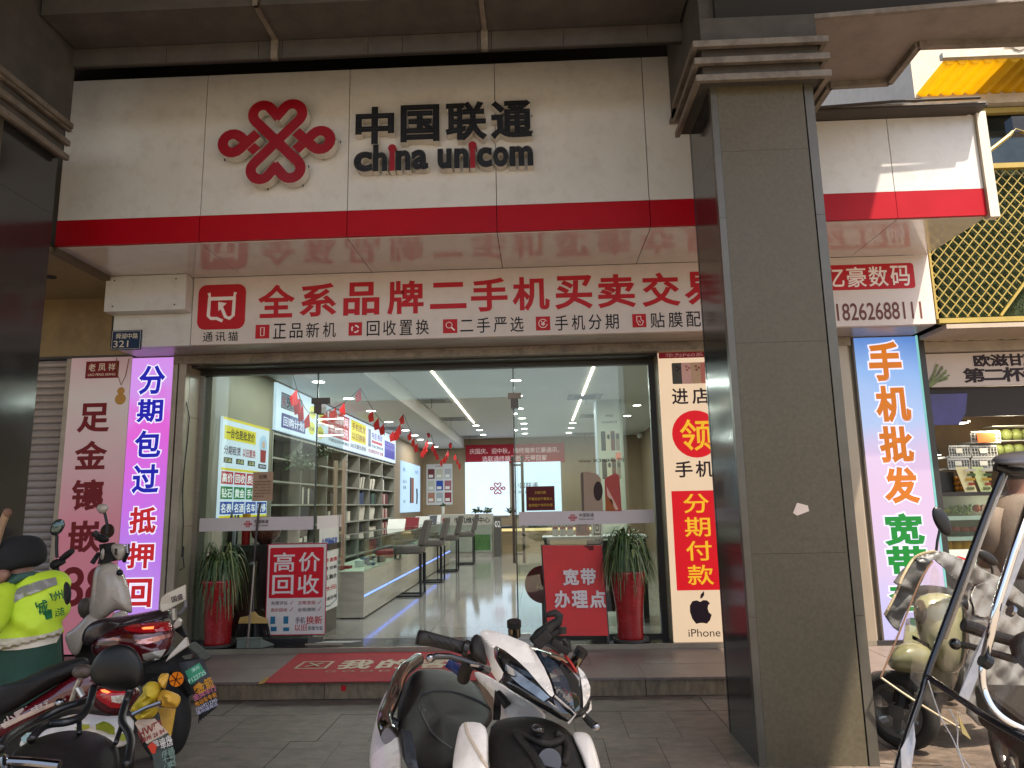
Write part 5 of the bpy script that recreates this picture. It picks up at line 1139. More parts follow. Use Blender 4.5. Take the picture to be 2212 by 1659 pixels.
hp_ = aty(537, 1385, 7.1); ht = aty(549, 1222, 7.12)
obj('handle', B().tube([(hp_.x, 7.075, .19), tuple(ht)], .009, 8), steel, dp); obj('hand_grip', B().tube([tuple(ht), tuple(aty(547, 1216, 7.12)), tuple(aty(539, 1219, 7.12))], [.014, .016, .008], 8), dm, dp)
# mat
mt = thing('door_mat', 'large red welcome mat with pale characters on the stone landing', 'mat', (-1, 6.4, .138))
mp_ = M('mat_red', (.34, .02, .024), .9, var=.2, scale=30, bump=.6, bscale=350, dirt=(.12, .03, .028), dirt_amt=.4, dscale=4)
MA, MB_ = atz(568, 1476, .142), atz(646, 1412, .142); x1 = .12
obj('mat_sheet', B().prism([(MA.x, MA.y+.01, .1395), (x1, MA.y+.01, .1395), (x1+.03, MB_.y, .1395), (MB_.x, MB_.y, .1395)], (0, 0, .006)), mp_, mt)
mo = (0, 0, .146); MX, MYv = (1, 0, 0), (0, 1, 0); cream = ink('A89478'); goldp = ink('8A6248')
a = atz(714, 1452, .146)
for k, ch in enumerate('我的客人都是贵人'):
    if a.x+.345*k < .05: obj('character', text(ch, mo, MX, MYv, a.x+.345*k, 6.32, .29, .36, bold=.03), cream, mt)
obj('letters', text('G O O D   L U C K   T O   Y O U', mo, MX, MYv, a.x-.05, 6.2, 2.0, .07), goldp, mt)
b = B(); q = atz(675, 1440, .146); b.ribbon([(q.x-.13, 6.36, .148), (q.x+.13, 6.36, .148), (q.x+.13, 6.62, .148), (q.x-.13, 6.62, .148), (q.x-.13, 6.35, .148)], .025, (0, 0, .001)); b.ribbon([(q.x-.06, 6.42, .150), (q.x+.06, 6.56, .150)], .025, (0, 0, .001)); b.ribbon([(q.x-.06, 6.56, .152), (q.x+.06, 6.42, .152)], .025, (0, 0, .001))
obj('square_mark', b, cream, mt)
obj('yellow_tape', B().prism([tuple(atz(556, 1478, .1445)), tuple(atz(570, 1476, .1475)), tuple(atz(583, 1463, .1475)), tuple(atz(575, 1463, .1445))], (0, 0, .001)), ink('9A7430'), mt)
q = aty(742, 1487, 5.945); tag(obj('red_paper_scrap', B().box((q.x-.02, 5.944, q.z-.02), (q.x+.02, 5.9475, q.z+.022)), ink('A81820'), None), 'small square red paper stuck on the step riser below the mat', 'paper scrap')
q = atz(735, 1382, .185); tag(obj('newspaper', B().prism([(q.x-.2, 7.28, .185), (q.x+.15, 7.28, .185), (q.x+.25, 7.36, .185), (q.x-.1, 7.36, .185)], (0, 0, .008)), ink('A8A4A0'), None), 'pale folded paper lying flat on the threshold by the left door', 'paper')
tag(obj('dropped_stick', B().cyl((q.x-.28, 7.22, .19), (q.x+.1, 7.2, .19), .005, n=6), ink('B8A488'), None), 'thin pale stick lying on the black threshold', 'stick')
# ------------------------------------------------------------------ right neighbour: fruit stall
fs_ = thing('fruit_shop_front', 'fruit and juice shop front at the far right with green turf wall and yellow lattice', 'shop front', (4.6, 6.8, 0))
turf = M('turf_green', (.05, .075, .02), .9, var=.5, scale=40)
obj('turf_board', B().box((3.86, 6.70, 3.08), (8, 6.75, 4.66)), M('turf_base', (.03, .045, .015), .95, var=.4, scale=30), fs_)
b = B()
for k in range(15000):
    x_ = random.uniform(3.86, 5.3); z_ = random.uniform(3.10, 4.66); p = Vector((x_, 6.70, z_)); d = Vector((random.gauss(0, .5), -1, random.gauss(-.3, .5))).normalized()*random.uniform(.015, .032); s_ = Vector((random.gauss(0, 1), 0, random.gauss(0, 1))).normalized()*.003
    b.add([p-s_, p+s_, p+d], [(0, 1, 2)])
o = obj('turf_blades', b, turf, fs_); o['kind'] = 'stuff'
ly = M('yellow_metal', (.36, .26, .05), .4, var=.12)
LP = [(3.80, 3.16), (4.35, 3.16), (5.6, 4.62), (3.80, 4.62)]
def clip(p, q):
    n = len(LP); t0, t1 = 0, 1
    for i in range(n):
        a, c = LP[i], LP[(i+1) % n]; nx, nz = -(c[1]-a[1]), c[0]-a[0]
        f0 = (p[0]-a[0])*nx+(p[1]-a[1])*nz; f1 = (q[0]-a[0])*nx+(q[1]-a[1])*nz
        if f0 < 0 and f1 < 0: return None
        if f0 < 0 <= f1: t0 = max(t0, f0/(f0-f1))
        if f1 < 0 <= f0: t1 = min(t1, f0/(f0-f1))
    if t1-t0 < .01: return None
    return (p[0]+(q[0]-p[0])*t0, p[1]+(q[1]-p[1])*t0), (p[0]+(q[0]-p[0])*t1, p[1]+(q[1]-p[1])*t1)
lt = fs_
for sgn in (-1, 1):
    for k in range(-22, 40):
        c = 3.2+k*.098; r_ = clip((c, 2.6), (c+sgn*2.2*.85, 4.8)) if sgn > 0 else clip((c, 2.6), (c-2.2*.85, 4.8))
        if r_: (a, b_) = r_; obj('lattice_bar', B().bar((a[0], 6.655-.006*sgn, a[1]), (b_[0], 6.655-.006*sgn, b_[1]), .009, .006, (0, 1, 0)), ly, lt)
obj('lattice_frame', B().bar((3.79, 6.64, 4.65), (7, 6.64, 4.65), .05, .05), ly, lt); obj('lattice_frame', B().bar((3.79, 6.64, 3.12), (7, 6.64, 3.12), .05, .045), ly, lt)
obj('lattice_frame', B().bar((4.38, 6.65, 3.16), (5.6, 6.65, 4.62), .02, .02, (0, 1, 0)), ly, lt); obj('lattice_frame', B().bar((3.79, 6.645, 3.14), (3.79, 6.645, 4.63), .02, .02, (0, 1, 0)), ly, lt)
obj('shop_soffit', B().box((3.84, 6.6, 3.04), (8, 7.6, 3.08)), M('beige_soffit', (.42, .34, .26), .6, var=.08), fs_)
obj('end_wall', B().box((3.90, 6.76, 3.1), (8, 7.6, 4.6)), dark_void, fs_)
obj('roller_casing', B().box((3.9, 7.14, 2.93), (8, 7.3, 3.035)), M('casing_beige', (.34, .28, .22), .5, var=.15, dirt=(.1, .07, .05), dirt_amt=.5), fs_, bevel=.005)
obj('casing_lip', B().tube([(3.9+.05*i, 7.12, 3.045+.006*math.sin(i*2.2)) for i in range(60)], .014, 6), M('wavy_lip', (.30, .26, .2), .5), fs_)
obj('stall_banner', B().box((3.9, 7.2, 2.58), (8, 7.22, 2.92)), M('stall_banner_white', (.56, .46, .40), .5, var=.06, scale=3), fs_)
so = (0, 7.2, 0); db_ = ink('2C1E22')
for ch, px, z0, w_, h_ in (('欧', 2105, 2.775, .17, .125), ('滋', 2141, 2.775, .18, .125), ('甘', 2178, 2.775, .165, .125), ('蔗', 2212, 2.775, .17, .125), ('第', 2079, 2.615, .215, .15), ('二', 2123, 2.635, .21, .11), ('杯', 2164, 2.615, .215, .15), ('半', 2206, 2.615, .215, .15)):
    q = aty(px, 800, 7.2); obj('character', text(ch, so, FX, FZ, q.x, z0, w_, h_, bold=.04), db_, fs_)
b = B(); g0 = aty(2003, 838, 7.2)
for k in range(16):
    a = R(20+k*3.2); L_ = .22+.03*math.sin(k*3); p = Vector((g0.x+.01*(k % 4), 7.196-.0006*k, g0.z+.01)); q = p+Vector((math.cos(a)*L_, 0, math.sin(a)*L_*1.0)); b.ribbon([p, p.lerp(q, .5)+Vector((0, 0, .01)), q], .016, (0, .0003, 0))
obj('cane_print', b, M('cane_green', (.16, .19, .07), .6, var=.6, scale=30), fs_)
obj('dark_band', B().box((3.9, 7.25, 2.28), (8, 7.3, 2.578)), M('stall_dark', (.025, .018, .015), .7), fs_)
q0, q1 = aty(1998, 852, 7.24), aty(2077, 917, 7.24)
obj('violet_film', B().prism([(q0.x, 7.24, q1.z), (q0.x+.3, 7.24, q1.z), (q0.x+.38, 7.24, q1.z+.12), (q0.x+.42, 7.24, q0.z), (q0.x, 7.24, q0.z)], (0, .004, 0)), M('violet_plastic', (.045, .035, .17), .35, var=.3, scale=4), fs_)
obj('stall_back', B().box((3.9, 9.4, 0), (8, 9.45, 3.0)), M('stall_back_brown', (.10, .065, .035), .7, var=.4, scale=2), fs_)
obj('stall_side', B().box((3.88, 7.3, 0), (3.9, 9.4, 3.0)), M('stall_side', (.06, .045, .035), .7), fs_)
obj('stall_side', B().box((7.9, 7.3, 0), (8.0, 9.4, 3.0)), M('stall_side'), fs_)
obj('stall_ceiling', B().box((3.9, 7.3, 2.6), (8, 9.4, 2.64)), M('stall_side'), fs_)
for k in range(9): obj('back_slat', B().prism([(3.95+.12*k, 9.36, 2.0), (3.99+.12*k, 9.36, 2.0), (4.19+.12*k, 9.36, 2.58), (4.15+.12*k, 9.36, 2.58)], (0, .02, 0)), M('slat_tan', (.2, .14, .08), .6), fs_)
# lamps of the stall (lit), plus an added fill light
for k, (px, py, Y_) in enumerate(((2070, 914, 7.6), (2012, 983, 7.9))):
    q = aty(px, py, Y_); t = thing('pendant_lamp', ('lit flat pendant lamp under the dark band of the fruit shop', 'lit black cone pendant lamp hanging low in the fruit shop')[k], 'lamp', tuple(q))
    obj('shade', B().lathe((q.x, q.y, q.z), [(.095, 0), (.09, .01), (.03, .13), (.01, .15)] if k else [(.11, 0), (.11, .02)], 20), black_metal, t)
    obj('bulb_disc', B().cyl((q.x, q.y, q.z-.006), (q.x, q.y, q.z-.001), .09, n=18), M('stall_lamp_glow', (1, .95, .8), .5, var=0, emit=9), t)
    obj('cord', B().cyl((q.x, q.y, q.z+.02), (q.x, q.y, 2.6), .004, n=6), black_metal, t)
for lx, ly_, lz in ((4.9, 7.55, 2.25), (5.6, 8.2, 2.25), (4.7, 7.45, 1.42)):  # last light has no fitting; added to brighten the fruit case
    l_ = bpy.data.lights.new('stall_lamp_fill', 'POINT'); l_.energy = (26 if lz > 2 else 5)*GL; l_.color = (1, .86, .62); l_.shadow_soft_size = .08; o = bpy.data.objects.new('stall_lamp_and_fill', l_); o.location = (lx, ly_, lz); link(o)
# crates, menu boards, fruit case
crm = M('crate_white', (.42, .42, .40), .5, var=.1)
def crate(px, py, w_, h_, Y_, label):
    q = aty(px, py, Y_); t = thing('plastic_crate', label, 'crate', (q.x+w_/2, Y_, q.z), 'pale mesh crates stacked in the fruit shop')
    for zz in (0, h_-.02): obj('rim', B().box((q.x, Y_, q.z+zz), (q.x+w_, Y_+.3, q.z+zz+.02)) if zz == 0 else B().box((q.x, Y_-.004, q.z+zz), (q.x+w_, Y_+.01, q.z+zz+.02)), crm, t)
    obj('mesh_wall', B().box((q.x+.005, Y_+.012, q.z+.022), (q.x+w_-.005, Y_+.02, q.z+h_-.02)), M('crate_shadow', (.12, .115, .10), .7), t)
    b = B()
    for i in range(9): b.box((q.x+w_*i/8-.004, Y_, q.z+.02), (q.x+w_*i/8+.004, Y_+.011, q.z+h_-.02))
    for i in range(1, 4): b.box((q.x, Y_+.001, q.z+h_*i/4-.003), (q.x+w_, Y_+.009, q.z+h_*i/4+.003))
    o = obj('mesh_bars', b, crm, t); o['kind'] = 'stuff'
    obj('price_tag', B().box((q.x+w_*.3, Y_-.008, q.z+h_*.35), (q.x+w_*.6, Y_-.006, q.z+h_*.75)), ink('D8D4C8'), t)
crate(2100, 958, .30, .13, 7.7, 'topmost pale mesh crate with an orange picture card')
crate(2052, 989, .22, .13, 7.7, 'left pale mesh crate in the upper row of the stack'); crate(2101, 989, .26, .13, 7.7, 'right pale mesh crate in the upper row of the stack')
crate(2050, 1015, .22, .12, 7.7, 'left pale mesh crate in the bottom row of the stack'); crate(2101, 1015, .26, .12, 7.7, 'right pale mesh crate in the bottom row of the stack')
q = aty(2122, 952, 7.68); tag(obj('picture_card', B().box((q.x-.06, 7.66, q.z-.02), (q.x+.12, 7.664, q.z+.08)), ink('D06830'), None), 'orange picture card on the topmost crate in the fruit shop', 'card')
q = aty(2180, 1010, 7.8); cg = thing('melon_rack', 'wire rack of green melons behind the crates in the fruit shop', 'rack', (q.x, 7.9, q.z))
for k in range(12): obj('melon', B().ball((q.x+.11*(k % 4), 7.95, q.z+.04+.16*(k//4)), .065, 10, 7), M('melon_green', (.20, .24, .07), .5, var=.3, scale=20), cg, smooth=True)
for k in range(4): obj('rack_shelf', B().box((q.x-.08, 7.86, q.z-.035+.16*k), (q.x+.45, 8.05, q.z-.025+.16*k)), crm, cg)
ct = thing('fruit_counter', 'dark counter with a stepped glass fruit case in the fruit shop', 'counter', (4.9, 7.4, 0))
c0_ = aty(2014, 1068, 7.35)
obj('counter_shelf', B().box((3.92, 7.3, c0_.z-.02), (6.5, 7.9, c0_.z+.015)), darkframe, ct)
obj('counter_body', B().box((3.92, 7.4, 0), (6.5, 7.9, .85)), M('stall_side'), ct)
obj('case_back', B().box((3.92, 7.7, .852), (6.5, 7.72, c0_.z-.022)), M('case_back', (.18, .17, .15), .5), ct)
obj('case_glass', B().prism([(3.92, 7.32, .865), (3.92, 7.34, c0_.z-.025), (3.92, 7.345, c0_.z-.025), (3.92, 7.325, .865)], (2.5, 0, 0)), glc, ct)
for z_ in (.885, 1.09, 1.29): obj('tray', B().box((3.94, 7.36, z_-.02), (6.4, 7.69, z_)), ink('C8C0B0'), ct); obj('price_strip', B().box((3.94, 7.352, z_-.03), (6.4, 7.359, z_+.01)), ink('D8D4C8'), ct)
def fruit(name, px, py, r, colr, label, grp, Y_=7.5, sq=1):
    q = aty(px, py, Y_); tag(obj(name, B().ball((q.x, Y_, q.z), (r, r, r*sq), 12, 8), ink(colr, .4), None, smooth=True), label, name, grp)
for px in (2109, 2124, 2139, 2154): fruit('tomato', px, 1098, .038, 'B03018', 'red round fruit on the top tray of the fruit case', 'red fruits on the top tray')
b = B(); q = aty(2072, 1100, 7.48)
for k in range(90): b.ball((q.x+random.uniform(-.1, .1), 7.46+random.uniform(-.03, .06), q.z+random.uniform(-.045, .035)), .014, 7, 5)
o = tag(obj('green_grapes', b, M('grape_green', (.16, .22, .05), .35, var=.3, scale=30), None, smooth=True), 'heap of green grapes on the top tray of the fruit case', 'grapes'); o['kind'] = 'stuff'
for px in (2034, 2046): fruit('banana', px, 1103, .03, 'B8A040', 'yellow fruit at the left end of the top tray', 'yellow fruits on the top tray', sq=.8)
for k, px in enumerate((2042, 2062, 2082, 2100)): fruit('meat_pack', px, 1143, .05, 'A84848', 'pink wrapped fruit on the middle tray', 'pink wrapped fruits on the middle tray', sq=.55)
for px, py in ((2044, 1178), (2064, 1178), (2084, 1176)): fruit('orange_bag', px, py, .06, 'C08018', 'orange net bag of fruit on the lowest tray', 'orange net bags on the lowest tray', sq=1.2)
for px, py in ((2100, 1172), (2112, 1190), (2126, 1172), (2136, 1190), (2148, 1174)): fruit('mango', px, py, .045, 'B89A30', 'yellow mango on the right of the lowest tray', 'mangoes on the lowest tray', sq=.9)
for k, (xa, xb, c_) in enumerate(((2078, 2112, 'D8CC98'), (2113, 2146, 'C8D090'))):
    a, d = aty(xa, 1008, 7.33), aty(xb, 1064, 7.33); t = thing('menu_board', ('left', 'right')[k]+' leaf of the open illustrated menu on the fruit counter', 'menu', ((a.x+d.x)/2, 7.33, d.z))
    obj('sheet', B().prism([(a.x, 7.33, d.z), (d.x, 7.33, d.z), (d.x-.05, 7.36, a.z), (a.x-.05, 7.36, a.z)], (0, .006, 0)), ink(c_, emit=.1), t)
    for j, cc in enumerate(('6A7048', '9A4030', 'B08A30', '486038', 'C8C0A8')): obj('printed_block', B().box((a.x+.02+.02*(j % 2), 7.320+.004*j*.3, d.z+.03+.045*j), (a.x+.09+.01*j, 7.323+.004*j*.3, d.z+.055+.045*j)), ink(cc), t)
q = aty(2072, 1062, 7.4); bx = thing('fruit_box', 'black open box of orange fruit on the fruit counter', 'box', (q.x, 7.5, q.z)); obj('box_shell', B().box((q.x-.28, 7.45, q.z), (q.x-.005, 7.6, q.z+.2)), black_metal, bx)
for k in range(9): obj('orange', B().ball((q.x+.0+.03*(k % 3), 7.44, q.z+.03+.05*(k//3)), .024, 8, 6), ink('B87820'), bx, smooth=True)
q = aty(2105, 1222, 6.9); fp = thing('sale_flyer', 'white sale flyer with red arrow and green fruit print below the fruit case', 'flyer', (q.x, 7.3, q.z)); obj('sheet', B().box((q.x-.25, 7.3, q.z-.15), (q.x+.25, 7.305, q.z+.12)), ink('C0C8BC'), fp); obj('red_print', B().prism([(q.x+.02, 7.296, q.z-.02), (q.x+.14, 7.296, q.z-.09), (q.x+.2, 7.296, q.z+.02), (q.x+.08, 7.296, q.z+.06)], (0, .002, 0)), ink('B82028'), fp); obj('green_print', B().prism([(q.x-.2, 7.296, q.z-.05), (q.x-.08, 7.296, q.z-.08), (q.x-.06, 7.296, q.z+.06), (q.x-.18, 7.296, q.z+.05)], (0, .002, 0)), ink('90A030'), fp)
obj('stall_front_base', B().box((3.92, 7.35, 0), (6.5, 7.38, .84)), M('stall_front_grey', (.12, .10, .085), .6), ct)
# ------------------------------------------------------------------ upper neighbours
ub = thing('upper_building', 'cream upper storey with dark windows and yellow corrugated awning above the fruit shop', 'building', (7, 9.7, 4.7))
glw = M('window_reflective', (.06, .075, .075), .05, metal=.6, var=.5, scale=1.3)
YU = 9.6; wa = aty(2090, 190, YU).z
x0 = aty(1990, 220, YU).x
obj('cream_wall', B().box((x0-.08, YU, 7.15), (14, YU+3, 12)), M('cream_plaster', (.55, .47, .38), .8, var=.1, bump=.1), ub)
obj('back_wall', B().box((x0-.08, YU+.35, 4.6), (14, YU+3, 7.15)), glw, ub)
obj('window_head', B().box((aty(1985, 185, YU).x, YU-.05, 7.0), (14, YU+.3, 7.14)), M('aged_white', (.5, .44, .36), .7, var=.2), ub)
x0 = aty(1990, 220, YU).x; x1 = aty(2083, 220, YU).x; x2 = aty(2095, 220, YU).x
obj('corner_post', B().box((x0-.08, YU, 4.7), (x0, YU+.3, 6.99)), darkframe, ub); obj('window_post', B().box((x1, YU-.02, 4.7), (x2, YU+.3, 6.99)), M('aged_white'), ub)
for xa, xb in ((x0, x1), (x2, 14)): obj('window_rail', B().box((xa+.01, YU+.05, 6.9), (xb-.01, YU+.12, 6.98)), ly, ub); obj('window_rail', B().box((xa+.01, YU+.05, 5.55), (xb-.01, YU+.12, 5.62)), steel, ub)
obj('awning_edge', B().box((x0-.1, 8.82, 7.26), (14, 8.9, 7.34)), M('aged_white'), ub)
m = M('yellow_awning', (.78, .56, .04), .45, var=.12, scale=4)
nt_ = m.node_tree; trn = nt_.nodes.new('ShaderNodeBsdfTranslucent'); trn.inputs[0].default_value = (.95, .70, .06, 1); mxs = nt_.nodes.new('ShaderNodeMixShader'); mxs.inputs[0].default_value = .5
nt_.links.new(nt_.nodes['Principled BSDF'].outputs[0], mxs.inputs[1]); nt_.links.new(trn.outputs[0], mxs.inputs[2]); nt_.links.new(mxs.outputs[0], nt_.nodes['Material Output'].inputs[0])
for k in range(46):
    xa = x0-.05+k*.17
    obj('awning_rib', B().prism([(xa, 8.9, 7.26), (xa+.05, 8.9, 7.21), (xa+.12, 8.9, 7.21), (xa+.17, 8.9, 7.26), (xa+.17, 8.9, 7.265), (xa, 8.9, 7.265)][::-1], (0, .74, -.05)), m, ub)
b = B()
for k in range(30): b.cyl((x0+.9+.16*k, 8.8, 7.40), (x0+.9+.16*k, 9.5, 7.46), .09, n=8)
o = obj('roof_tiles', b, M('tile_pale', (.42, .37, .31), .8, var=.2), ub); o['kind'] = 'stuff'
yp_ = thing('yellow_arm', 'yellow metal arm with a small lamp reaching in from the right edge', 'bracket', tuple(aty(2140, 320, 7.2)))
obj('arm_pipe', B().tube([aty(2133, 330, 7.2), aty(2180, 293, 7.2), aty(2192, 280, 7.2), aty(2225, 290, 7.2)], .022, 8), ly, yp_); obj('arm_lamp', B().box(aty(2190, 285, 7.18), aty(2225, 262, 7.3)), black_metal, yp_)
gb = thing('glass_office_building', 'pale blue glass building far off between the canopy and the sign', 'building', (16, 32, 0))
obj('glass_body', B().box((10, 32, 0), (30, 44, 40)), M('pale_glass_wall', (.16, .18, .21), .15, metal=.2, var=.2, scale=.3), gb)
for k in range(1, 16): obj('floor_band', B().box((10, 31.9, k*2.6), (30, 31.98, k*2.6+.3)), M('band_pale', (.25, .26, .28), .5), gb)
for k in range(12): obj('mullion', B().box((10+k*1.7, 31.8, 0), (10.18+k*1.7, 31.89, 40)), M('band_pale'), gb)
# ------------------------------------------------------------------ white scooter in front of the shop, leaning on its stand, nose to the right
def Z5(pts, y=None): return [(768+p[0]*.248, 1261.7+p[1]*.248) + ((p[2],) if len(p) > 2 else ((y,) if y is not None else ())) for p in pts]
def q5(x, y, Y): return aty(768+x*.248, 1261.7+y*.248, Y)
white_p = M('scooter_white_plastic', (.76, .70, .62), .28, var=.05, scale=10, coat=.3, dirt=(.42, .34, .26), dirt_amt=.35, dscale=14)
gloss_b = M('scooter_gloss_black', (.008, .008, .010), .06, var=0, coat=.6)
matte_b = M('scooter_matte_black', (.013, .0115, .010), .6, var=.3, scale=25, dirt=(.07, .055, .042), dirt_amt=.35, dscale=18, spec=.25)
rubber = M('grip_rubber', (.018, .016, .015), .5, var=.2, scale=40, bump=.15, bscale=300, spec=.3)
leather = M('seat_leather', (.004, .004, .005), .42, var=.2, scale=14, bump=.12, bscale=260, spec=.25)
chrome = M('dark_chrome', (.25, .24, .25), .12, metal=1, var=0)
lensm = M('headlight_lens', (.20, .25, .31), .05, var=.35, scale=16, coat=.8)
tyre = M('tyre_rubber', (.016, .015, .014), .75, var=.2, scale=30, bump=.3, bscale=90)
rimm = M('wheel_alloy', (.30, .29, .27), .3, metal=.8, var=.1)
WS = thing('white_scooter', 'white and black electric scooter parked centrally before the shop, seat to the left', 'scooter', (-.2, 2.3, 0))
def wheel(par, c, r, w_, axis=(1, 0, 0), spokes=5):
    c = Vector(c); ax = Vector(axis).normalized(); a = ax.cross(Vector((0, 0, 1))).normalized(); up_ = Vector((0, 0, 1))
    prof = [(r*.68, -w_*.42), (r*.86, -w_*.5), (r*.97, -w_*.32), (r, 0), (r*.97, w_*.32), (r*.86, w_*.5), (r*.68, w_*.42)]
    b = B(); n = 32; vs = [c+ax*h+(a*math.cos(2*math.pi*j/n)+up_*math.sin(2*math.pi*j/n))*q for q, h in prof for j in range(n)]; k = len(prof)
    b.add(vs, [(i*n+j, i*n+(j+1) % n, ((i+1) % k)*n+(j+1) % n, ((i+1) % k)*n+j) for i in range(k) for j in range(n)])
    wh = obj('wheel', b, tyre, par, smooth=True, recalc=True)
    b = B(); prof = [(r*.60, -w_*.4), (r*.69, -w_*.43), (r*.69, w_*.43), (r*.60, w_*.4)]
    vs = [c+ax*h+(a*math.cos(2*math.pi*j/n)+up_*math.sin(2*math.pi*j/n))*q for q, h in prof for j in range(n)]; b.add(vs, [(i*n+j, i*n+(j+1) % n, ((i+1) % 4)*n+(j+1) % n, ((i+1) % 4)*n+j) for i in range(4) for j in range(n)])
    for s_ in range(spokes):
        t_ = 2*math.pi*s_/spokes+.3; d = a*math.cos(t_)+up_*math.sin(t_); b.bar(c, c+d*r*.64, w_*.45, r*.14, ax)
    b.cyl(c-ax*w_*.45, c+ax*w_*.45, r*.22, n=16)
    obj('rim', b, rimm, wh, recalc=True); return wh
seat = B(); puff(seat, Z5([(480, 770, 2.95), (560, 735, 3.0), (700, 728, 3.02), (850, 758, 3.0), (1000, 820, 2.9), (1100, 930, 2.75), (1190, 1080, 2.6), (1215, 1190, 2.5), (1100, 1300, 2.35), (980, 1480, 2.2), (900, 1700, 2.1), (640, 1760, 2.1), (430, 1640, 2.15), (380, 1400, 2.35), (350, 1150, 2.6), (375, 1000, 2.75), (425, 860, 2.88)]), .13, .16, 6)
obj('seat', seat, leather, WS, smooth=True, sub=1)
sb_ = bvh_of(seat)
def onb(bv, pts, lift=.004):
    ts = []; org = Vector((0, 0, H)); ds = [ray(p[0], p[1]).normalized() for p in pts]
    for d in ds: h_ = bv.ray_cast(org, d); ts.append(h_[3] if h_[0] is not None else None)
    if all(t_ is None for t_ in ts):
        for i, d in enumerate(ds): ts[i] = (bv.find_nearest(org+d*2)[0]-org).length
    ok = [i for i, t_ in enumerate(ts) if t_ is not None]
    return [org+d*((ts[i] if ts[i] is not None else ts[min(ok, key=lambda k: abs(k-i))])-lift) for i, d in enumerate(ds)]
def densel(pts, step): o_ = dense(pts+pts[::-1][1:-1], step) if False else []; return o_
def smooth_line(pts, n=6):
    out = []
    for i in range(len(pts)-1):
        p0 = pts[max(i-1, 0)]; p1 = pts[i]; p2 = pts[i+1]; p3 = pts[min(i+2, len(pts)-1)]
        for k in range(n):
            t_ = k/n; out.append(tuple(.5*((2*p1[j])+(-p0[j]+p2[j])*t_+(2*p0[j]-5*p1[j]+4*p2[j]-p3[j])*t_*t_+(-p0[j]+3*p1[j]-3*p2[j]+p3[j])*t_**3) for j in range(len(p1))))
    out.append(tuple(pts[-1])); return out
seam = smooth_line(Z5([(845, 1440), (700, 1330), (610, 1200), (550, 1060), (570, 970), (680, 930), (850, 940), (1000, 985), (1120, 1045), (1185, 1090)]), 5)
obj('seat_seam', B().tube(onb(sb_, seam, -.0005), .0035, 6), M('seam_black', (.03, .03, .032), .4), WS)
tb = B()
for k in range(22):
    y_ = 1270+k*15; L_ = onb(sb_, Z5([(405+k*2.2, y_), (440+k*3, y_+6), (480+k*3.2, y_+14)]), .0005)
    if len(L_) > 2: tb.tube(L_, .0028, 5)
o = obj('seat_ribs', tb, M('seat_rib', (.05, .05, .055), .3), WS); o['kind'] = 'stuff'
# rear white side panel and grab rail
rp2 = B(); puff(rp2, Z5([(290, 885, 2.85), (335, 905, 2.83), (320, 1040, 2.7), (345, 1200, 2.55), (390, 1400, 2.38), (430, 1650, 2.2), (260, 1760, 2.15), (100, 1700, 2.3), (125, 1400, 2.55), (170, 1200, 2.7), (215, 1020, 2.8)]), .05, .12, 4)
obj('rear_side_panel', rp2, white_p, WS, smooth=True, sub=1)
gr = smooth_line(Z5([(545, 655, 3.0), (490, 695, 2.93), (420, 750, 2.84), (375, 830, 2.76), (345, 930, 2.68), (300, 1050, 2.6), (262, 1150, 2.52), (262, 1230, 2.46), (292, 1305, 2.42)]), 4)
obj('grab_rail', B().tube([aty(*p) for p in gr], .026, 14), chrome, WS, smooth=True)
obj('rail_end', B().tube([q5(288, 1295, 2.43), q5(300, 1320, 2.41)], .029, 14), chrome, WS)
obj('rail_clamp', B().tube([q5(310, 1200, 2.5), q5(370, 1230, 2.5)], .018, 8), black_metal, WS)
obj('rear_light_bar', B().tube([q5(800, 680, 2.4), q5(860, 720, 2.4), q5(950, 790, 2.35)], .017, 8), M('blue_black_plastic', (.02, .03, .10), .12, coat=.5), WS)
# inner leg shield (white) behind the headlight mass
ls = B(); puff(ls, Z5([(1000, 735, 2.35), (1130, 780, 2.3), (1260, 860, 2.2), (1450, 980, 2.1), (1640, 1100, 2.05), (1700, 1190, 2.0), (1500, 1260, 1.95), (1260, 1250, 2.05), (1200, 1150, 2.15), (1190, 980, 2.25), (1060, 850, 2.32)]), .05, .08, 4)
obj('leg_shield', ls, white_p, WS, smooth=True, sub=1)
obj('footboard_post', B().prism([q5(1212, 930, 2.16), q5(1258, 950, 2.16), q5(1258, 1185, 2.0), q5(1195, 1185, 2.0)], (0, .05, 0)), matte_b, WS)
obj('hook', B().tube([q5(1240, 950, 2.1), q5(1290, 1010, 2.08), q5(1322, 1058, 2.07)], [.010, .012, .012], 8), matte_b, WS)
obj('shaded_inner_panel', B().prism([q5(1060, 850, 2.3), q5(1205, 915, 2.22), q5(1200, 1120, 2.15), q5(1130, 1010, 2.22)], (0, .03, 0)), M('inner_panel_shade_brown', (.16, .10, .06), .5, var=.3), WS)  # brown laid in as shade on the white shield
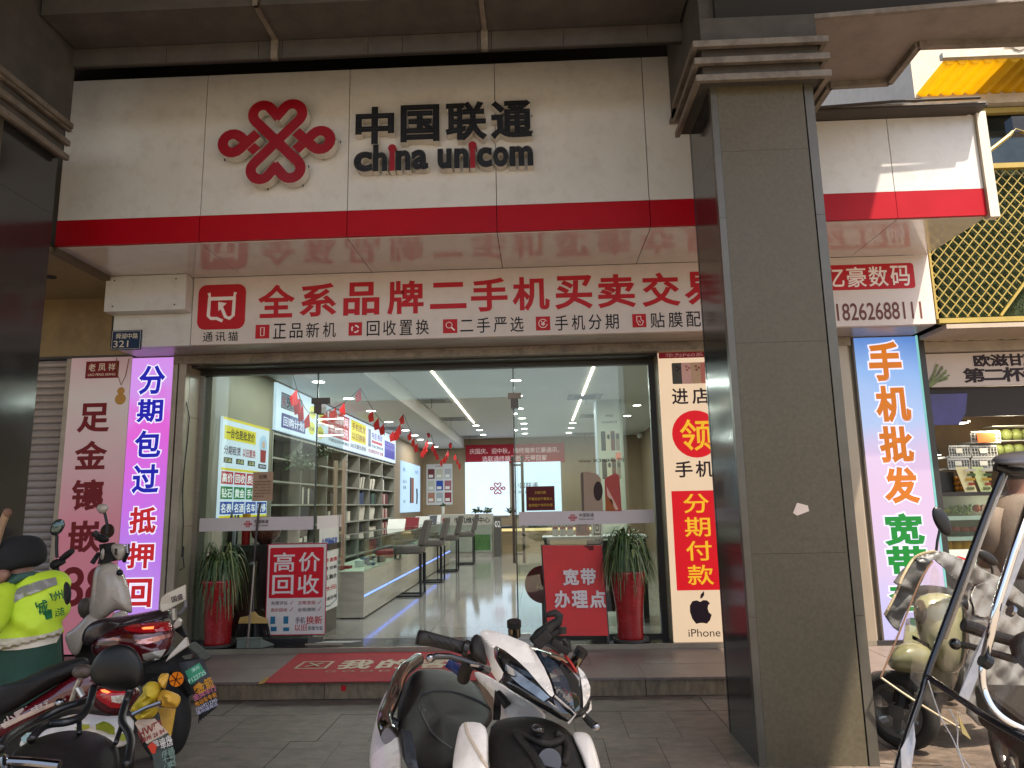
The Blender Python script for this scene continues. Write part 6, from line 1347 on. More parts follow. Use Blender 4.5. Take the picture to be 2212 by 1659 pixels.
# headlight mass
hm = B(); puff(hm, Z5([(1195, 560, 1.98), (1300, 520, 2.0), (1450, 520, 2.02), (1560, 545, 2.02), (1700, 575, 2.03), (1830, 640, 2.03), (1920, 740, 2.02), (2000, 880, 1.98), (2048, 1010, 1.93), (2052, 1085, 1.9), (1985, 1160, 1.86), (1915, 1175, 1.82), (1845, 1228, 1.80), (1720, 1140, 1.80), (1540, 1050, 1.83), (1390, 950, 1.88), (1240, 858, 1.92), (1285, 780, 1.95), (1215, 660, 1.97)]), .10, .10, 6, center=(768+1640*.248, 1261.7+850*.248, 1.93))
obj('headlight_housing', hm, gloss_b, WS, smooth=True, sub=1)
hb_ = bvh_of(hm)
cov = Z5([(1078, 440), (1095, 405), (1130, 396), (1210, 408), (1330, 448), (1480, 508), (1530, 548), (1580, 620), (1645, 730), (1700, 860), (1730, 960), (1712, 982), (1690, 968), (1600, 870), (1500, 750), (1400, 655), (1300, 578), (1225, 538), (1203, 560), (1208, 640), (1245, 705), (1288, 770), (1275, 815), (1240, 858), (1205, 800), (1168, 745), (1172, 700), (1150, 640), (1108, 560), (1082, 500)])
cvb = B(); puff(cvb, Z5([(1070, 430, 1.97), (1100, 390, 1.98), (1250, 405, 1.97), (1500, 500, 1.95), (1740, 960, 1.85), (1700, 1000, 1.85), (1400, 900, 1.88), (1230, 870, 1.92), (1150, 760, 1.95), (1090, 560, 1.97)]), .045, .04, 5)
cvv = bvh_of(cvb)
obj('handlebar_cover', shell(bvh_of(hm, cvb), cov, .012, .03, 5), white_p, WS, smooth=False, bevel=.004)
hb2 = hb_
obj('headlight_lens', shell(hb2, Z5([(1310, 690), (1360, 725), (1480, 815), (1600, 900), (1692, 985), (1640, 1022), (1560, 965), (1440, 885), (1340, 800), (1300, 740)]), .004, .006, 5), lensm, WS, smooth=False)
obj('lens_glow_strip', shell(hb2, Z5([(1315, 700), (1375, 740), (1390, 800), (1330, 790)]), .0065, .002, 4), M('lens_bright', (.55, .52, .48), .1, coat=.5), WS)
obj('front_visor', shell(hb2, Z5([(1555, 560), (1650, 600), (1760, 700), (1840, 830), (1890, 980), (1915, 1150), (1850, 1090), (1760, 985), (1745, 930), (1690, 780), (1610, 650)]), .005, .006, 5), M('visor_tint', (.02, .03, .045), .03, var=0, coat=1), WS)
obj('white_side_cover', shell(hb2, Z5([(1935, 715), (1990, 770), (2030, 850), (2046, 900), (2042, 975), (2010, 1040), (1984, 1078), (1980, 960), (1962, 830)]), .008, .02, 5), white_p, WS)
obj('white_lower_edge', shell(hb2, Z5([(2052, 1010), (2058, 1090), (1985, 1165), (1978, 1150), (2030, 1095)]), .008, .015, 4), white_p, WS)
obj('red_edge_line', B().tube(onb(hb2, Z5([(1820, 615), (1870, 680), (1925, 765)]), .004), .004, 6), ink('A82A20'), WS)
obj('white_edge_line', B().tube(onb(hb2, Z5([(1735, 975), (1830, 1060), (1915, 1135), (1850, 1215)]), .004), .0028, 6), ink('B0A8A0'), WS)
# controls
gp_ = Z5([(548, 462, 1.84), (600, 468, 1.84), (700, 492, 1.85), (820, 520, 1.86), (940, 552, 1.87)])
obj('grip', B().tube([aty(*p) for p in gp_], [.0175, .0175, .0165, .0158, .017], 18), rubber, WS, smooth=True)
obj('grip_end', B().tube([q5(536, 460, 1.84), q5(550, 463, 1.84)], [.0165, .019], 18), rubber, WS)
b = B()
for k in range(4):
    x_ = 640+k*60; b.tube([q5(x_, 430+k*12, 1.823), q5(x_+22, 470+k*14, 1.822), q5(x_+75, 500+k*14, 1.825), q5(x_+95, 545+k*12, 1.83)], .002, 5)
obj('grip_grooves', b, M('groove_black', (.005, .005, .005), .6), WS)
obj('grip_collar', B().tube([q5(945, 552, 1.87), q5(985, 565, 1.87)], .021, 18), black_metal, WS)
sw_ = B(); puff(sw_, Z5([(975, 520, 1.9), (1030, 430, 1.92), (1085, 425, 1.93), (1120, 560, 1.92), (1170, 720, 1.92), (1110, 700, 1.9), (1000, 650, 1.89)]), .03, .04, 4); obj('switch_housing', sw_, matte_b, WS, smooth=True, sub=1)
obj('brake_lever', B().tube([q5(655, 650, 1.80), q5(700, 628, 1.80), q5(820, 628, 1.81), q5(920, 660, 1.83), q5(1040, 710, 1.85), q5(1160, 750, 1.88)], [.009, .008, .007, .008, .010, .010], 10), gloss_b, WS, smooth=True)
obj('lever_tip', B().ball(q5(652, 645, 1.80), .011, 12, 8), chrome, WS, smooth=True)
obj('lever_plate', B().prism([q5(1000, 695, 1.82), q5(1080, 705, 1.82), q5(1070, 725, 1.82), q5(1000, 715, 1.82)], (0, .006, 0)), chrome, WS)
def knob(a, c_, Y_, r, nm='mirror_mount'):
    p, q = q5(*a, Y_), q5(*c_, Y_+.01); m_ = p.lerp(q, .38)
    obj(nm, B().tube([m_, q], r*.88, 18), M('smoked_chrome', (.18, .15, .11), .18, metal=1, var=.2), WS); obj(nm+'_cap', B().tube([p, m_], r, 18), black_metal, WS)
knob((1380, 322), (1385, 455), 2.02, .0195); knob((1975, 570), (1905, 700), 2.03, .018)
# phone holder: arm, claw hook and knobs
ph_ = [q5(1560, 520, 1.98), q5(1620, 450, 1.98), q5(1700, 375, 1.99), q5(1765, 325, 1.99), q5(1775, 280, 1.99), q5(1740, 250, 1.99), q5(1690, 262, 1.99), q5(1662, 275, 1.99)]
obj('phone_holder_arm', B().tube(ph_, [.02, .022, .016, .013, .012, .010, .008, .005], 10), matte_b, WS, smooth=True)
obj('phone_holder_body', B().bar(q5(1570, 530, 1.97), q5(1690, 420, 1.97), .04, .03), matte_b, WS, bevel=.005)
obj('phone_holder_knob', B().tube([q5(1800, 375, 1.98), q5(1800, 430, 1.98)], .012, 10), matte_b, WS); obj('phone_holder_rod', B().tube([q5(1690, 460, 1.98), q5(1790, 400, 1.98)], .009, 8), matte_b, WS)
obj('phone_holder_base', B().bar(q5(1700, 500, 1.98), q5(1860, 590, 1.98), .035, .02), matte_b, WS, bevel=.004); obj('phone_holder_claw', B().tube([q5(1860, 590, 1.98), q5(1845, 520, 1.98), q5(1810, 480, 1.98)], [.008, .01, .006], 8), matte_b, WS)
obj('cable', B().tube([q5(1560, 540, 1.98), q5(1600, 500, 1.96), q5(1700, 540, 1.95), q5(1780, 600, 1.97)], .004, 6), black_metal, WS)
obj('steering_column', B().tube([q5(1010, 660, 1.95), q5(950, 760, 2.0), q5(940, 820, 2.03)], .018, 14), matte_b, WS)
obj('turn_signal_stalk', B().tube([q5(1995, 1150, 1.85), q5(2040, 1200, 1.84), q5(2100, 1250, 1.83)], [.008, .009, .010], 8), matte_b, WS); obj('signal_tip', B().ball(q5(2095, 1245, 1.83), .011), chrome, WS, smooth=True)
# front body
fp_ = B(); puff(fp_, Z5([(1150, 1200, 1.86), (1300, 1160, 1.87), (1500, 1145, 1.87), (1640, 1160, 1.87), (1780, 1215, 1.87), (1880, 1290, 1.87), (1960, 1420, 1.84), (2040, 1620, 1.78), (2050, 1800, 1.7), (1600, 1900, 1.66), (1180, 1850, 1.68), (1150, 1500, 1.8)]), .10, .16, 6)
obj('front_panel', fp_, matte_b, WS, smooth=True, sub=1); fb = bvh_of(fp_)
ho = B(); oy = 1.70; ring_ = [(1400, 1290), (1500, 1300), (1640, 1385), (1750, 1360), (1820, 1330), (1835, 1420), (1820, 1530), (1740, 1640), (1640, 1660), (1540, 1480), (1440, 1360)]
obj('horn_recess', shell(fb, Z5(ring_), .004, .012, 5), M('recess_black', (.006, .006, .007), .3), WS)
L1 = smooth_line(Z5([(1390, 1285), (1480, 1400), (1560, 1500), (1640, 1640)]), 4); L2 = smooth_line(Z5([(1400, 1290), (1520, 1330), (1650, 1390), (1760, 1370), (1810, 1330)]), 4); L3 = smooth_line(Z5([(1740, 1300), (1810, 1350), (1838, 1440), (1820, 1560)]), 4)
for L_ in (L1, L2, L3): obj('recess_rib', B().tube(onb(fb, L_, .010), .009, 8), matte_b, WS, smooth=True)
dm_ = B(); puff(dm_, Z5([(1500, 1270, 1.72), (1540, 1220, 1.72), (1600, 1210, 1.72), (1650, 1260, 1.72), (1660, 1330, 1.72), (1570, 1340, 1.72)]), .04, .03, 4); obj('horn_dome', dm_, gloss_b, WS, smooth=True, sub=1)
p = q5(1690, 1545, 1.70); obj('charge_cap', B().tube([p, p+(Vector((0, 0, H))-p).normalized()*.035], .026, 20), M('cap_grey', (.06, .06, .065), .35), WS)
lw_ = B(); puff(lw_, Z5([(915, 1195, 1.80), (1030, 1195, 1.78), (1152, 1215, 1.76), (1160, 1400, 1.72), (1150, 1560, 1.68), (1180, 1800, 1.64), (830, 1800, 1.66), (842, 1560, 1.72), (865, 1420, 1.76), (890, 1290, 1.79)]), .035, .08, 5)
obj('front_shield', lw_, white_p, WS, smooth=True, sub=1); lv_ = bvh_of(lw_)
obj('shield_edge', B().tube(onb(lv_, Z5([(955, 1215), (975, 1300), (1030, 1400), (1100, 1520), (1150, 1600)]), .002), .004, 6), ink('B8A894'), WS)
rw_ = B(); puff(rw_, Z5([(1865, 1292, 1.84), (1940, 1283, 1.84), (2020, 1288, 1.84), (2060, 1340, 1.83), (2100, 1460, 1.80), (2145, 1620, 1.76), (2160, 1800, 1.7), (2060, 1800, 1.68), (2000, 1580, 1.74), (1930, 1420, 1.80)]), .03, .07, 5)
obj('front_shield', rw_, white_p, WS, smooth=True, sub=1)
wheel(WS, (.10, 1.62, .22), .22, .10, (.9, .4, 0)); wheel(WS, (-.52, 2.95, .22), .22, .11, (.9, .4, 0))
obj('floor_body', B().prism([(-.45, 2.9, .35), (-.30, 3.0, .35), (.22, 1.85, .3), (.0, 1.8, .3)], (0, 0, .18)), matte_b, WS, bevel=.03); obj('fork', B().tube([(.10, 1.62, .24), (.10, 1.82, .6), (.08, 1.9, .9)], .03, 10), black_metal, WS)
# ------------------------------------------------------------------ left group
def c2(pts, y=None): return [(p[0]*.2232, 1288.5+p[1]*.2232) + ((p[2],) if len(p) > 2 else ((y,) if y is not None else ())) for p in pts]
def c1(pts, y=None): return [(p[0]*.2232, 1042.2+p[1]*.2232) + ((p[2],) if len(p) > 2 else ((y,) if y is not None else ())) for p in pts]
def g2(x, y, Y): return aty(x*.2232, 1288.5+y*.2232, Y)
def g1(x, y, Y): return aty(x*.2232, 1042.2+y*.2232, Y)
redpaint = M('deep_red_paint', (.085, .004, .008), .18, var=.2, scale=6, coat=.7)
redlens = M('red_lens', (.38, .008, .012), .08, var=.2, scale=20, coat=.8)
creamp = M('cream_plastic', (.50, .42, .34), .25, var=.06, scale=8, coat=.3, dirt=(.35, .28, .2), dirt_amt=.3, dscale=10)
glow = M('tail_glow', (1, .22, .06), .4, var=0, emit=2.2)
# cream scooter behind
CS = thing('cream_scooter', 'cream scooter with round mirror standing behind the red bikes, before the jewellery poster', 'scooter', (-3.0, 5.2, 0))
Yc = 5.1
b = B(); puff(b, c1([(893, 980, Yc), (900, 860, Yc), (950, 785, Yc), (1040, 752, Yc), (1140, 785, Yc), (1215, 890, Yc), (1258, 1050, Yc), (1285, 1230, Yc), (1284, 1285, Yc), (1190, 1240, Yc), (1110, 1230, Yc), (1040, 1310, Yc), (900, 1380, Yc), (850, 1300, Yc), (872, 1150, Yc)]), .10, .12, 5); obj('leg_shield', b, creamp, CS, smooth=True, sub=1)
b = B(); puff(b, c1([(880, 1230, Yc), (1040, 1300, Yc), (960, 1420, Yc), (840, 1450, Yc), (800, 1560, Yc), (770, 1680, Yc), (690, 1690, Yc), (640, 1560, Yc), (610, 1465, Yc), (700, 1430, Yc), (800, 1330, Yc)]), .07, .1, 4); obj('lower_shield', b, creamp, CS, smooth=True, sub=1)
b = B(); puff(b, c1([(1065, 1290, 5.0), (1130, 1240, 5.0), (1230, 1230, 5.0), (1260, 1300, 5.0), (1200, 1380, 5.0), (1080, 1380, 5.0)]), .07, .1, 4); obj('inner_fairing', b, creamp, CS, smooth=True, sub=1)
obj('keyhole', B().ball(g1(1158, 872, 4.99), .022), black_metal, CS)
b = B(); puff(b, c1([(735, 1200, 5.3), (780, 1120, 5.3), (880, 1090, 5.3), (900, 1200, 5.3), (850, 1330, 5.3), (770, 1320, 5.3)]), .07, .06, 4); obj('side_bag', b, M('bag_brown', (.09, .07, .05), .6), CS, smooth=True, sub=1)
b = B(); puff(b, c1([(1055, 640, Yc), (1070, 590, Yc), (1150, 582, Yc), (1235, 600, Yc), (1238, 680, Yc), (1200, 765, Yc), (1110, 765, Yc)]), .06, .07, 4); obj('headlight_pod', b, creamp, CS, smooth=True, sub=1)
obj('headlight_rim', B().tube([g1(1235, 600, Yc-.03), g1(1238, 680, Yc-.05), g1(1200, 765, Yc-.03)], .014, 8), chrome, CS); obj('pod_vent', B().box(g1(1110, 640, Yc-.075), g1(1130, 700, Yc-.06)), black_metal, CS)
obj('steering_neck', B().tube([g1(1035, 590, Yc), g1(1040, 680, Yc), g1(1050, 770, Yc)], [.05, .045, .07], 12), matte_b, CS)
b = B(); puff(b, c1([(965, 700, Yc-.05), (990, 620, Yc-.05), (1020, 640, Yc-.05), (1010, 760, Yc-.05), (970, 760, Yc-.05)]), .03, .03, 3); obj('dash_cover', b, creamp, CS, smooth=True, sub=1)
b = B(); puff(b, c1([(905, 480, Yc-.1), (960, 500, Yc-.1), (1060, 510, Yc-.1), (1068, 590, Yc-.1), (950, 590, Yc-.1), (935, 540, Yc-.1)]), .04, .05, 4); obj('control_cluster', b, matte_b, CS, smooth=True, sub=1)
obj('grip', B().tube([g1(905, 480, Yc-.12), g1(970, 540, Yc-.1)], .022, 12), rubber, CS); obj('brake_lever', B().tube([g1(890, 785, Yc-.15), g1(920, 740, Yc-.14), g1(955, 690, Yc-.1)], .016, 8), matte_b, CS)
obj('mirror_arm', B().tube([g1(1012, 290, Yc-.1), g1(1035, 390, Yc-.1), g1(1030, 500, Yc-.1)], .010, 8), black_metal, CS)
b = B(); puff(b, c1([(925, 260, Yc-.1), (940, 215, Yc-.1), (1000, 197, Yc-.1), (1050, 215, Yc-.1), (1055, 260, Yc-.1), (1020, 300, Yc-.1), (965, 312, Yc-.1)]), .04, .04, 4); obj('mirror', b, creamp, CS, smooth=True, sub=1)
b = B(); puff(b, c1([(965, 440, Yc+.25), (1000, 405, Yc+.25), (1080, 400, Yc+.25), (1115, 450, Yc+.25), (1105, 520, Yc+.25), (1050, 535, Yc+.25), (985, 510, Yc+.25)]), .03, .06, 4); mr2 = obj('mirror', b, creamp, CS, smooth=True, sub=1)
obj('mirror_glass', B().lathe(g1(1040, 470, Yc+.215), [(.055, 0), (.05, .004)], 16, (0, -1, 0)), M('mirror_brown', (.06, .035, .025), .1, metal=.5), mr2)
obj('body_under', B().prism([g1(700, 1450, 5.2), g1(1250, 1350, 5.2), (-2.5, 5.2, .3), (-3.3, 5.2, .3)], (0, .2, 0)), matte_b, CS); wheel(CS, (-2.85, 5.3, .23), .23, .1, (.1, 1, 0)); wheel(CS, (-4.0, 5.35, .23), .23, .1, (.1, 1, 0))
# person on the bike
PS = thing('person', 'person in black beanie and yellow green reflective vest over dark green jacket, bending forward at the left edge', 'person', (-2.75, 3.9, 0))
PS['label'] = 'person in a black beanie and yellow green reflective vest, bending over at the left edge'
Yp = 3.85; skin_m = M('skin', (.24, .12, .08), .6, var=.1)
def pr(px, py, Y_): return aty(px, py, Y_)
def ring3(px, py, Y_, hw, hd, tilt=0): c = pr(px, py, Y_); return (c, (hw, 0, hw*tilt), (0, hd, 0))
# one continuous body: hips, chest, neck, head
bodyr = [ring3(46, 1600, Yp-.1, .13, .12), ring3(46, 1500, Yp-.05, .14, .12), ring3(48, 1430, Yp, .13, .11), ring3(50, 1350, Yp+.02, .13, .10), ring3(50, 1285, Yp+.05, .13, .09), ring3(48, 1255, Yp+.07, .09, .07), ring3(44, 1238, Yp+.08, .06, .06), ring3(38, 1222, Yp+.08, .07, .085), ring3(35, 1200, Yp+.08, .095, .11), ring3(38, 1180, Yp+.08, .10, .115), ring3(44, 1163, Yp+.08, .07, .08)]
loft(bd1 := B(), bodyr, 20)
obj('body', bd1, skin_m, PS, smooth=True, sub=1)
b = B(); loft(b, [ring3(44, 1620, Yp-.1, .18, .17), ring3(46, 1520, Yp-.05, .195, .165), ring3(48, 1450, Yp, .19, .155), ring3(50, 1420, Yp, .19, .15), ring3(50, 1380, Yp+.02, .185, .145), ring3(52, 1310, Yp+.05, .185, .14), ring3(52, 1262, Yp+.07, .14, .12), ring3(48, 1243, Yp+.08, .095, .09), ring3(45, 1236, Yp+.08, .085, .085)], 30)
for v in b.v: v.y += .010*math.sin(v.z*60+v.x*30)
JB = b
obj('jacket', b, M('jacket_dark_green', (.008, .040, .024), .8, var=.3, scale=8, bump=.5, bscale=9), PS, smooth=True, sub=1)
vest_m = M('vest_yellow_green', (.52, .70, .03), .65, var=.12, scale=5, bump=.6, bscale=7)
vb_ = B(); loft(vb_, [ring3(48, 1392, Yp, .192, .158, .26), ring3(50, 1380, Yp, .194, .16, .26), ring3(50, 1366, Yp, .195, .16, .26), ring3(52, 1358, Yp, .2, .162, .26), ring3(56, 1340, Yp+.01, .205, .16, .25), ring3(58, 1320, Yp+.02, .21, .16, .24), ring3(60, 1300, Yp+.04, .212, .158, .24), ring3(61, 1282, Yp+.05, .21, .15, .25), ring3(62, 1268, Yp+.07, .195, .14, .27), ring3(62, 1256, Yp+.08, .17, .12, .28), ring3(58, 1246, Yp+.08, .13, .10, .28)], 40, caps=False)
for v in vb_.v: q_ = v.z*38+v.x*26; v.y += .018*math.sin(q_)+.011*math.sin(v.z*80-v.x*48)+.006*math.sin(v.z*140+v.x*90); v.x += .006*math.sin(v.z*42+v.y*9)
obj('vest', vb_, vest_m, PS, smooth=True, sub=1, solid=.006); jkb = JB
vbv = bvh_of(vb_); hemv = bvh_of(vb_, JB)
greyr = M('reflective_tape', (.30, .28, .25), .35, metal=.2, var=.1, scale=12); creamr = M('vest_hem_tape', (.55, .48, .38), .5, var=.1, bump=.3, bscale=30)
obj('reflective_band', shell(vbv, c1([(78, 1090), (200, 1010), (380, 950), (540, 915), (556, 985), (400, 1045), (230, 1110), (105, 1180)]), .010, .004, 5), greyr, PS)
obj('hem_band', shell(hemv, [(-6, 1381), (40, 1378), (80, 1373), (112, 1366), (136, 1355), (132, 1370), (122, 1388), (80, 1398), (40, 1404), (-6, 1406)], .010, .004, 5), creamr, PS)
tx = ink('1A6038'); vo = None
def vtext(s_, px, py, w_, h_, nm='printed_characters'):
    hit = vbv.ray_cast(Vector((0, 0, H)), ray(px, py).normalized())
    if hit[0] is None: return
    U_ = Vector((1, 0, .28)).normalized(); V_ = Vector((-.28, 0, 1)).normalized()
    obj(nm, text(s_, hit[0]+Vector((0, -.022, 0)), U_, V_, -w_/2, -h_/2, w_, h_, bold=.02), tx, PS)
for s_, x_, y_, w_, h_ in (('漳州', 121, 1288, .11, .05), ('城', 96, 1312, .075, .075), ('▰', 108, 1327, .06, .045), ('保洁', 130, 1322, .08, .045)): vtext(s_, x_, y_, w_, h_)
b = B(); loft(b, [ring3(46, 1233, Yp+.08, .105, .12, .3), ring3(44, 1215, Yp+.08, .122, .135, .2), ring3(43, 1192, Yp+.08, .125, .138, .1), ring3(45, 1172, Yp+.08, .108, .12), ring3(50, 1160, Yp+.08, .07, .08), ring3(52, 1156, Yp+.08, .02, .025)], 24)
obj('beanie', b, M('beanie_black', (.008, .008, .009), .95, var=.2, bump=.5, bscale=80), PS, smooth=True, sub=1)
hd = B(); puff(hd, [(-22, 1225, Yp), (0, 1222, Yp), (22, 1228, Yp), (26, 1243, Yp), (16, 1258, Yp), (0, 1268, Yp), (-20, 1266, Yp)], .05, .12, 4); 
face = obj('face', hd, skin_m, PS, smooth=True, sub=1)
obj('collar', B().tube([pr(20, 1262, Yp-.05), pr(45, 1246, Yp-.03), pr(75, 1240, Yp)], [.018, .022, .018], 10), M('collar_green', (.03, .075, .06), .8), PS, smooth=True)
b = B(); b.tube([pr(18, 1266, Yp-.02), pr(4, 1300, Yp-.12), pr(-8, 1340, Yp-.2), pr(-30, 1372, Yp-.35)], [.065, .065, .06, .05], 14); obj('sleeve', b, vest_m, PS, smooth=True, sub=1)
b = B(); puff(b, [(136, 1256, Yp-.1), (146, 1254, Yp-.1), (155, 1270, Yp-.1), (155, 1296, Yp-.1), (146, 1312, Yp-.1), (136, 1300, Yp-.1)], .05, .05, 4); obj('glove', b, M('beanie_black'), PS, smooth=True, sub=1)
for sx in (-.1, .1): obj('trouser_leg', B().tube([pr(52, 1560, Yp)+Vector((sx, -.05, 0)), pr(52, 1600, Yp)+Vector((sx*1.6, -.3, -.05)), Vector((-2.72+sx*2, 3.5, .08))], [.11, .09, .06], 12), M('jacket_dark_green'), PS, smooth=True)
# wooden broom handle tip behind the person
bh = thing('wooden_pole', 'rough wooden pole tip standing at the far left above the black beanie', 'pole', (-2.9, 3.7, 0)); obj('pole_shaft', B().tube([(-3.1, 3.75, .3), pr(2, 1140, 3.8), pr(14, 1108, 3.8)], .02, 8), M('pole_tan', (.26, .16, .09), .8, var=.2), bh); obj('pole_knot', B().ball(pr(16, 1108, 3.8), (.022, .022, .026)), M('pole_brown', (.16, .08, .05), .8), bh, smooth=True)
# red bike B (rear view to the right, with cream plate, wheel and black flap)
RB = thing('red_scooter', 'dark red scooter with red tail light, green plate and printed black mudflap, nearer the shop', 'scooter', (-2.2, 4.6, 0))
Yb_ = 4.45
b = B(); puff(b, c2([(780, 470, Yb_), (785, 370, Yb_), (830, 280, Yb_), (950, 212, Yb_), (1100, 195, Yb_+.05), (1250, 182, Yb_+.1), (1500, 128, Yb_+.15), (1640, 108, Yb_+.2), (1690, 160, Yb_+.2), (1640, 230, Yb_+.15), (1300, 260, Yb_+.05), (1050, 340, Yb_), (900, 430, Yb_), (860, 480, Yb_)]), .09, .14, 5); obj('seat', b, M('seat_brown_black', (.035, .022, .024), .25, var=.2, coat=.3), RB, smooth=True, sub=1)
tl = B(); puff(tl, c2([(870, 560, Yb_), (880, 450, Yb_), (960, 350, Yb_), (1200, 262, Yb_), (1450, 240, Yb_+.05), (1640, 228, Yb_+.1), (1690, 320, Yb_+.1), (1690, 430, Yb_+.1), (1640, 520, Yb_+.05), (1580, 600, Yb_), (1400, 640, Yb_), (1200, 680, Yb_), (1000, 640, Yb_)]), .13, .16, 6); obj('tail_body', tl, redpaint, RB, smooth=True, sub=1); tv = bvh_of(tl)
t1 = obj('tail_light', shell(tv, c2([(1190, 305), (1290, 268), (1450, 255), (1640, 238), (1668, 290), (1650, 330), (1500, 345), (1380, 352), (1240, 335)]), .006, .012, 5), redlens, RB)
obj('lit_bar', shell(tv, c2([(1370, 305), (1395, 296), (1490, 290), (1484, 314), (1385, 318)]), .009, .002, 4), glow, t1)
obj('chrome_line', shell(tv, c2([(940, 430), (1100, 395), (1350, 420), (1660, 355), (1670, 385), (1500, 440), (1350, 482), (1360, 460), (1100, 425)]), .005, .004, 5), M('pink_chrome', (.45, .22, .2), .15, metal=.7, var=.3, scale=10), RB)
obj('white_lens', shell(tv, c2([(1375, 560), (1480, 535), (1610, 508), (1580, 560), (1540, 610), (1440, 630), (1390, 610)]), .006, .006, 4), M('white_lens_plastic', (.5, .46, .4), .15, coat=.5), RB)
obj('badge', shell(tv, c2([(905, 485), (965, 480), (965, 498), (905, 503)]), .005, .003, 3), chrome, RB)
obj('cream_plate', B().prism([g2(1640, 560, 4.4), g2(1795, 392, 4.45), g2(1818, 482, 4.45), g2(1590, 640, 4.38)], (0, .03, 0)), creamp, RB, bevel=.006)
obj('cream_plate', B().prism([g2(1668, 280, 4.5), g2(1720, 208, 4.5), g2(1750, 240, 4.5), g2(1735, 290, 4.5), g2(1690, 318, 4.5)], (0, .03, 0)), creamp, RB, bevel=.006)
bx_ = obj('cream_sign_plate', B().prism([g1(1545, 1185, 4.5), g1(1556, 1120, 4.5), g1(1600, 1078, 4.5), g1(1790, 990, 4.55), g1(1790, 1140, 4.55), g1(1620, 1235, 4.5), g1(1570, 1252, 4.5), g1(1545, 1235, 4.5)], (0, .02, 0)), M('cream_plate_plastic', (.55, .47, .36), .35, var=.05), RB, bevel=.004)
q = g1(1722, 1113, 4.5); obj('plate_words', text('国盛', (q.x, 4.5, q.z), (1, 0, .3), (-.3, 0, 1), -.035, -.02, .07, .035, bold=.02, lift=.01), dk, bx_)
obj('plate_bracket', B().tube([g1(1680, 1220, 4.55), g1(1685, 1330, 4.55)], .02, 8), steel, RB); obj('plate_bracket', B().tube([g1(1790, 1130, 4.57), g1(1795, 1200, 4.57), g1(1750, 1260, 4.57), g1(1640, 1300, 4.57)], .012, 8), M('grey_bracket', (.15, .14, .14), .4), RB)
obj('rear_bracket', B().prism([g2(1740, 240, 4.6), g2(1800, 380, 4.6), g2(1790, 410, 4.6), g2(1690, 330, 4.6)], (0, .03, 0)), matte_b, RB)
obj('under_tail', B().prism([g2(1400, 680, 4.45), g2(1790, 470, 4.5), g2(1900, 560, 4.5), g2(1960, 640, 4.5), g2(1740, 740, 4.45), g2(1400, 760, 4.45)], (0, .14, 0)), matte_b, RB, bevel=.01)
obj('fender_bracket', B().prism([g2(1760, 580, 4.42), g2(1860, 560, 4.42), g2(1850, 600, 4.42), g2(1790, 610, 4.42)], (0, .02, 0)), steel, RB)
wc = g2(1600, 900, 4.62); wheel(RB, (wc.x, 4.62, .245), .245, .12, (.55, .83, 0)); wheel(RB, (wc.x-1.25, 4.9, .245), .245, .12, (.2, 1, 0))
obj('hugger', B().tube([g2(1860, 950, 4.56), g2(1740, 700, 4.56), g2(1600, 650, 4.56)], [.03, .05, .06], 10), matte_b, RB)
fl2 = smooth_line(c2([(1735, 640, 4.42), (1790, 790, 4.40), (1870, 930, 4.40), (1920, 1050, 4.41), (1930, 1200, 4.43)]), 3); fr2 = smooth_line(c2([(1965, 600, 4.47), (2010, 720, 4.45), (2060, 850, 4.45), (2085, 950, 4.46), (2092, 1070, 4.48)]), 3)
L3_ = [aty(*p) for p in fl2]; R3_ = [aty(*p) for p in fr2]; fb_ = B().grid(lambda u, v: L3_[round(v*(len(L3_)-1))].lerp(R3_[round(v*(len(L3_)-1))], u)+Vector((0, -.02*math.sin(u*math.pi), 0)), 6, len(L3_)-1)
flap = obj('mudflap', fb_, M('flap_black', (.014, .013, .014), .5, var=.2), RB, solid=.006); fv = bvh_of(fb_)
plt_ = obj('licence_plate', shell(fv, c2([(1790, 725), (1930, 640), (1992, 742), (1850, 855)]), .012, .004, 4), ink('3A8A66'), RB)
def flat_text(s_, par, bv, px, py, ang, w_, h_, mat, bold=.02, lift=.014, scale=1):
    hit = bv.ray_cast(Vector((0, 0, H)), ray(px, py).normalized())
    if hit[0] is None: return
    a_ = R(ang); n_ = -ray(px, py).normalized(); U_ = (rt*math.cos(a_)+up*math.sin(a_)); U_ = (U_-n_*U_.dot(n_)).normalized(); V_ = n_.cross(U_)
    return obj('printed_words', text(s_, hit[0], U_, V_, -w_/2, -h_/2, w_, h_, bold=bold, lift=lift), mat, par)
flat_text('漳州', plt_, fv, 422, 1445, 30, .045, .022, ink('A8D0B8'), lift=.016); flat_text('F123725', plt_, fv, 426, 1462, 30, .10, .026, ink('A8D0B8'), lift=.016)
p = g2(1900, 893, 4.40)
obj('orange_mark', shell(fv, c2([(1870, 880), (1905, 845), (1950, 850), (1960, 890), (1925, 935), (1890, 935)]), .010, .002, 3), ink('C8801C'), RB)
obj('dark_chevron', shell(fv, c2([(1885, 920), (1910, 885), (1950, 905), (1945, 920), (1912, 903), (1895, 930)]), .013, .001, 3), black_metal, RB)
for s_, x_, y_, w_, h_, c_ in (('金箭', 1980, 860, .095, .065, 'C8881C'), ('金牌车行', 1980, 930, .13, .04, 'B8607A'), ('电动车专卖', 1993, 995, .12, .03, 'C88018'), ('13659212345', 2000, 1045, .12, .022, 'B8B4C0'), ('漳州城南店', 2005, 1085, .12, .022, 'A8A4B4')):
    flat_text(s_, RB, fv, x_*.2232, 1288.5+y_*.2232, 27, w_, h_, ink(c_))
p = g2(1705, 803, 4.40); obj('side_reflector', B().cyl(p, p+Vector((0, .01, 0)), .042, n=18), ink('D0701C', .2, emit=.25), RB)
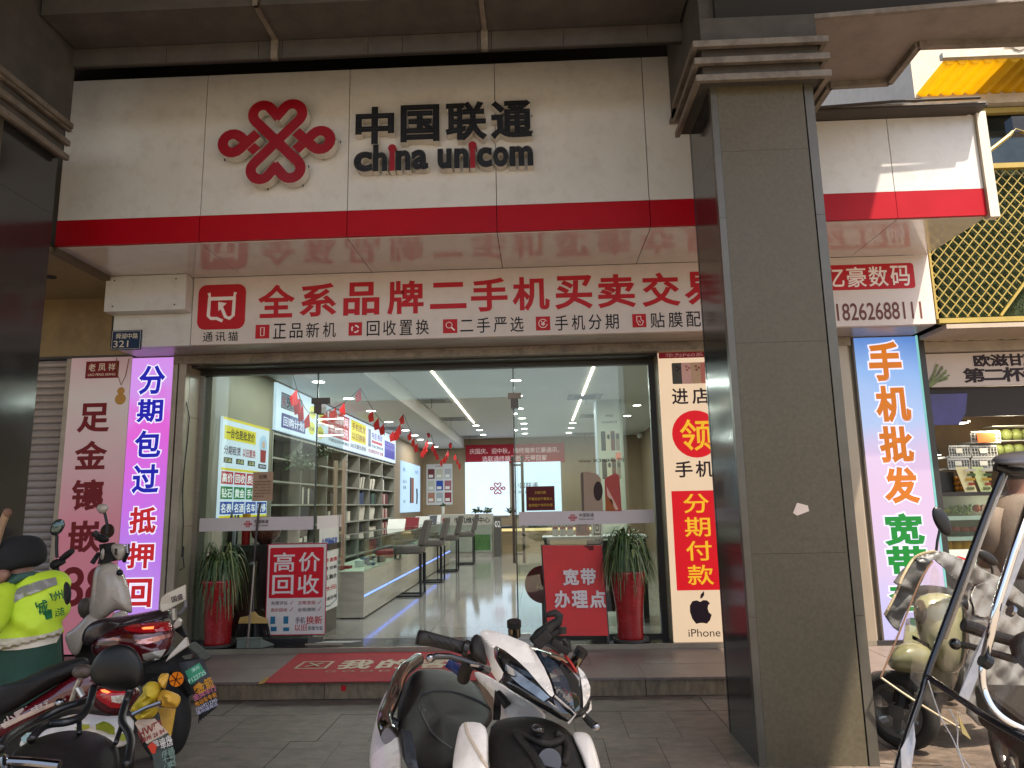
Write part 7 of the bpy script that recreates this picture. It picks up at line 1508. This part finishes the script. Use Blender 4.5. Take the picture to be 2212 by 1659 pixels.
for k in range(3): a_ = R(60*k+15); d = Vector((math.cos(a_), 0, math.sin(a_)))*.04; obj('reflector_bar', B().bar(p+Vector((0, -.003, 0))-d, p+Vector((0, -.003, 0))+d, .005, .003, (0, 1, 0)), ink('5A2A10'), RB)
obj('flap_strips', (lambda b: [b.bar(g2(1925+k*24, 1180-k*22, 4.45), g2(1925+k*24, 1225-k*22, 4.45), .006, .004) for k in range(7)] and b)(B()), M('flap_black'), RB)['kind'] = 'stuff'
# red bike A (nearer): long body, seat, tail light, rack, bag and yellow gloves
RA = thing('red_scooter', 'dark red scooter nearer the camera at the lower left, loaded with bags and yellow gloves', 'scooter', (-2.2, 3.3, 0))
Ya = 3.3
b = B(); puff(b, c2([(-120, 900, Ya), (0, 860, Ya), (180, 820, Ya), (350, 730, Ya), (500, 655, Ya), (680, 605, Ya), (830, 575, Ya), (875, 610, Ya), (860, 690, Ya), (730, 740, Ya), (600, 830, Ya), (420, 930, Ya), (200, 1060, Ya), (0, 1170, Ya), (-120, 1180, Ya)]), .09, .14, 5); obj('seat', b, M('seat_fabric_black', (.009, .008, .008), .6, spec=.3, var=.3, scale=20, bump=.2), RA, smooth=True, sub=1)
ab = B(); puff(ab, c2([(-100, 1350, Ya), (0, 1235, Ya), (200, 1080, Ya), (400, 950, Ya), (540, 870, Ya), (700, 745, Ya), (860, 690, Ya), (1000, 740, Ya), (1040, 900, Ya), (800, 1030, Ya), (600, 1120, Ya), (350, 1220, Ya), (150, 1330, Ya), (60, 1390, Ya)]), .07, .16, 6, center=(105, 1520, Ya)); obj('side_body', ab, redpaint, RA, smooth=True, sub=1); av = bvh_of(ab)
obj('pale_stripe', shell(av, c2([(0, 1240), (200, 1150), (420, 1060), (640, 985), (630, 1010), (400, 1110), (200, 1200), (40, 1280)]), .006, .005, 5), ink('B8A090', .2), RA)
for (x_, y_, w_, s_) in ((190, 1130, .13, 'CRYSTAL'), (430, 1045, .10, '电动')):
    flat_text(s_.replace('CRYSTAL', '小霸王'), RA, av, x_*.2232, 1288.5+y_*.2232, 28, w_, .03, ink('A89890'), lift=.008)
p = g2(577, 1030, 3.2); obj('side_bolt', B().ball(p, .02), chrome, RA, smooth=True)
tb2 = B(); puff(tb2, c2([(820, 930, 3.1), (880, 870, 3.1), (1000, 850, 3.1), (1270, 850, 3.1), (1380, 880, 3.1), (1350, 1000, 3.1), (1280, 1100, 3.1), (1150, 1165, 3.1), (1000, 1150, 3.1), (900, 1060, 3.1)]), .09, .14, 5); obj('tail_body', tb2, redpaint, RA, smooth=True, sub=1); t2v = bvh_of(tb2)
t3 = obj('tail_light', shell(t2v, c2([(905, 950), (980, 890), (1150, 880), (1290, 900), (1240, 1030), (1180, 1085), (1080, 1080), (980, 1020)]), .006, .01, 5), redlens, RA)
obj('white_lens', shell(t2v, c2([(1075, 965), (1200, 952), (1235, 995), (1160, 1035), (1080, 1020)]), .009, .006, 4), M('clear_lens_pale', (.45, .40, .33), .08, var=.4, scale=60, coat=.8), t3)
obj('lit_bar', shell(t2v, c2([(970, 905), (1010, 898), (1070, 925), (1040, 938), (990, 925)]), .009, .002, 3), glow, t3)
obj('pivot_bolt', B().ball(g2(800, 725, 3.12), (.045, .03, .03), 10, 7), M('rusty_steel', (.10, .075, .06), .55, metal=.6, var=.4, scale=30), RA, smooth=True)
obj('rack_stay', B().tube([g2(780, 800, 3.0), g2(735, 900, 3.0), g2(700, 1010, 3.0)], .012, 8), steel, RA); obj('rack_stay', B().tube([g2(745, 880, 3.0), g2(800, 970, 3.0)], .012, 8), steel, RA)
wheel(RA, (-1.95, 3.2, .245), .245, .12, (.6, .8, 0)); wheel(RA, (-3.1, 3.6, .245), .245, .12, (.3, 1, 0))
obj('frame_body', B().prism([(-3.2, 3.45, .28), (-1.9, 3.25, .28), (-1.9, 3.45, .28), (-3.2, 3.7, .28)], (0, 0, .3)), matte_b, RA)
yf = M('mudflap_yellow', (.50, .27, .02), .5, var=.25, scale=12, bump=.3)
obj('yellow_mudflap', B().prism([g2(1530, 1080, 3.05), g2(1692, 1092, 3.08), g2(1648, 1355, 3.05), g2(1570, 1260, 3.03)], (0, .01, 0)), yf, RA)
pa_ = obj('licence_plate', B().prism([g2(1298, 1225, 2.95), g2(1330, 1195, 2.95), g2(1490, 1182, 2.97), g2(1622, 1322, 2.97), g2(1418, 1432, 2.93)], (0, .008, 0)), M('old_plate', (.42, .33, .26), .5, var=.2, scale=12), RA, bevel=.003)
pv_ = bvh_of(B().prism([g2(1298, 1225, 2.95), g2(1330, 1195, 2.95), g2(1490, 1182, 2.97), g2(1622, 1322, 2.97), g2(1418, 1432, 2.93)], (0, .008, 0)))
flat_text('HWE3', pa_, pv_, 1455*.2232, 1288.5+1285*.2232, 25, .085, .035, ink('7A2A22'), lift=.004); flat_text('漳州 26 84', pa_, pv_, 1480*.2232, 1288.5+1345*.2232, 25, .085, .022, ink('7A2A22'), lift=.004)
b4 = B(); P4 = [g2(1425, 1432, 2.92), g2(1622, 1330, 2.96), g2(1668, 1500, 2.95), g2(1690, 1760, 2.95), g2(1500, 1760, 2.9), g2(1480, 1560, 2.9)]; b4.prism(P4, (0, .008, 0)); obj('mudflap', b4, M('flap_green_black', (.03, .04, .035), .6, var=.5, scale=20), RA); b4v = bvh_of(b4)
obj('red_mark', B().prism([g2(x_, y_, 2.905) for x_, y_ in ((1428, 1450), (1470, 1410), (1515, 1450), (1500, 1520), (1470, 1520))], (0, .003, 0)), ink('C04030'), RA)
for s_, x_, y_, w_ in (('雅迪电', 1570, 1400, .11), ('动车店', 1580, 1440, .11), ('吉祥路', 1590, 1520, .12), ('二十号', 1600, 1580, .12), ('专卖', 1610, 1640, .11)): flat_text(s_, RA, b4v, x_*.2232, 1288.5+y_*.2232, 22, w_*.62, .026, ink('B8B4B0' if y_ < 1500 else '6A8078'), lift=.004)
# yellow rubber gloves
yg = thing('rubber_gloves', 'crumpled yellow rubber gloves hung on the rear rack of the nearer red bike', 'gloves', tuple(g2(1450, 1000, 2.95)))
ygm = M('rubber_yellow', (.50, .36, .02), .5, var=.18, scale=12, bump=.5, bscale=22); ygo = M('rubber_orange_yellow', (.55, .30, .03), .5, var=.18, scale=12, bump=.4, bscale=22)
for nm, pts, mm, cc in (('glove_palm', [(1375, 870), (1450, 818), (1530, 830), (1570, 900), (1540, 990), (1480, 1060), (1400, 1110), (1300, 1120), (1255, 1090), (1320, 1000), (1400, 930)], ygm, None), ('glove_cuff', [(1300, 1110), (1400, 1080), (1510, 1060), (1528, 1130), (1480, 1170), (1390, 1175), (1350, 1215), (1308, 1180)], ygm, None),
                        ('glove_finger', [(1540, 790), (1560, 742), (1600, 736), (1638, 765), (1625, 850), (1600, 905), (1550, 880), (1530, 840)], ygo, None), ('glove_hand', [(1510, 960), (1560, 900), (1640, 902), (1720, 940), (1752, 1000), (1735, 1060), (1670, 1082), (1580, 1060), (1530, 1020)], ygo, None)):
    b = B(); puff(b, [(x_*.2232, 1288.5+y_*.2232, 2.98) for x_, y_ in pts], .045, .04, 5)
    for v in b.v: v.y += .014*math.sin(v.x*95+v.z*60)+.008*math.sin(v.z*170-v.x*90); v.z += .006*math.sin(v.x*150+v.z*40); v.x += .004*math.sin(v.z*140)
    obj(nm, b, mm, yg, smooth=True, sub=1)
obj('pinch_rod', B().tube([g2(1290, 1140, 2.93), g2(1420, 1075, 2.92), g2(1560, 1025, 2.93)], .009, 8), chrome, yg)
# plastic bag with printed leaves
pb = thing('shopping_bag', 'crumpled white plastic bag with green leaf print between the nearer seat and red bike', 'bag', tuple(g2(900, 1250, 2.8)))
bb = B(); puff(bb, c2([(180, 1380, 2.75), (350, 1290, 2.75), (560, 1180, 2.75), (660, 1140, 2.75), (850, 1125, 2.75), (1050, 1165, 2.75), (1300, 1130, 2.78), (1300, 1290, 2.75), (1270, 1420, 2.75), (1150, 1480, 2.7), (700, 1500, 2.65), (250, 1560, 2.65), (180, 1480, 2.7)]), .07, .12, 6)
for v in bb.v: v.y += .015*math.sin(v.x*40+v.z*60)
obj('bag_film', bb, M('white_bag', (.52, .49, .46), .3, var=.15, scale=8, bump=.8, bscale=25), pb, smooth=True, sub=1); bbv = bvh_of(bb)
for pts, c_ in (([(925, 1240), (1000, 1205), (1060, 1225), (1110, 1270), (1110, 1340), (1060, 1330), (1000, 1300), (930, 1290)], '6A7018'), ([(720, 1270), (800, 1235), (870, 1240), (860, 1280), (760, 1300)], '8A8A28'), ([(1130, 1310), (1200, 1330), (1250, 1380), (1190, 1400), (1130, 1370)], '7A8228'), ([(200, 1370), (260, 1320), (340, 1310), (320, 1370), (230, 1420)], '90A8A8'), ([(690, 1150), (790, 1150), (770, 1210), (650, 1215)], 'B09860')):
    obj('leaf_print', shell(bbv, [(x_*.2232, 1288.5+y_*.2232) for x_, y_ in pts], .018, .001, 4), ink(c_), pb)
# foreground bike: seat, backrest, black tube frame
BA = thing('black_bike', 'black padded bicycle seat with tube frame and rounded backrest, nearest the camera at lower left', 'bicycle', (-1.7, 2.4, 0))
b = B(); puff(b, c2([(862, 745, 2.6), (885, 650, 2.6), (940, 560, 2.6), (1020, 495, 2.6), (1120, 455, 2.6), (1250, 462, 2.6), (1335, 530, 2.6), (1385, 640, 2.6), (1395, 760, 2.6), (1375, 860, 2.6), (1290, 905, 2.6), (1180, 928, 2.6), (1040, 905, 2.6), (930, 865, 2.6), (880, 820, 2.6)]), .035, .05, 5); obj('backrest', b, M('pad_black', (.006, .006, .006), .4, var=.2, bump=.05, spec=.3), BA, smooth=True, sub=1)
tm = M('tube_black_gloss', (.008, .008, .009), .35, var=.1)
for L_ in ([(905, 880, 2.6), (880, 1000, 2.55), (850, 1080, 2.5), (770, 1170, 2.45), (640, 1215, 2.4), (480, 1235, 2.4), (380, 1290, 2.35), (300, 1390, 2.3)], [(1265, 890, 2.6), (1225, 1010, 2.6), (1190, 1120, 2.55), (1185, 1220, 2.5), (1240, 1310, 2.45), (1268, 1400, 2.4), (1255, 1500, 2.35), (1225, 1640, 2.3)], [(0, 1480, 2.2), (60, 1380, 2.25), (200, 1280, 2.35), (400, 1180, 2.45), (600, 1080, 2.5), (760, 1030, 2.55), (860, 1000, 2.6)], [(1180, 1240, 2.5), (1150, 1330, 2.45), (1120, 1420, 2.4)], [(765, 1180, 2.46), (768, 1250, 2.44), (766, 1330, 2.42)]):
    obj('frame_tube', B().tube([aty(*p) for p in smooth_line(c2(L_), 4)], .013 if len(L_) > 3 else .008, 12), tm, BA, smooth=True)
b = B(); puff(b, c2([(60, 1560, 2.2), (180, 1450, 2.3), (350, 1365, 2.4), (560, 1300, 2.45), (760, 1285, 2.5), (950, 1310, 2.5), (1100, 1390, 2.45), (1160, 1480, 2.4), (1165, 1640, 2.3), (1120, 1850, 2.2), (600, 1950, 2.1), (100, 1850, 2.1)]), .06, .10, 6); obj('seat', b, M('seat_black_vinyl', (.009, .008, .008), .5, var=.25, scale=20, bump=.15, spec=.3), BA, smooth=True, sub=1)
obj('handle_rail', B().tube([g2(90, 1590, 2.05), g2(300, 1600, 2.05), g2(580, 1630, 2.05)], .012, 10), chrome, BA); b = B(); puff(b, c2([(-40, 1540, 2.1), (60, 1500, 2.1), (110, 1560, 2.1), (120, 1700, 2.05), (-40, 1760, 2.05)]), .04, .05, 4); obj('hinge_block', b, gloss_b, BA, smooth=True, sub=1)
wheel(BA, (-1.6, 2.3, .25), .25, .06, (1, .1, 0), 12); wheel(BA, (-1.75, 1.4, .25), .25, .06, (1, .1, 0), 12); obj('frame_tube', B().tube([(-1.6, 2.3, .26), (-1.68, 2.1, .6), (-1.72, 1.7, .5), (-1.75, 1.4, .26)], .02, 10), tm, BA)
# upright mirror and lever behind the person
MB2 = thing('handlebar_with_mirror', 'black handlebar with lever and square tall mirror beside the beanie, before the roller shutter', 'handlebar', tuple(aty(125, 1230, 4.6)))
b = B(); puff(b, c1([(480, 470, 4.6), (500, 390, 4.6), (560, 348, 4.6), (610, 352, 4.6), (638, 390, 4.6), (625, 440, 4.6), (575, 510, 4.6), (520, 520, 4.6), (485, 500, 4.6)]), .02, .03, 4); mo_ = obj('mirror_shell', b, black_metal, MB2, smooth=True, sub=1)
obj('mirror_glass', shell(bvh_of(b), c1([(495, 470), (512, 400), (565, 360), (605, 362), (625, 395), (612, 435), (570, 498), (525, 505)]), .006, .003, 4), M('mirror_glass_green', (.10, .13, .12), .12, metal=.8, var=.2), mo_)
obj('mirror_arm', B().tube([g1(552, 510, 4.62), g1(548, 620, 4.62), g1(552, 730, 4.62)], .010, 8), black_metal, MB2)
b = B(); puff(b, c1([(470, 780, 4.6), (540, 730, 4.6), (640, 740, 4.6), (650, 780, 4.6), (580, 810, 4.6), (520, 850, 4.6), (480, 830, 4.6)]), .04, .05, 4); obj('control_cluster', b, matte_b, MB2, smooth=True, sub=1)
obj('grip', B().tube([g1(600, 740, 4.6), g1(650, 700, 4.58), g1(698, 662, 4.56)], [.02, .022, .018], 10), rubber, MB2); obj('fork_stem', B().tube([g1(540, 820, 4.62), g1(545, 920, 4.62), (-3.05, 4.62, .5), (-3.0, 4.62, .05)], .02, 8), black_metal, MB2)
# ------------------------------------------------------------------ right group: quilted scooter and the rain-canopy scooter
def c7(x, y, Y): return aty(1828+x*.1736, 1042+y*.1736, Y)
def C7(pts, y=None): return [(1828+p[0]*.1736, 1042+p[1]*.1736)+((p[2],) if len(p) > 2 else ((y,) if y is not None else ())) for p in pts]
def c8(x, y, Y): return aty(1828+x*.2229, 1289+y*.2229, Y)
def C8(pts, y=None): return [(1828+p[0]*.2229, 1289+p[1]*.2229)+((p[2],) if len(p) > 2 else ((y,) if y is not None else ())) for p in pts]
olive = M('olive_paint', (.22, .22, .12), .22, var=.08, scale=6, coat=.6)
OS = thing('olive_scooter', 'pale olive green scooter with a quilted wind cover, right of the big pillar', 'scooter', (2.5, 4.7, 0))
Yo = 4.65
b = B(); puff(b, C8([(640, 60, Yo), (700, -20, Yo), (900, -60, Yo), (1080, 0, Yo), (1180, 120, Yo), (1195, 350, Yo), (1180, 600, Yo), (1100, 760, Yo), (900, 760, Yo), (780, 560, Yo), (680, 380, Yo)]), .14, .16, 6); obj('leg_shield', b, olive, OS, smooth=True, sub=1); ov = bvh_of(b)
b = B(); puff(b, C8([(380, 660, 4.55), (400, 560, 4.55), (480, 470, 4.55), (600, 430, 4.55), (740, 450, 4.55), (840, 520, 4.55), (870, 640, 4.55), (820, 740, 4.55), (640, 755, 4.55), (480, 730, 4.55)]), .12, .14, 6); obj('front_fender', b, olive, OS, smooth=True, sub=1)
obj('headlight_rim', shell(ov, C8([(650, 120), (670, 60), (710, 25), (750, 40), (782, 120), (780, 210), (750, 262), (700, 260), (660, 210)]), .01, .02, 4), M('lamp_dark', (.07, .05, .035), .2, coat=.5), OS)
obj('dark_groove', shell(ov, C8([(640, 370), (800, 460), (800, 490), (640, 410)]), .006, .006, 4), matte_b, OS)
wx = c8(560, 1040, 4.62); wheel(OS, (wx.x, 4.68, .225), .225, .11, (.80, .6, 0), 6); wheel(OS, (wx.x+.75, 5.7, .225), .225, .11, (.80, .6, 0), 6); obj('fork_cover', B().tube([(wx.x, 4.66, .24), (wx.x+.12, 4.72, .55)], .05, 10), matte_b, OS)
obj('floor_body', B().prism([(wx.x+.1, 4.8, .3), (wx.x+.35, 4.7, .3), (wx.x+.95, 5.6, .35), (wx.x+.6, 5.75, .35)], (0, 0, .25)), olive, OS, bevel=.04); b = B(); b.ball((wx.x+.72, 5.5, .76), (.18, .34, .09), 16, 8); obj('seat', b, leather, OS, smooth=True)
for (mx, my), arm, Y_ in (((1190, 483), [(1168, 570), (1135, 720), (1120, 850)], 4.5), ((1755, 935), [(1790, 1010), (1820, 1100), (1815, 1180)], 4.9)):
    p = c7(mx, my, Y_); t_ = R(20 if mx < 1500 else 40); b = B()
    b.ball((0, 0, 0), (.053 if mx < 1500 else .075, .02, .093 if mx < 1500 else .068), 18, 10)
    for v in b.v: x_, z_ = v.x, v.z; v.x = x_*math.cos(t_*.9)+z_*math.sin(-t_)*.6; v.z = z_*math.cos(t_)-x_*.2; v += p
    obj('mirror', b, black_metal, OS, smooth=True); obj('mirror_arm', B().tube([c7(x_, y_, Y_) for x_, y_ in arm], .008, 8), black_metal, OS)
# quilt: a draped padded cover with stitched diamonds
QT = thing('quilted_cover', 'grey quilted wind cover draped over the handlebar of the olive scooter', 'cover', tuple(c7(1120, 880, 4.5)))
qm = M('quilt_grey', (.15, .145, .135), .45, var=.12, scale=8, bump=.5, bscale=14, coat=.15); qd = M('quilt_dark', (.075, .072, .066), .7, var=.3, scale=10, bump=.6, bscale=18)
def quilt(name, pts, Yq, bulge, mat, ph=0):
    b = B(); puff(b, [(p[0], p[1], p[2] if len(p) > 2 else Yq) for p in pts], bulge, .05, 10)
    # refine outline for stitching
    return b
def qshell(name, pts, bv, mat, lift=.01, amp=.013, cell=.15):
    b = shell(bv, pts, lift, .02, 4)
    for v in b.v:
        d_ = abs(math.sin(math.pi*(v.x+v.z)/cell)*math.sin(math.pi*(v.x-v.z)/cell)); v.y -= amp*d_**.5+.008*math.sin(v.x*31+v.z*19)+.005*math.sin(v.z*57-v.x*23)
    return obj(name, b, mat, QT, smooth=True)
base = B(); puff(base, C7([(400, 1250, 4.45), (560, 1240, 4.42), (820, 950, 4.42), (1110, 860, 4.42), (1250, 880, 4.45), (1600, 1020, 4.6), (1900, 1150, 4.8), (2250, 1350, 4.9), (2300, 2000, 4.8), (2250, 3000, 4.8), (1500, 3300, 4.75), (1200, 2600, 4.75), (1100, 2000, 4.75), (900, 1900, 4.7), (700, 2200, 4.6), (450, 2000, 4.5), (430, 1600, 4.45)]), .16, .1, 8, center=(1828+1200*.1736, 1042+1500*.1736, 4.65))
qb = bvh_of(base)
qshell('left_flap', C7([(575, 1240), (700, 1090), (830, 950), (960, 890), (1080, 880), (1060, 1000), (960, 1150), (900, 1330), (780, 1500), (700, 1700), (640, 1850), (560, 1800), (470, 1660), (520, 1560), (600, 1400), (640, 1290)]), qb, qd, .012)
qshell('top_drape', C7([(830, 945), (960, 880), (1110, 852), (1210, 862), (1400, 935), (1600, 1030), (1850, 1160), (2000, 1220), (2240, 1420), (2240, 1600), (2000, 1450), (1800, 1330), (1500, 1250), (1350, 1230), (1200, 1060), (1100, 960), (1000, 1000), (900, 1000)]), qb, qm, .022)
qshell('right_flap', [(2090, 1275), (2110, 1258), (2140, 1262), (2165, 1300), (2200, 1330), (2240, 1350), (2240, 1600), (2170, 1580), (2110, 1565), (2085, 1540), (2080, 1450), (2092, 1390), (2086, 1330)], qb, qm, .012)
qshell('sleeve_pocket', C7([(1540, 1420), (1600, 1290), (1690, 1235), (1770, 1250), (1850, 1360), (1900, 1520), (1880, 1660), (1700, 1680), (1580, 1650)]), qb, qm, .04)
obj('piping', B().tube(onb(qb, smooth_line(C7([(480, 1650), (560, 1500), (640, 1330), (700, 1180), (830, 960), (960, 885), (1110, 855)]), 4), .035), .008, 6), M('piping_tan', (.42, .33, .2), .6), QT)
# rain canopy scooter at the right edge
CN = thing('canopy_scooter', 'scooter under a clear plastic rain canopy on black and chrome tubes at the right edge', 'scooter', (1.75, 2.4, 0))
bt_ = M('canopy_tube_black', (.010, .010, .012), .2, coat=.5)
Tm = [(2172, 1005, 2.75), (2130, 1110, 2.72), (2080, 1245, 2.68), (2030, 1380, 2.64), (2001, 1461, 2.62), (1990, 1500, 2.60), (1962, 1580, 2.55), (1938, 1660, 2.5), (1925, 1730, 2.45)]
obj('canopy_tube', B().tube([aty(*p) for p in smooth_line(Tm, 4)], .0115, 12), bt_, CN, smooth=True)
obj('canopy_tube', B().tube([aty(*p) for p in smooth_line([(2001, 1461, 2.62), (2060, 1500, 2.5), (2130, 1548, 2.35), (2230, 1605, 2.2)], 4)], .011, 12), bt_, CN, smooth=True)
obj('chrome_pole', B().tube([aty(*p) for p in [(2235, 1050, 2.3), (2190, 1190, 2.3), (2155, 1300, 2.3), (2128, 1420, 2.3)]], .0125, 14), M('bright_chrome', (.75, .75, .78), .06, metal=1, var=0), CN, smooth=True)
obj('chrome_bow', B().tube([aty(*p) for p in smooth_line([(2128, 1420, 2.3), (2122, 1450, 2.3), (2126, 1490, 2.3), (2145, 1530, 2.28), (2180, 1560, 2.26), (2235, 1585, 2.24)], 5)], .010, 12), M('bright_chrome'), CN, smooth=True)
obj('pole_clamp', B().tube([aty(2122, 1424, 2.29), aty(2136, 1433, 2.29)], .022, 10), black_metal, CN); obj('pole_clamp', B().tube([aty(2181, 1288-20+50, 2.29), aty(2188, 1322, 2.29)], .018, 10), chrome, CN)
b = B(); puff(b, [(2135, 993, 2.75), (2160, 978, 2.78), (2220, 972, 2.8), (2260, 974, 2.8), (2260, 1006, 2.7), (2180, 1006, 2.7), (2150, 1002, 2.72)], .06, .25, 4); obj('roof_visor', b, M('visor_grey', (.09, .085, .09), .35, var=.1), CN, smooth=True, sub=1)
obj('roof_hinge', B().tube([aty(2150, 1008, 2.74), aty(2180, 1018, 2.74), aty(2230, 1020, 2.74)], .016, 8), black_metal, CN)
obj('white_tube_sleeve', B().tube([aty(*p) for p in [(2178, 1010, 2.77), (2138, 1112, 2.74), (2088, 1248, 2.70), (2040, 1378, 2.66)]], .009, 8), M('clear_sleeve', (.42, .38, .34), .15, coat=.5), CN, smooth=True)
film = glassm('clear_plastic_film', (.93, .91, .88), 1.0, 1.75, smear=.12)
def sheet(fn, nu, nv, nm, par, mm=film): b = B().grid(fn, nu, nv); return obj(nm, b, mm, par, smooth=True)
def bil(c, u, v): 
    a = [c[0][i]*(1-u)+c[1][i]*u for i in range(3)]; d = [c[3][i]*(1-u)+c[2][i]*u for i in range(3)]; return [a[i]*(1-v)+d[i]*v for i in range(3)]
def wr_(p, k): p.y += .02*math.sin(p.x*9+p.z*6+k)+.006*math.sin(p.x*31-p.z*12+k); return p
sheet(lambda u, v: wr_(aty(*bil([(2001, 1461, 2.62), (2172, 1008, 2.75), (2240, 1010, 2.5), (2235, 1600, 2.2)], u, v)), 0), 20, 14, 'canopy_film', CN)
sheet(lambda u, v: wr_(aty(*bil([(1936, 1665, 2.5), (2001, 1463, 2.62), (2232, 1604, 2.2), (2150, 1760, 2.2)], u, v)), 2), 14, 14, 'apron_film', CN)
sheet(lambda u, v: wr_(aty(*bil([(1966, 1465, 4.30), (2012, 1212, 4.32), (2075, 1300, 4.36), (2071, 1572, 4.34)], u, v)), 4), 14, 14, 'cover_film', QT)
obj('film_hem', B().tube([aty(*p) for p in smooth_line([(1902, 1463, 4.32), (1955, 1500, 4.3), (2010, 1535, 4.3), (2072, 1572, 4.32)], 5)], .007, 6), M('hem_cream', (.45, .38, .25), .4), QT)
sheet(lambda u, v: wr_(aty(*bil([(1902, 1464, 4.32), (2000, 1220, 4.32), (2030, 1230, 4.34), (2071, 1572, 4.34)], u, v)), 5), 14, 12, 'cover_film', QT)
obj('film_seam', B().tube([aty(*p) for p in smooth_line([(1903, 1462, 4.31), (1935, 1385, 4.31), (1965, 1310, 4.31), (1990, 1250, 4.31), (2015, 1212, 4.31)], 4)], .005, 6), M('seam_orange', (.20, .11, .06), .4), QT)
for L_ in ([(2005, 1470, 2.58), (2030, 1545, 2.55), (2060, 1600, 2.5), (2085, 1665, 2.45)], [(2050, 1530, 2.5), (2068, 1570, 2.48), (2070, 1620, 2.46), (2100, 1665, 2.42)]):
    obj('film_reflection_streak', B().tube([aty(*p) for p in smooth_line(L_, 4)], .002, 6), M('fold_highlight', (.6, .58, .58), .2), CN)
streak_refl = M('film_reflection_pale', (.60, .62, .68), .15, var=.15, scale=20, coat=.6, alpha=.55)  # pale strips cut to look like reflection streaks on the film
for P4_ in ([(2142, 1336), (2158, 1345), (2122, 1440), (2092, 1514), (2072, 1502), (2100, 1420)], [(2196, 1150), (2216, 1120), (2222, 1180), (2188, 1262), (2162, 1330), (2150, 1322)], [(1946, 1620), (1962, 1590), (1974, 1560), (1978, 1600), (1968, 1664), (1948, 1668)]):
    obj('film_reflection_streak', B().prism([aty(x_, y_, 2.42+.02*math.sin(x_+y_)) for x_, y_ in P4_], (0, .002, 0)), streak_refl, CN)
gcol = M('fold_gold', (.75, .58, .22), .25, var=.2)
obj('film_crease', B().prism([aty(2070, 1545, 2.47), aty(2076, 1556, 2.47), (aty(2098, 1598, 2.45)), (aty(2080, 1585, 2.46))], (0, .004, 0)), gcol, CN)
# controls inside the canopy
obj('grip', B().tube([c8(1135, 275, 3.0), c8(1250, 310, 3.0), c8(1400, 370, 3.0), c8(1650, 440, 3.0)], [.024, .026, .022, .022], 12), rubber, CN); obj('brake_lever', B().tube([c8(1050, 455, 2.95), c8(1200, 480, 2.95), c8(1400, 540, 2.95), c8(1640, 610, 2.98)], [.013, .012, .014, .016], 10), matte_b, CN); obj('lever_ball', B().ball(c8(1055, 458, 2.95), .022), gloss_b, CN, smooth=True)
b = B(); puff(b, C8([(1560, 400, 3.0), (1720, 320, 3.0), (1900, 300, 3.0), (1900, 800, 3.0), (1700, 700, 3.0), (1580, 560, 3.0)]), .07, .1, 4); obj('dash_console', b, matte_b, CN, smooth=True, sub=1)
obj('steering_column', B().tube([c8(1850, 600, 3.0), (2.15, 2.95, .6), (2.1, 2.9, .3)], .06, 12), matte_b, CN); wheel(CN, (2.05, 2.6, .22), .22, .1, (1, -.2, 0)); wheel(CN, (2.4, 4.0, .22), .22, .1, (1, -.2, 0)); obj('floor_body', B().prism([(1.95, 2.8, .3), (2.25, 2.8, .3), (2.55, 3.9, .35), (2.2, 3.95, .35)], (0, 0, .2)), matte_b, CN, bevel=.03)
# second person at the fruit shop
P2 = thing('person', 'person in a taupe jacket facing the fruit shop, seen behind the clear rain canopy', 'person', (4.15, 6.0, 0))
Y2 = 5.9; jm = M('jacket_taupe', (.15, .115, .085), .75, var=.15, scale=6, bump=.4, bscale=10)
def r3(px, py, hw, hd): c = aty(px, py, Y2); return (c, (hw, 0, 0), (0, hd, 0))
c_ = aty(2195, 1500, Y2)+Vector((.22, 0, 0))
b = B(); loft(b, [(Vector((c_.x, Y2, .02)), (.14, 0, 0), (0, .12, 0)), (Vector((c_.x, Y2, .5)), (.15, 0, 0), (0, .12, 0)), (Vector((c_.x, Y2, .9)), (.17, 0, 0), (0, .13, 0)), (Vector((c_.x, Y2, 1.2)), (.18, 0, 0), (0, .12, 0)), (Vector((c_.x, Y2, 1.42)), (.17, 0, 0), (0, .10, 0)), (Vector((c_.x, Y2, 1.5)), (.06, 0, 0), (0, .06, 0)), (Vector((c_.x, Y2, 1.56)), (.06, 0, 0), (0, .07, 0)), (Vector((c_.x, Y2, 1.68)), (.075, 0, 0), (0, .095, 0)), (Vector((c_.x, Y2, 1.78)), (.04, 0, 0), (0, .05, 0))], 18); obj('body', b, skin_m, P2, smooth=True, sub=1)
b = B(); loft(b, [(Vector((c_.x, Y2, .80)), (.24, 0, 0), (0, .17, 0)), (Vector((c_.x, Y2, 1.1)), (.235, 0, 0), (0, .16, 0)), (Vector((c_.x, Y2, 1.32)), (.24, 0, 0), (0, .15, 0)), (Vector((c_.x, Y2, 1.44)), (.19, 0, 0), (0, .12, 0)), (Vector((c_.x, Y2, 1.52)), (.08, 0, 0), (0, .085, 0))], 20); obj('jacket', b, jm, P2, smooth=True, sub=1)
obj('sleeve', B().tube([(c_.x-.2, Y2, 1.4), (c_.x-.27, Y2, 1.15), (c_.x-.24, Y2+.15, .95)], [.08, .07, .055], 12), jm, P2, smooth=True); obj('trousers', B().tube([(c_.x, Y2, .85), (c_.x, Y2, .4), (c_.x, Y2, .03)], [.2, .17, .13], 14), M('trousers_dark', (.03, .028, .028), .8), P2, smooth=True)
b = B(); b.ball((c_.x, Y2-.005, 1.70), (.095, .11, .115), 16, 10); obj('hair', b, M('hair_dark', (.02, .014, .011), .6), P2, smooth=True)
